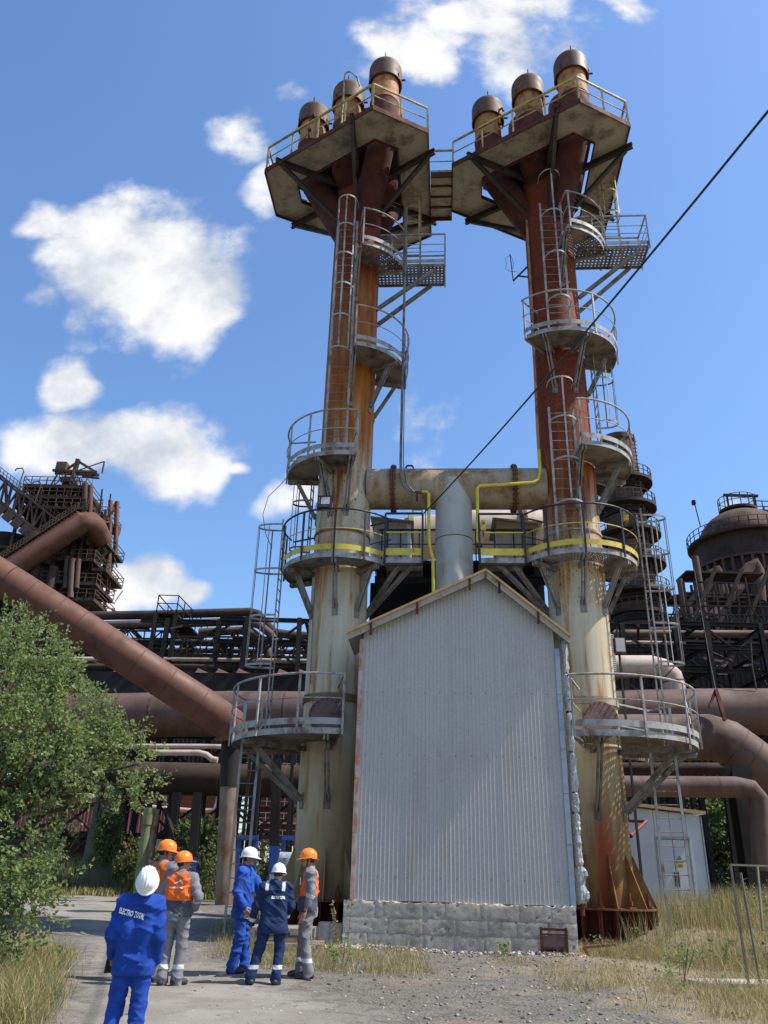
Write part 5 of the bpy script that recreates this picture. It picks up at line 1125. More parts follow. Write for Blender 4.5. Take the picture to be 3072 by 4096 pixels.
def track_mat():
    m, nt, b = new_mat('pale_dusty_track', 0.95, 0, 0.15); g = nd(nt, 'ShaderNodeNewGeometry').outputs['Position']
    big = noise(nt, g, .8, 4, .6); mid = noise(nt, g, 3.5, 6, .65); fine = noise(nt, g, 32.0, 6, .7)
    c = mixc(nt, sstep(nt, big, .35, .65), (.195, .175, .145), (.265, .242, .205)); c = mixc(nt, mth(nt, 'MULTIPLY', sstep(nt, mid, .5, .7), .75), c, (.165, .147, .12)); c = mixc(nt, sstep(nt, fine, .56, .76), c, (.36, .335, .29)); c = mixc(nt, sstep(nt, fine, .38, .26), c, (.11, .098, .08))
    e = nd(nt, 'ShaderNodeAttribute', attribute_name='edge').outputs['Fac']; e = mth(nt, 'ADD', e, mth(nt, 'MULTIPLY', mth(nt, 'SUBTRACT', mth(nt, 'ADD', mid, mth(nt, 'MULTIPLY', fine, .6)), .8), 3.2))
    dirt = mixc(nt, sstep(nt, mid, .35, .65), (.110, .098, .082), (.170, .152, .128)); dirt = mixc(nt, sstep(nt, fine, .5, .72), dirt, (.25, .23, .20))
    c = mixc(nt, sstep(nt, e, .15, 1.1), dirt, c)
    nt.links.new(c, b.inputs['Base Color']); bump(nt, b, mth(nt, 'ADD', fine, mid), .55, .02); return m
M['ground'] = ground_mat(); M['track'] = track_mat()
setting(link('ground', np_mesh('ground', V, F, M['ground'], None, True)))
tl = ((5.0, -4.6, 1.5), (8.0, -3.8, 1.3), (9.5, -3.55, .75), (11, -3.95, .2), (13, -4.6, -.35), (14.5, -5.0, -1.7), (17, -5.9, -3.0), (20, -6.9, -3.7), (24, -8.6, -4.3), (29, -11.0, -5.2), (34, -15, -6.0), (40, -24, -7.5), (48, -40, -9.5))
V = []; rows = []; yv = list(np.arange(5, 30, .25)) + list(np.arange(30, 48, .8)); K = 26
for y in yv:
    l = np.interp(y, [a[0] for a in tl], [a[1] for a in tl]) + .16 * math.sin(2.3 * y) + .09 * math.sin(5.1 * y + 1); r = np.interp(y, [a[0] for a in tl], [a[2] for a in tl]) + .2 * math.sin(1.7 * y + 2) + .1 * math.sin(6.3 * y)
    for k in range(K + 1): x = l + (r - l) * k / K; V.append((x, y, gz(x, y) + .014 - (.02 if k in (0, K) else 0)))
ii = (np.arange(len(yv) - 1)[:, None] * (K + 1) + np.arange(K)[None, :]).ravel(); F = np.stack([ii, ii + 1, ii + K + 2, ii + K + 1], 1)
tm = np_mesh('track', V, F, M['track'], None, True); n_ = (K + 1); ed = []
for j, y in enumerate(yv):
    row = V[j * n_:(j + 1) * n_]; ed += [min(p[0] - row[0][0], row[-1][0] - p[0]) for p in row]
tm.attributes.new('edge', 'FLOAT', 'POINT').data.foreach_set('value', np.array(ed, np.float32)); setting(link('track', tm))
def gzv(x, y): return np.array([gz(a, b) for a, b in zip(x, y)])
def scatter_stones(name, x, y, r, mats, flat=.6):
    n = len(x); base = np.array([(1, 0, 0), (-.5, .87, 0), (-.5, -.87, 0), (0, 0, 1), (.6, .6, .5), (-.8, 0, .5), (.3, -.8, .5)], float)
    fc = np.array([(0, 4, 6), (4, 3, 6), (0, 1, 4), (1, 5, 4), (4, 5, 3), (1, 2, 5), (5, 2, 6), (5, 6, 3), (2, 0, 6)])
    th = rng.uniform(0, 6.28, n); P = base[None] * (1 + rng.uniform(-.35, .35, (n, 7, 3))); c, s = np.cos(th), np.sin(th)
    X = P[..., 0] * c[:, None] - P[..., 1] * s[:, None]; Yc = P[..., 0] * s[:, None] + P[..., 1] * c[:, None]
    z0 = gzv(x, y); V = np.stack([X * r[:, None] + x[:, None], Yc * r[:, None] + y[:, None], P[..., 2] * r[:, None] * flat + z0[:, None] - .15 * r[:, None] + .008], -1).reshape(-1, 3)
    F = (fc[None] + 7 * np.arange(n)[:, None, None]).reshape(-1, 3); mi = np.repeat(rng.integers(0, len(mats), n), 9)
    o = link(name, np_mesh(name, V, F, mats, mi)); return o
n = 7500; x = rng.uniform(-4.2, 7.5, n); y = rng.uniform(9.0, 19.6, n); r = .007 + .034 * rng.random(n) ** 6; keep = (x > -1.6 - .35 * (y - 9)) | (rng.random(n) < .30)
M['stone1'] = plain('grey_stone', (.23, .215, .195), .9, 0, .5, 6); M['stone2'] = plain('dark_slag', (.07, .062, .056), .85, 0, .4, 6); M['stone3'] = plain('tan_stone', (.36, .29, .21), .9, 0, .4, 6)
o = scatter_stones('gravel', x[keep], y[keep], r[keep], [M['stone1'], M['stone2'], M['stone3']]); tag(stuff(o), 'loose gravel and slag crumbs strewn over the dark yard', 'gravel')
n = 900; u = rng.uniform(-1.0, 4.6, n); v = -.12 - np.abs(rng.normal(0, .42, n)); w = np.array([pw(a, b, 0)[:2] for a, b in zip(u, v)])
o = scatter_stones('rubble', w[:, 0], w[:, 1], .02 + .05 * rng.random(n) ** 2.5, [M['stone1'], M['stone2'], M['concrete'], M['stone2']], .75); tag(stuff(o), 'broken rubble heaped along the foot of the concrete base', 'rubble')
n = 160; u = rng.normal(-.95, .45, n); v = rng.normal(-.55, .25, n); w = np.array([pw(a, b, 0)[:2] for a, b in zip(u, v)])
o = scatter_stones('pale_rubble', w[:, 0], w[:, 1], .03 + .07 * rng.random(n) ** 2, [M['whitebag'], M['concrete']], .7); tag(stuff(o), 'whitish broken plaster lumps left of the concrete base', 'rubble')
rr = random.Random(77)
for k, (px_, py_) in enumerate(((1120, 2101), (1165, 2140), (1290, 2160), (1490, 2120), (905, 2168), (1010, 2165))):
    pass

# ------------------------------------------------------------------ grass, weeds, trees
def blades(name, x, y, h, lean, wd, mats, zoff=0.0):
    n = len(x); th = rng.uniform(0, 6.283, n); z = gzv(x, y) + zoff; a = rng.uniform(0, 6.283, n); ln = lean * h * rng.uniform(.3, 1.2, n)
    dx, dy = np.cos(a) * ln, np.sin(a) * ln; wx, wy = np.cos(th) * wd, np.sin(th) * wd
    p0 = np.stack([x - wx, y - wy, z - .02], 1); p1 = np.stack([x + wx, y + wy, z - .02], 1)
    m0 = np.stack([x - wx * .7 + dx * .35, y - wy * .7 + dy * .35, z + h * .55], 1); m1 = np.stack([x + wx * .7 + dx * .35, y + wy * .7 + dy * .35, z + h * .55], 1)
    t = np.stack([x + dx, y + dy, z + h], 1); V = np.stack([p0, p1, m0, m1, t], 1).reshape(-1, 3)
    fc = np.array([(0, 1, 3), (0, 3, 2), (2, 3, 4)]); F = (fc[None] + 5 * np.arange(n)[:, None, None]).reshape(-1, 3); mi = np.repeat(rng.integers(0, len(mats), n), 3)
    return link(name, np_mesh(name, V, F, mats, mi))
def clumps(n, x0, x1, y0, y1, mask, per=26, spread=.13):
    cx = rng.uniform(x0, x1, n); cy = rng.uniform(y0, y1, n); k = np.array([mask(a, b) for a, b in zip(cx, cy)]) > rng.random(n); cx, cy = cx[k], cy[k]
    x = np.repeat(cx, per) + rng.normal(0, spread, len(cx) * per); y = np.repeat(cy, per) + rng.normal(0, spread, len(cx) * per); return x, y
def nz2(x, y): return .5 + .25 * math.sin(1.3 * x + 2.1 * math.sin(.7 * y)) + .25 * math.sin(1.1 * y + 1.7 * math.sin(.9 * x + 1))
x, y = clumps(2600, 1.2, 11, 10.3, 26, lambda a, b: min(1, max(0, (a - 2.2 - .35 * max(0, 13.5 - b)) * .42)) * max(0, nz2(a, b) * 1.25 - .16) * (0 if (b > 18.7 and a < 4.3) else 1), 44, .16)
k = ~((x > 3.7) & (x < 7.1) & (y > 20.4) & (y < 24.6)); x, y = x[k], y[k]
o = blades('dry_grass', x, y, (.05 + .36 * rng.random(len(x)) ** 1.7) * np.clip(.4 + (x - 2) * .17, .4, 1.25), 1.0, .0036, [M['straw'], M['straw'], M['dryweed'], M['leafyel']]); tag(stuff(o), 'dry straw-coloured grass over the right side of the yard', 'grass')
x, y = clumps(700, -4.0, 1.0, 14.6, 20.0, lambda a, b: (nz2(a * 2, b * 2)) * (1 if a > np.interp(b, [14, 15, 17, 20], [-.9, -1.9, -2.9, -3.6]) else 0) * (1 if b < 19.2 or a < -.8 else 0), 40, .15)
o = blades('verge_grass', x, y, (.03 + .22 * rng.random(len(x)) ** 1.6), 1.0, .0034, [M['straw'], M['straw'], M['weed'], M['dryweed']]); tag(stuff(o), 'straw and green tufts on the verge behind the group of three men', 'grass')
x, y = clumps(500, -4.3, .5, 20, 40, lambda a, b: (1 if a > np.interp(b, [20, 24, 29, 34, 40], [-3.5, -4.1, -5.0, -5.8, -7.2]) else 0), 24, .2)
o = blades('yard_grass', x, y, rng.uniform(.06, .3, len(x)), .6, .007, [M['straw'], M['weed'], M['weed'], M['dryweed']]); tag(stuff(o), 'mixed green and straw grass in the shade beside the orange stack', 'grass')
x, y = clumps(1100, -8.5, -3.4, 8.6, 16, lambda a, b: 1 if a < np.interp(b, [8, 9.5, 11, 13, 16], [-3.7, -3.45, -3.8, -4.5, -5.4]) else 0, 50, .16)
o = blades('roadside_grass', x, y, (.06 + .40 * rng.random(len(x)) ** 1.5), .9, .0038, [M['straw'], M['straw'], M['weed'], M['leafyel']]); tag(stuff(o), 'tall pale roadside grass at the lower left under the tree', 'grass')
x, y = clumps(1500, -60, -6, 49, 60, lambda a, b: 1, 26, .35)
o = blades('tall_weeds', x, y, rng.uniform(.5, 2.3, len(x)) * np.clip((y - 46) / 8, .35, 1), .25, .035, [M['weed'], M['weed'], M['leafdark'], M['dryweed']]); tag(stuff(o), 'band of tall green weeds across the far side of the track', 'weeds')
x, y = clumps(500, -45, -6, 46, 50, lambda a, b: 1, 24, .4)
o = blades('dry_verge', x, y, rng.uniform(.1, .5, len(x)), .6, .03, [M['straw'], M['leafyel']]); tag(stuff(o), 'strip of bleached grass along the far edge of the track', 'grass')
x, y = clumps(900, 5.6, 13.5, 17.0, 30, lambda a, b: .9 if b > 19.8 else .75 * (a > 6.2), 16, .16)
k = ~((x > 7.3) & (x < 10.3) & (y > 26)) & ~((x > 4.0) & (x < 7.1) & (y > 20.4) & (y < 24.6)); x, y = x[k], y[k]
o = blades('weed_stalks', x, y, rng.uniform(.25, 1.0, len(x)) * np.clip((y - 15.5) / 5, .3, 1), .35, .006, [M['dryweed'], M['straw'], M['straw'], M['weed']]); tag(stuff(o), 'waist-high dry stalks and weeds round the foot of the ladder by the switch house', 'weeds')

def leaf_cloud(P, D, size, fold=.25):
    """folded leaves at points P, pointing along D"""
    n = len(P); D = D / np.linalg.norm(D, axis=1, keepdims=True); a = np.cross(D, rng.normal(size=(n, 3))); a /= np.linalg.norm(a, axis=1, keepdims=True) + 1e-9; nrm = np.cross(D, a); L = size[:, None]
    b = P; tip = P + D * L; l = P + D * L * .5 + a * L * .32 + nrm * L * fold * .5; r = P + D * L * .5 - a * L * .32 + nrm * L * fold * .5
    V = np.stack([b, r, tip, l], 1).reshape(-1, 3); fc = np.array([(0, 1, 2), (0, 2, 3)]); F = (fc[None] + 4 * np.arange(n)[:, None, None]).reshape(-1, 3); return V, F
def grow(parent, ells, n_tw, tw_len, per, size, mats, bark, root, trunk_r, seed, limbs=True, shell=.55, droop=.15, gap=-.22):
    """twigs with leaves spread through a union of ellipsoids, limbs from the root to each ellipsoid"""
    g = np.random.default_rng(seed); vol = np.array([e[3] * e[4] * e[5] for e in ells]) ** .75; pick = g.choice(len(ells), n_tw, p=vol / vol.sum()); E = np.array(ells, float)[pick]
    d = g.normal(size=(n_tw, 3)); d /= np.linalg.norm(d, axis=1, keepdims=True); rad = (shell + (1 - shell) * g.random(n_tw)) ** .5
    c = E[:, :3] + d * E[:, 3:6] * rad[:, None]; dirs = d + g.normal(0, .5, (n_tw, 3)) + np.array([0, 0, -droop]); dirs /= np.linalg.norm(dirs, axis=1, keepdims=True)
    # leave gaps: drop twigs by a lumpy field
    f = np.sin(2.3 * c[:, 0] + 1.1) * np.sin(2.1 * c[:, 1] + .4) * np.sin(2.6 * c[:, 2] + seed); keep = (f > gap) | (g.random(n_tw) < .25); c, dirs = c[keep], dirs[keep]; m = len(c)
    ln = tw_len * g.uniform(.5, 1.35, m); t = np.tile(np.linspace(.1, 1, per), (m, 1)) + g.normal(0, .03, (m, per))
    P = c[:, None] + dirs[:, None] * (t * ln[:, None])[..., None] + g.normal(0, .10 * tw_len, (m, per, 3)); LD = dirs[:, None] + g.normal(0, .9, (m, per, 3)) + np.array([0, 0, .1])
    V, F = leaf_cloud(P.reshape(-1, 3), LD.reshape(-1, 3), (size * g.uniform(.6, 1.3, m * per))); mi = np.repeat(g.choice(len(mats), m * per), 2)
    fo = link('foliage', np_mesh('foliage', V, F, mats, mi), parent); stuff(fo)
    b = MB(); rt_ = Vector(root)
    if trunk_r:
        cen = Vector(np.average(E[:, :3], axis=0)); top = Vector((rt_.x * .5 + cen.x * .5, rt_.y * .5 + cen.y * .5, cen.z)); b.tube([rt_ - Vector((0, 0, .2)), rt_.lerp(top, .45) + Vector((.05, 0, 0)), top], [trunk_r, trunk_r * .75, trunk_r * .4], 9); b.obj('trunk', M[bark], parent, 50)
        for e in ells:
            l = MB(); e3 = Vector(e[:3]); s0 = rt_.lerp(top, .35 + .3 * random.random()); md = s0.lerp(e3, .5) + Vector((0, 0, .15 * (e3 - s0).length)); l.tube([s0, md, e3], [trunk_r * .45, trunk_r * .3, trunk_r * .12], 6); l.obj('limb', M[bark], parent, 50)
    tw = MB(); idx = g.choice(m, min(m, 500), replace=False)
    for i in idx: tw.bar(c[i] - dirs[i] * ln[i] * .6, c[i] + dirs[i] * ln[i], .006 * max(1, size / .09))
    stuff(tw.obj('twigs', M[bark], parent))
def sph(x, y, Y, rpx, rz=None, ry=None):
    p = AT(x, y, Y); s = Y * 1.06 / 1711; return (*p, rpx * s, (ry or rpx) * s, (rz or rpx) * s)
tr = thing('tree', 'broad leafy green tree overhanging the track along the left edge', 'tree')
ells = [sph(40, 1450, 14, 95, 95), sph(95, 1520, 13.6, 100, 90), sph(145, 1600, 13.4, 105, 65), sph(220, 1655, 13.2, 85, 42), sph(60, 1640, 13.0, 115, 90), sph(70, 1750, 13.0, 70, 80), sph(30, 1850, 12.6, 70, 110), sph(40, 1960, 12.4, 55, 80), sph(-60, 1560, 13.5, 130, 200), sph(-70, 1850, 12.6, 120, 200), sph(265, 1570, 13.6, 42, 17), sph(200, 1590, 13.6, 50, 30), sph(300, 1650, 13.2, 26, 36), sph(20, 1370, 14.2, 45, 50), sph(110, 1440, 14, 36, 38), sph(140, 1775, 13.4, 18, 22), sph(60, 1345, 14.2, 22, 20), sph(155, 1470, 13.8, 24, 20), sph(215, 1545, 13.6, 30, 14), sph(240, 1610, 13.4, 26, 14), sph(310, 1700, 13.2, 20, 18), sph(270, 1720, 13.2, 22, 16), sph(195, 1720, 13.2, 30, 16), sph(125, 1880, 12.6, 26, 18), sph(118, 1960, 12.4, 18, 22), sph(105, 1815, 12.8, 26, 20)]
grow(tr, ells, 3100, .30, 16, .066, [M['leaf'], M['leaf'], M['leaf'], M['leafyel']], 'bark', (-6.6, 13.6, 0), .16, 5, True, .5, .12, -.04)
tr = thing('tree', 'feathery green tree behind the black pillars at the far right', 'tree')
grow(tr, [sph(1560, 1760, 62, 50, 40), sph(1590, 1815, 62, 60, 50), sph(1545, 1830, 60, 40, 45), sph(1600, 1745, 64, 35, 30), sph(1660, 1800, 62, 45, 60)], 700, 1.0, 14, .30, [M['leaf'], M['leafdark'], M['leafdark']], 'bark', (27, 63, 0), .3, 9)
for k, (lb, ells, root, mt, sz) in enumerate((('rounded yellowish bush in front of the red building left of the orange helmets', [sph(262, 1848, 52, 42, 28), sph(300, 1858, 52, 34, 24)], (-17.5, 52, 0), ('leafyel', 'weed'), .16), ('dark green bush behind the man with the orange vest', [sph(440, 1890, 46, 44, 38), sph(480, 1860, 47, 34, 30), sph(405, 1895, 47, 30, 30)], (-10, 46, 0), ('leafdark', 'weed', 'leafyel'), .15), ('yellow-green bush seen between the ground ladder and the orange stack', [sph(580, 1870, 50, 36, 40), sph(610, 1890, 50, 34, 30)], (-6.5, 50, 0), ('leafyel', 'weed'), .15),
        ('young tree of paired leaves between the two blue-footed columns', [sph(432, 1822, 48, 34, 36), sph(405, 1800, 48, 18, 20), sph(455, 1790, 48, 18, 22)], (-11.5, 48, 0), ('weed', 'leaf'), .24), ('thin climbing shrub beside the dark tapering footing', [sph(235, 1800, 49, 16, 44)], (-18.5, 49, 0), ('leafdark', 'weed'), .16))):
    b = thing('bush', lb, 'bush'); grow(b, ells, 330, .42, 12, sz, [M[q] for q in mt], 'bark', root, .06, 20 + k)
x, y = clumps(160, 4.4, 9.5, 13.2, 22, lambda a, b: max(0, nz2(a * 1.7 + 2, b * 1.3) - .25), 1, .05); P_ = []; D_ = []
for a, b in zip(x, y):
    z0, hh = gz(a, b), rng.uniform(.12, .5)
    for k in range(26): P_.append((a + rng.normal(0, .09), b + rng.normal(0, .09), z0 + hh * rng.random())); D_.append((rng.normal(), rng.normal(), rng.uniform(-.1, .8)))
V, F = leaf_cloud(np.array(P_), np.array(D_), .06 * rng.uniform(.5, 1.3, len(P_))); tag(stuff(link('green_weeds', np_mesh('green_weeds', V, F, [M['leaf'], M['weed'], M['leafyel']], np.repeat(rng.integers(0, 3, len(P_)), 2)))), 'low patches of leafy green weeds among the dry grass of the yard', 'weeds')
def weed(lb, x, y, h, mt, seed, group=None, n=40, lsz=.07, sp=.12):
    p = thing('weed', lb, 'weed', (0, 0, 0), 0, group); z = gz(x, y); g = np.random.default_rng(seed); st = MB(); P = []; D = []
    for s in range(4):
        a = g.uniform(0, 6.28); q = Vector((x + math.cos(a) * sp, y + math.sin(a) * sp, z)); e = q + Vector((math.cos(a) * sp * 1.3, math.sin(a) * sp, h * g.uniform(.6, 1.0))); st.tube([q - Vector((0, 0, .03)), q.lerp(e, .5) + Vector((.01, 0, 0)), e], [.008, .006, .003], 5)
        for k in range(n // 4): f = g.uniform(.2, 1); P.append(np.array(q.lerp(e, f))); aa = g.uniform(0, 6.28); D.append((math.cos(aa), math.sin(aa), g.uniform(-.2, .7)))
    st.obj('stem', M['weed'], p); V, F = leaf_cloud(np.array(P), np.array(D), lsz * g.uniform(.6, 1.3, len(P))); link('leaves', np_mesh('leaves', V, F, M[mt]), p)
for k, (lb, px_, py_, Yz, h, mt) in enumerate((('leafy green weed in dry grass at the lower right', 1462, 2080, 16.2, .55, 'leaf'), ('broad leaved weed between the yellow frame post and the concrete slab', 1540, 2060, 16.8, .6, 'leaf'), ('young green plant at the lower right edge', 1652, 2080, 15.8, .8, 'weed'), ('small green weed at the foot of the concrete base left half', 1100, 2065, 18.6, .35, 'leaf'), ('leafy green weed behind the right man of the group of three', 735, 2085, 15.4, .5, 'leaf'), ('tall thin weed against the left end of the concrete base', 745, 2030, 18.8, .95, 'dryweed'), ('tall spiky green weed right of the low switch house', 1560, 1900, 23.5, 1.5, 'weed'), ('second spiky weed, further right behind the yellow frame', 1600, 1900, 23.0, 1.2, 'weed'), ('bushy green weed at the right edge behind the yellow frame', 1640, 1930, 20.5, 1.1, 'leaf'))):
    q = AT(px_, py_, Yz); weed(lb, q[0], Yz, h, mt, 40 + k, None, 90 if h > .9 else 56, .085 if k < 5 else .07, .10 + .04 * (h > .5))

# small things lying about
pl = thing('pallet', 'grey wooden pallet on edge of the yard behind the man in navy', 'pallet', (-1.9, 19.1, gz(-1.9, 19.1) + .06), R(-6))
for k in range(7): MB().box(-.62, .62, -.46 + k * .145, -.36 + k * .145, .34, .362).obj('slat', M['wood'], pl)
for y in (-.42, 0, .42): MB().box(-.62, .62, y - .05, y + .05, .30, .338).obj('runner', M['wood'], pl)
for x in (-.56, 0, .56):
    for y in (-.42, 0, .42): MB().box(x - .06, x + .06, y - .05, y + .05, .18, .298).obj('block', M['wood'], pl)
for y in (-.42, 0, .42): MB().box(-.62, .62, y - .05, y + .05, .155, .178).obj('runner', M['wood'], pl)
p2 = thing('pallet', 'lower broken pallet under the other, just behind the legs of the right man', 'pallet', (-1.7, 19.0, gz(-1.7, 19.0)), R(3))
for k in range(5): MB().box(-.7, .7, -.5 + k * .21, -.38 + k * .21, .13, .15).obj('slat', M['wood'], p2)
for x in (-.6, 0, .6): MB().box(x - .05, x + .05, -.5, .5, .01, .128).obj('runner', M['wood'], p2)
w = thing('low_wall', 'crumbling low concrete wall end behind the pallets left of the concrete base', 'wall', pw(-1.6, .15, 0), PLANT_RZ); m = MB(); rr = random.Random(4)
for k in range(9): m.box(-1.5 + k * .27, -1.5 + k * .27 + .262, -.12 - rr.uniform(0, .05), .3, -.2, .42 + rr.uniform(-.07, .05))
m.obj('wall', M['concrete'], w)
w = thing('plinth_slab', 'low concrete slab under the bolted base ring of the dark red stack', 'slab', pw(5.57, 2.75, 0), PLANT_RZ); m = MB(); n = 24; m.prism([(-1.0, -1.65)] + [(-.6 + 2.3 * k / n, -1.68 + rr.uniform(-.04, .04)) for k in range(n + 1)] + [(1.7, 1.8), (-1.0, 1.8)], -.4, .066); m.obj('slab', M['concrete'], w)
w = thing('plinth_slab', 'shaded low concrete slab under the orange stack', 'slab', pw(-1.46, 2.75, 0), PLANT_RZ); MB().box(-1.7, .8, -1.55, 1.8, -.4, .066).obj('slab', M['concrete'], w)
gr = thing('steel_grate', 'rusty steel frame with cross bars set against the concrete base at its right end', 'grate', pw(3.95, -.22, gz(3.9, 19.3)), PLANT_RZ); m = MB()
for x in (-.27, .27): m.bar((x, 0, -.05), (x, 0, .50), .05, .05)
m.obj('post', M['rust'], gr)
for z, h in ((.46, .05), (.36, .03), (.10, .03)): MB().bar((-.27, 0, z), (.27, 0, z), .03, h).obj('cross_bar', M['rust'], gr)
MB().box(-.25, .25, .02, .03, .12, .33).obj('plate', M['blind'], gr); MB().box(-.25, .25, .12, .14, -.05, .12).obj('back', M['soot'], gr)
t = thing('scrap_angle', 'short rusty angle iron lying on rubble beside the steel grate', 'scrap', pw(4.9, -.35, gz(5, 19.2) + .12), PLANT_RZ); m = MB(); m.bar((-.35, 0, .05), (.35, .05, .12), .05); m.bar((-.35, 0, .05), (-.25, .02, -.12), .05); m.obj('angle', M['flange'], t)
t = thing('brick', 'single red brick on the slab edge under the base ring', 'brick', pw(5.1, 1.12, .066), R(8)); MB().box(-.12, .12, -.06, .06, 0, .065).obj('brick', M['redor'], t)
fn = thing('tube_frame', 'olive painted tube frame standing in the weeds at the right edge', 'frame'); P = [AT(1578, 1868, 14.6), AT(1700, 1872, 14.8)]
m = MB(); a = Vector(P[0]); b = Vector(P[1]); m.bar((a.x + .02, a.y, gz(a.x, a.y) - .1), a, .035); m.bar(a, b, .03); m.obj('frame', M['olive'], fn)
MB().tube([(AT(1610, 1900, 14.2)[0], 14.2, gz(5.5, 14.2) - .05), AT(1600, 1885, 14.4)], .022, 8).obj('post', M['olive'], fn); MB().tube([AT(1648, 2010, 14.3), AT(1636, 1872, 14.7)], .022, 8).obj('post', M['olive'], fn)
sb = thing('path_slab', 'flat pale concrete slab in the grass at the lower right', 'slab', (5.9, 15.0, gz(5.9, 15.0)), R(6)); MB().box(-.62, 1.4, -.36, .36, -.02, .05).obj('slab', M['concrete'], sb)
st = thing('stick', 'thin dark stick stuck in the ground in front of the concrete slab', 'stick'); q = AT(1478, 2130, 14.4); MB().tube([(q[0] - .02, 14.4, gz(q[0], 14.4) - .03), (q[0] + .16, 14.5, gz(q[0], 14.4) + .52)], .012, 6).obj('stick', M['bark'], st)
# ------------------------------------------------------------------ people: bodies and clothes grown from distance fields
def nets(d, org, h):
    s = d < 0; nx, ny, nz = d.shape; c = np.zeros((nx - 1, ny - 1, nz - 1), np.int8); sl = lambda a: (slice(a[0], a[0] + nx - 1), slice(a[1], a[1] + ny - 1), slice(a[2], a[2] + nz - 1))
    cor = [(i, j, k) for i in (0, 1) for j in (0, 1) for k in (0, 1)]
    for a in cor: c += s[sl(a)]
    mk = (c > 0) & (c < 8); I = np.argwhere(mk); idx = np.full(mk.shape, -1, np.int64); idx[mk] = np.arange(len(I)); val = {a: d[I[:, 0] + a[0], I[:, 1] + a[1], I[:, 2] + a[2]] for a in cor}
    P = np.zeros((len(I), 3)); n = np.zeros(len(I))
    for a in cor:
        for ax in range(3):
            if a[ax] == 0:
                b = list(a); b[ax] = 1; b = tuple(b); va, vb = val[a], val[b]; x = (va < 0) != (vb < 0); t = np.where(x, va / np.where(x, va - vb, 1), 0); p = np.tile(np.array(a, float), (len(I), 1)); p[:, ax] = t; P[x] += p[x]; n[x] += 1
    V = (I + P / n[:, None]) * h + org; Q = []
    for ax in range(3):
        o = [0, 1, 2]; o.remove(ax); u, v = o; A = [slice(None)] * 3; B = [slice(None)] * 3; A[ax] = slice(0, -1); B[ax] = slice(1, None); x = s[tuple(A)] != s[tuple(B)]; E = np.argwhere(x)
        E = E[(E[:, u] > 0) & (E[:, v] > 0) & (E[:, u] < d.shape[u] - 1) & (E[:, v] < d.shape[v] - 1)]
        def at(du, dv): q = E.copy(); q[:, u] -= du; q[:, v] -= dv; return idx[q[:, 0], q[:, 1], q[:, 2]]
        q = np.stack([at(1, 1), at(0, 1), at(0, 0), at(1, 0)], 1); ins = s[E[:, 0], E[:, 1], E[:, 2]]; fl = ins if ax != 1 else ~ins; q[~fl] = q[~fl][:, ::-1]; Q.append(q)
    return V, np.concatenate(Q)
def field(prims, h, disp=None, hem=None):
    lo = np.array([9., 9, 9]); hi = -lo
    for p in prims:
        if p[0] == 'cap': a, b, r = np.array(p[1]), np.array(p[2]), max(p[3], p[4]); lo = np.minimum(lo, np.minimum(a, b) - r); hi = np.maximum(hi, np.maximum(a, b) + r)
        else: c, r = np.array(p[1]), max(p[2]); lo = np.minimum(lo, c - r); hi = np.maximum(hi, c + r)
    lo -= .04; hi += .04; N = np.ceil((hi - lo) / h).astype(int) + 1; d = np.full(N, .5, np.float32); raw = d.copy(); lab = np.zeros(N, np.int8); ax = [lo[i] + h * np.arange(N[i]) for i in range(3)]
    for p in prims:
        if p[0] == 'cap': a, b, ra, rb, lb, k = np.array(p[1], float), np.array(p[2], float), *p[3:7]; bl = np.minimum(a, b) - max(ra, rb) - .06; bh = np.maximum(a, b) + max(ra, rb) + .06
        else: c, rad, rot, lb, k = np.array(p[1], float), np.array(p[2], float), p[3], p[4], p[5]; bl = c - max(rad) - .05; bh = c + max(rad) + .05
        i0 = np.clip(((bl - lo) / h).astype(int), 0, N - 1); i1 = np.clip(((bh - lo) / h).astype(int) + 2, 1, N); S_ = tuple(slice(x, y) for x, y in zip(i0, i1))
        X, Yg, Z = np.meshgrid(ax[0][S_[0]], ax[1][S_[1]], ax[2][S_[2]], indexing='ij', sparse=True)
        if p[0] == 'cap':
            ba = b - a; L2 = max(ba @ ba, 1e-9); t = np.clip(((X - a[0]) * ba[0] + (Yg - a[1]) * ba[1] + (Z - a[2]) * ba[2]) / L2, 0, 1); dn = np.sqrt((X - a[0] - ba[0] * t) ** 2 + (Yg - a[1] - ba[1] * t) ** 2 + (Z - a[2] - ba[2] * t) ** 2) - (ra + (rb - ra) * t)
        else:
            dx, dy, dz = X - c[0], Yg - c[1], Z - c[2]
            if rot is not None: m = rot; dx, dy, dz = m[0][0] * dx + m[1][0] * dy + m[2][0] * dz, m[0][1] * dx + m[1][1] * dy + m[2][1] * dz, m[0][2] * dx + m[1][2] * dy + m[2][2] * dz
            q = np.sqrt((dx / rad[0]) ** 2 + (dy / rad[1]) ** 2 + (dz / rad[2]) ** 2); dn = (q - 1) * min(rad) * np.where(q > 1, 1.2, 1.0)
        o = d[S_]; hh = np.clip(.5 + .5 * (o - dn) / k, 0, 1); new = o * (1 - hh) + dn * hh - k * hh * (1 - hh); r0 = raw[S_]; L = lab[S_]; L[dn < r0] = lb; raw[S_] = np.minimum(r0, dn); d[S_] = new
    if disp is not None:
        X, Yg, Z = np.meshgrid(*ax, indexing='ij', sparse=True); nb = np.abs(d) < .06; dd = disp(X + 0 * d, Yg + 0 * d, Z + 0 * d, lab); d[nb] += dd[nb].astype(np.float32)
    if hem is not None: Zh = (hem - ax[2])[None, None, :]; d = np.where((lab == 0) & (ax[2][None, None, :] < hem + .1), np.maximum(d, Zh), d).astype(np.float32)
    V, F = nets(d, lo, h); q = np.clip(np.round((V - lo) / h).astype(int), 0, N - 1); return V, F, lab[q[:, 0], q[:, 1], q[:, 2]]
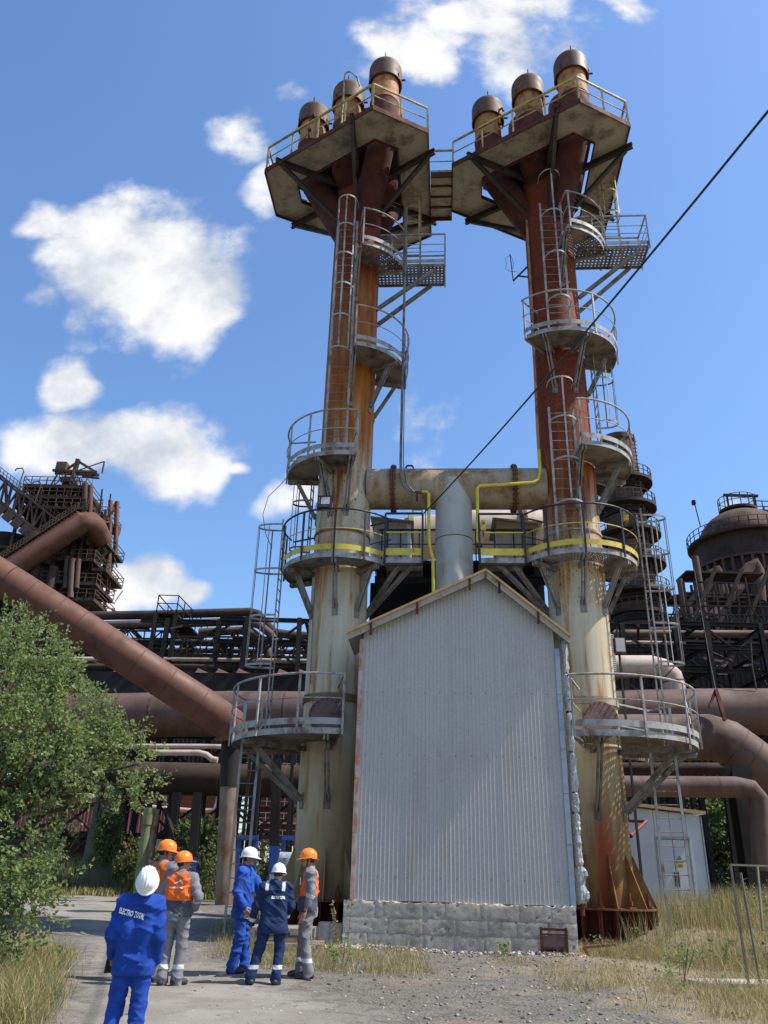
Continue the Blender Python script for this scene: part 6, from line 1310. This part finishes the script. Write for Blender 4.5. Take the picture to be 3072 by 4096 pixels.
def folds(seed, amp):
    """creases in cloth: thin raised slanting folds fading in and out over an otherwise smooth garment"""
    g = np.random.default_rng(seed); K = []
    for _ in range(6):
        th = g.uniform(-1.0, 1.0); w = g.uniform(16, 34); hz = g.choice((-1, 1)) * g.uniform(.4, 1.3); n = math.hypot(hz, 1.0); K.append((w * hz / n * math.cos(th), w * hz / n * math.sin(th), w / n, g.uniform(0, 6.28), g.uniform(4, 8), g.uniform(0, 6.28)))
    def f(X, Y, Z, lab):
        o = 0
        for a, b, c, ph, p, q in K:
            s_ = np.sin(a * X + b * Y + c * Z + ph + .9 * np.sin(p * Z + q) + .6 * np.sin(p * 1.3 * X - q)); w_ = np.clip(-.1 + 1.3 * np.sin(p * .9 * Z + 5 * X + q) * np.sin(6 * X + 4 * Y + ph), 0, 1); o = o + (1 - np.abs(s_)) ** 2.2 * w_
        return -amp * (1.25 * o - .25)
    return f
M['skin'] = plain('tanned_skin', (.36, .19, .12), .55, 0, .12, 12, .4); M['hair'] = plain('dark_hair', (.022, .016, .012), .6)
M['clothblue'] = plain('royal_blue_cloth', (.018, .060, .30), .85, 0, .22, 4, .15); M['clothblue2'] = plain('bright_blue_cloth', (.024, .075, .33), .85, 0, .22, 4, .15); M['clothnavy'] = plain('navy_cloth', (.018, .034, .085), .85, 0, .25, 5, .15)
M['clothorange'] = plain('orange_cloth', (.86, .16, .025), .8, 0, .12, 4, .2); M['clothgrey'] = plain('grey_cloth', (.20, .19, .20), .85, 0, .22, 5, .15); M['clothdark'] = plain('dark_grey_cloth', (.085, .082, .095), .85, 0, .2, 5, .15); M['reflect'] = plain('reflective_band', (.55, .56, .55), .5, .0, .1, 8, .5)
M['boot'] = plain('worn_leather', (.045, .035, .028), .6); M['helmw'] = plain('white_helmet', (.80, .80, .78), .28, 0, .03, 2, .5); M['helmo'] = plain('orange_helmet', (.90, .22, .02), .25, 0, .04, 2, .5); M['eye'] = plain('eye_dark', (.03, .025, .02), .2); M['lightblue'] = plain('pale_blue_shirt', (.18, .42, .70), .8); M['lips'] = plain('lips', (.26, .10, .08), .5)
def fac(V, F): return V[F].mean(axis=1)
def person(label, x, y, yaw, pose, kit, seed, top=1.80, helmet='helmw', ribs=1, head_yaw=0, head_pitch=0, text=None, logo=False, group='men in helmets talking on the track'):
    z = gz(x, y) + .012; t = thing('person', label, 'person', (x, y, z), R(yaw), group); sc = top / 1.80; t.scale = (sc, sc, sc)
    p = dict(hr=(.095, 0, .93), hl=(-.095, 0, .93), kr=(.11, .03, .51), kl=(-.11, .03, .51), ar=(.12, -.02, .10), al=(-.12, -.02, .10), c=(0, -.01, 1.30), n=(0, -.005, 1.47), hd=(0, .03, 1.625), sr=(.185, -.01, 1.41), sl=(-.185, -.01, 1.41), er=(.25, -.05, 1.13), el=(-.25, -.05, 1.13), wr=(.26, .05, .88), wl=(-.26, .05, .88), hem=.86, fr=90, flf=90, sleeve=1.0, hemr=.15); p.update(pose); v = {k: Vector(q) if isinstance(q, tuple) else q for k, q in p.items()}
    pel = (v['hr'] + v['hl']) / 2; c = v['c']; n = v['n']; up_ = (n - pel).normalized()
    # ---- trousers
    T = [('cap', v['hr'] * .8 + v['hl'] * .2, v['hl'] * .8 + v['hr'] * .2, .125, .125, 0, .05), ('cap', pel + Vector((.05, 0, .08)), pel + Vector((-.05, 0, .08)), .115, .115, 0, .05), ('cap', pel + Vector((.05, -.05, -.03)), pel + Vector((-.05, -.05, -.03)), .10, .10, 0, .05)]
    for s in 'rl': T += [('cap', v['h' + s], v['k' + s], .108, .083, 0, .04), ('cap', v['k' + s], v['a' + s] + Vector((0, 0, .0)), .081, .080, 0, .03), ('cap', v['a' + s] + Vector((0, .0, .02)), v['a' + s] + Vector((0, .015, -.045)), .083, .080, 0, .02)]
    V, F, L = field(T, .0115, folds(seed, .0125)); ce = fac(V, F); mi = np.zeros(len(F), int); mats = [M[kit['trousers']], M['reflect'], M[kit['trousers']]]
    if kit.get('bands'): mi[(ce[:, 2] > .215) & (ce[:, 2] < .275)] = 1
    link('trousers', np_mesh('trousers', V, F, mats, mi, True), t)
    # ---- boots
    for s, aa in (('r', p['fr']), ('l', p['flf'])):
        a = v['a' + s]; d = Vector((math.cos(R(aa)), math.sin(R(aa)), 0)); B = [('cap', (a.x, a.y, .10), (a.x, a.y, .055), .055, .052, 0, .02), ('cap', (a.x - d.x * .05, a.y - d.y * .05, .042), (a.x + d.x * .16, a.y + d.y * .16, .040), .046, .042, 0, .03), ('cap', (a.x + d.x * .02, a.y + d.y * .02, .065), (a.x + d.x * .12, a.y + d.y * .12, .05), .05, .042, 0, .03)]
        Vb, Fb, _ = field(B, .011); Vb[:, 2] = np.maximum(Vb[:, 2], .0); link('boot', np_mesh('boot', Vb, Fb, M['boot'], None, True), t)
    # ---- jacket
    J = []; hemz = p['hem']
    for s in (-1, 1): J += [('cap', Vector((pel.x * .9 + c.x * .1 + s * .075, pel.y, hemz + .11)), c + Vector((s * .085, 0, -.12)), p['hemr'] - .02, .122, 0, .06), ('cap', c + Vector((s * .085, 0, -.12)), c + Vector((s * .105, -.012, .07)), .122, .108, 0, .06)]
    J += [('cap', Vector((pel.x - .085, pel.y, hemz + .02)), Vector((pel.x + .085, pel.y, hemz + .02)), p['hemr'] - .005, p['hemr'] - .005, 0, .05), ('cap', n + Vector((0, -.01, -.05)), n + Vector((0, .0, .025)), .082, .066, 3, .03)]
    for s in 'rl':
        sh, e, w = v['s' + s], v['e' + s], v['w' + s]; w2 = e.lerp(w, p['sleeve'] - .04); J += [('cap', n + Vector((0, -.01, -.045)), sh, .078, .078, 0, .05), ('cap', sh, e, .083, .067, 1, .035), ('cap', e, w2, .066, .054, 1, .03), ('cap', w2 - (w2 - e).normalized() * .03, w2, .058, .056, 2, .01)]
    V, F, L = field(J, .0105, folds(seed + 50, .0125), hemz - .03); ce = fac(V, F); lf = np.array([np.bincount(q).argmax() for q in L[F]]) if len(F) < 60000 else L[F[:, 0]]; mi = np.zeros(len(F), int)
    if kit['style'] == 'plain': mats = [M[kit['jacket']]] * 1 + [M['reflect']]
    elif kit['style'] == 'navy':
        mats = [M['clothnavy'], M['reflect']]; st = (np.abs(np.abs(ce[:, 0] - c.x) - .135) < .028) & (ce[:, 2] > 1.335) & (lf != 3); mi[st] = 1
        for s in 'rl':
            w, e = np.array(v['w' + s]), np.array(v['e' + s]); dd = np.linalg.norm(ce - (w * .72 + e * .28), axis=1); ax_ = (w - e) / np.linalg.norm(w - e); al = (ce - (w * .72 + e * .28)) @ ax_; mi[(dd < .11) & (np.abs(al) < .028) & (lf != 0)] = 1
    else:
        mats = [M['clothorange'], M['reflect'], M['clothgrey'], M['clothdark']]; slv = ((lf == 1) | (lf == 2)) & ~((np.abs(ce[:, 0] - c.x) < .165) & (ce[:, 2] > c.z - .12) & (np.abs(ce[:, 1] - c.y) > .03)); mi[slv] = 2; mi[(lf == 0) & (ce[:, 2] < c.z - .19)] = 3; mi[lf == 3] = 2
        yk = (np.abs(np.abs(ce[:, 0] - c.x) - .14) < .025) & (ce[:, 2] > n.z - .06); mi[yk] = 2
        for s in 'rl':
            w, e = np.array(v['w' + s]), np.array(v['e' + s]); ax_ = (w - e) / np.linalg.norm(w - e); al = (ce - e) @ ax_; dd = np.linalg.norm(ce - e, axis=1); mi[(dd < .12) & (al > .0) & (al < .055) & ((lf == 1) | (lf == 2))] = 1
    jm = np_mesh('jacket', V, F, mats, mi, True); jk = link('jacket', jm, t); bv = BVHTree.FromPolygons([tuple(q) for q in V], [tuple(q) for q in F])
    def print_on(mesh, cx, cz, name='lettering', tilt=0.0, sx=1.0):
        k = Matrix.Rotation(tilt, 4, 'Z')
        for w in mesh.vertices:
            q = k @ Vector((w.co.x * sx, w.co.y, 0)); hit = bv.ray_cast(Vector((cx + q.x, -.8, cz + q.y)), Vector((0, 1, 0))); yy = (hit[0].y if hit[0] else -.13) - .011; w.co = Vector((cx + q.x, yy, cz + q.y))
        mesh.materials.clear(); mesh.materials.append(M['white']); link(name, mesh, jk)
    if text: print_on(text_mesh(text, kit.get('ts', .066), .010, 1.0), c.x + kit.get('tx', 0), c.z + kit.get('tz', -.02), tilt=kit.get('tt', 0), sx=kit.get('sx', .6))
    if logo:
        print_on(text_mesh('ArcelorMittal', .040, .004, 1.0), c.x - .02, c.z - .02)
        lm = MB(); pts = [(-.07, .0), (-.03, .014), (0, .03), (.035, .02), (.065, -.012)]; vv = []
        for (a, b) in pts: vv += [(a, b + .009, 0), (a, b - .007, 0)]
        lm.add(vv, [(2 * i, 2 * i + 1, 2 * i + 3, 2 * i + 2) for i in range(4)]); lm.add([(-.005, .045, 0), (.012, .05, 0), (.045, .03, 0), (.068, .0, 0), (.055, .0, 0), (.03, .025, 0)], [(0, 5, 2, 1), (5, 4, 3, 2)]); print_on(lm.mesh('chest_mark', M['white']), c.x + .02, c.z + .035, 'back_emblem')
    # ---- body: head, neck, arms and hands in one surface
    Rm = Matrix.Rotation(R(head_yaw), 3, 'Z') @ Matrix.Rotation(R(head_pitch), 3, 'X'); hd = v['hd']; hp = lambda a, b, c_: hd + Rm @ Vector((a, b, c_)); rot = [list(r) for r in Rm]
    Bd = [('cap', c + Vector((0, 0, -.1)), n + Vector((0, 0, -.05)), .09, .06, 0, .05), ('cap', n + Vector((0, -.01, -.05)), hp(0, -.02, -.06), .056, .054, 0, .03), ('ell', hp(0, -.008, .02), (.077, .098, .105), rot, 0, .03), ('cap', hp(0, .015, -.05), hp(0, .05, -.082), .058, .034, 0, .03), ('cap', hp(0, .085, .005), hp(0, .112, -.026), .011, .014, 0, .012), ('cap', hp(-.03, .082, .026), hp(.03, .082, .026), .014, .014, 0, .015), ('ell', hp(.079, -.008, -.012), (.012, .02, .032), rot, 0, .008), ('ell', hp(-.079, -.008, -.012), (.012, .02, .032), rot, 0, .008), ('cap', hp(-.018, .082, -.055), hp(.018, .082, -.055), .012, .012, 0, .012)]
    for s, sg in (('r', 1), ('l', -1)):
        sh, e, w = v['s' + s], v['e' + s], v['w' + s]; d = (w - e).normalized(); hdv = p.get('hand_' + s); d = Vector(hdv).normalized() if hdv else d; inn = Vector((-sg, .15, 0)); inn = (inn - d * inn.dot(d)).normalized(); sd = d.cross(inn) * sg
        # the thumb side points forward
        if sd.y < 0 and not hdv: sd = -sd
        curl = p.get('curl_' + s, .45); Bd += [('cap', c + Vector((sg * .05, 0, .05)), sh, .06, .045, 0, .04), ('cap', sh, e, .043, .040, 0, .02), ('cap', e, w, .040, .028, 0, .02), ('cap', w, w + d * .03, .027, .026, 0, .02)]
        for q in (-1, 0, 1): Bd.append(('cap', w + d * .02 + sd * (.014 * q), w + d * .085 + sd * (.026 * q), .016, .0145, 0, .018))
        for f in range(4):
            b0 = w + d * (.092 - .004 * abs(f - 1.5)) + sd * (.033 - .022 * f); dd = d; ln = (.040, .044, .041, .032)[f]; pts = [b0]
            for j in range(3):
                a = curl * (1.0 if j else .6) + .05 * f; dd = (dd * math.cos(a) + inn * math.sin(a)).normalized(); pts.append(pts[-1] + dd * ln * (1, .7, .55)[j])
            for j in range(3): Bd.append(('cap', pts[j], pts[j + 1], .0098 - .0008 * j, .009 - .0008 * j, 0, .006))
        t0 = w + d * .035 + sd * .032; t1 = t0 + (d * .6 + sd * .6 + inn * .35).normalized() * .042; t2 = t1 + (d * .85 + sd * .1 + inn * .55).normalized() * .034; Bd += [('cap', w + d * .02 + sd * .012, t0, .018, .014, 0, .014), ('cap', t0, t1, .0135, .0115, 0, .008), ('cap', t1, t2, .0112, .009, 0, .006)]
    V, F, L = field(Bd, .0072); link('body', np_mesh('body', V, F, M['skin'], None, True), t)
    hh = MB(); NA, NE = 18, 8; vv = []
    for i in range(NE + 1):
        el = -42 + 80 * i / NE
        for j in range(NA + 1): az = 158 + 224 * j / NA; vv.append(hp(.082 * math.cos(R(az)) * math.cos(R(el)), -.010 + .104 * math.sin(R(az)) * math.cos(R(el)), .02 + .112 * math.sin(R(el))))
    hh.add(vv, [(i * (NA + 1) + j, i * (NA + 1) + j + 1, (i + 1) * (NA + 1) + j + 1, (i + 1) * (NA + 1) + j) for i in range(NE) for j in range(NA)]); hh.obj('hair', M['hair'], t, 60)
    for sx in (-1, 1):
        e = MB(); e.lathe([(0, -.011), (.011, 0), (0, .011)], 8); e.v = [tuple(hp(sx * .031 + a, .083 + b * .5, .010 + c_ * .7)) for a, b, c_ in e.v]; e.obj('eye', M['eye'], t)
    m_ = MB(); m_.bar(hp(-.022, .094, -.055), hp(.022, .094, -.055), .004, .008); m_.obj('mouth', M['lips'], t)
    if kit.get('glasses'):
        g_ = MB(); g_.bar(hp(-.055, .105, .012), hp(.055, .105, .012), .004, .03); [g_.bar(hp(s * .058, .105, .018), hp(s * .086, -.01, .014), .006) for s in (-1, 1)]; g_.obj('glasses', M['black'], t)
    # ---- helmet
    H = MB(); NA = 40; NE = 12; vv = []
    for i in range(NE + 1):
        el = 90 * i / NE
        for j in range(NA):
            az = 360 * j / NA; x_, y_ = math.cos(R(az)) * math.cos(R(el)), math.sin(R(az)) * math.cos(R(el)); r_ = 1.0
            for k in range(-(ribs // 2), ribs // 2 + 1): r_ += (.045 if ribs == 1 else .07) * math.exp(-((x_ - .28 * k) / (.10 if ribs == 1 else .055)) ** 2) * min(1, math.sin(R(el)) * 2.2)
            vv.append((.112 * x_ * r_, -.008 + .136 * y_ * r_, .035 + .128 * (math.sin(R(el)) ** .92) * (1 + (r_ - 1) * .8)))
    fc = [(i * NA + j, i * NA + (j + 1) % NA, (i + 1) * NA + (j + 1) % NA, (i + 1) * NA + j) for i in range(NE) for j in range(NA)]; b0 = len(vv)
    for (k, dz) in ((1.0, -.012), (1.06, -.016), (1.06, -.026), (.97, -.022)):
        for j in range(NA):
            az = 360 * j / NA; f = max(0, math.sin(R(az))) ** 3; e = (.042 * f + .012) * (k > 1.01); nb = max(0, -math.sin(R(az))) ** 2 * .014; vv.append(((.112 * k + e * .4) * math.cos(R(az)), -.008 + (.136 * k + e) * math.sin(R(az)), .035 + dz - .018 * f * (k > 1.01) - nb))
    fc += [(b0 + j, b0 + (j + 1) % NA, (j + 1) % NA, j) for j in range(NA)] + [(b0 + (i + 1) * NA + j, b0 + (i + 1) * NA + (j + 1) % NA, b0 + i * NA + (j + 1) % NA, b0 + i * NA + j) for i in range(3) for j in range(NA)]
    H.add([tuple(hp(a, b, c_)) for a, b, c_ in vv], fc); hm = H.obj('helmet', M[helmet], t, 50)
    if kit.get('strap'):
        s_ = MB()
        for q in (-1, 1): s_.tube([hp(q * .10, .02, .02), hp(q * .088, .012, -.04), hp(q * .05, .03, -.10)], .006, 5)
        s_.bar(hp(-.08, -.135, .0), hp(.08, -.135, .0), .012, .03); s_.box(0, 0, 0, 0, 0, 0) if False else None
        for q in (-1, 1): s_.bar(hp(q * .118, -.05, .005), hp(q * .118, .03, .002), .012, .03)
        s_.obj('chin_strap', M['black'], hm)
    return t, v
PE = {'near': (-2.25, 8.6, 1.726), 'b': (-2.8, 12.75, 1.73), 'c': (-3.21, 13.28, 1.92), 'd': (-2.07, 14.11, 1.81), 'e': (-1.45, 13.04, 1.61), 'f': (-1.01, 13.66, 1.8)}
blue = dict(style='plain', jacket='clothblue', trousers='clothblue', ts=.070, tz=.02, tx=-.055, tt=-.20, sx=.52)
t, v = person('man in royal blue work suit and ribbed white helmet in front, back turned, looking up', *PE['near'][:2], 4, dict(hd=(.05, -.075, 1.595), n=(.02, -.03, 1.455), c=(0, -.02, 1.29), sr=(.185, -.02, 1.39), sl=(-.165, -.03, 1.40), er=(.245, -.05, 1.11), el=(-.245, -.06, 1.13), wr=(.235, .05, .90), wl=(-.255, .10, .93), hem=.80, hr=(.10, .02, .92), hl=(-.09, .02, .92), ar=(.10, -.02, .1), al=(-.17, -.02, .1), kl=(-.13, .05, .5), hemr=.15), blue, 3, PE['near'][2], 'helmw', 5, 8, 46, 'ELECTRO TOTAL')
t.scale = (t.scale[0] * .93, t.scale[1], t.scale[2])
ph = thing('phone', 'dark phone held low in the left hand of the near man in blue', 'phone'); q = t.matrix_basis @ (v['wl'] + Vector((-.02, .06, -.09))); MB().box(-.04, .04, -.008, .008, -.075, .075).obj('phone', M['black'], ph); ph.location = q; ph.rotation_euler = (R(20), 0, R(30))
og = dict(style='orange', trousers='clothgrey', bands=True, strap=False); og2 = dict(og, strap=True)
t, v = person('man in orange and grey with plain orange helmet, hand on hip, back to the camera', *PE['b'][:2], -8, dict(er=(.33, -.08, 1.15), wr=(.235, .10, 1.0), hand_r=(-.55, .7, -.3), el=(-.30, -.05, 1.14), wl=(-.20, .12, .98), hand_l=(.5, .7, -.3), hem=.92, ar=(.10, 0, .1), al=(-.10, -.05, .1), fr=55, hemr=.15), og, 11, PE['b'][2], 'helmo', 1, -55, 6, None, True)
MB().sector(.148, .156, .845, .90, 195, 318, 20, (0, .005)).obj('shirt_tail', M['lightblue'], t, 40)
person('tallest man in orange and grey with chin-strapped orange helmet, looking right behind the others', *PE['c'][:2], -32, dict(el=(-.25, -.02, 1.14), wl=(-.22, .12, .92), hem=.92), og2, 17, PE['c'][2], 'helmo', 1, -52, -4, None, True)
d_kit = dict(style='plain', jacket='clothblue2', trousers='clothblue2')
t, v = person('man in plain blue work suit and white helmet reaching towards the man in navy', *PE['d'][:2], -98, dict(er=(.24, -.05, 1.14), wr=(.27, .10, .92), curl_r=.9, el=(-.20, .24, 1.16), wl=(-.14, .46, 1.05), hem=.78, fr=95, flf=80, kr=(.10, .02, .5), ar=(.09, -.06, .1), al=(-.11, .08, .1), hd=(0, .04, 1.625), hemr=.155), d_kit, 23, PE['d'][2], 'helmw', 1, 4, -3)
tp = thing('tape_measure', 'small yellow tape measure in the hand of the man in plain blue', 'tape measure'); m = MB().box(-.03, .03, -.018, .018, -.035, .03); m.obj('case', M['yellow'], tp); MB().box(-.03, .03, -.02, .02, -.045, -.037).obj('base', M['white'], tp); tp.location = t.matrix_basis @ (v['wr'] + Vector((-.015, .05, -.11))); tp.rotation_euler = (.2, .2, .4)
person('man in navy suit with white shoulder stripes and white helmet, back turned, stepping', *PE['e'][:2], 3, dict(hr=(.10, .0, .90), hl=(-.10, .0, .90), kr=(.13, .06, .49), kl=(-.19, -.02, .49), ar=(.11, -.06, .1), al=(-.29, -.10, .1), flf=110, fr=80, er=(.27, .05, 1.12), wr=(.19, .22, .95), el=(-.30, -.03, 1.10), wl=(-.36, .05, .84), hem=.74, hemr=.17, c=(.0, 0, 1.27), n=(.01, .02, 1.445), hd=(.03, .06, 1.60), sr=(.19, .0, 1.39), sl=(-.19, .0, 1.39)), dict(style='navy', trousers='clothnavy', bands=True, ts=.055, tz=-.03, tx=.06, sx=.52), 31, PE['e'][2], 'helmw', 1, -22, -8, 'ELECTRO TOTAL')
t, v = person('man in orange and grey with orange helmet and glasses at right, facing left', *PE['f'][:2], 98, dict(el=(-.24, -.03, 1.13), wl=(-.25, .06, .87), er=(.24, .0, 1.14), wr=(.16, .20, 1.0), hem=.92, sleeve=.55, ar=(.10, .04, .1), al=(-.10, -.06, .1), hd=(0, .035, 1.625)), dict(og2, glasses=True), 37, PE['f'][2], 'helmo', 1, 4, -2, None, False)
MB().box(-.05, .0, .128, .14, 1.26, 1.36).obj('badge', M['white'], t); MB().sector(.03, .036, -.008, .008, 0, 360, 16).obj('watch', M['black'], t, None, tuple(v['wl'] + Vector((0, -.0, .03))))
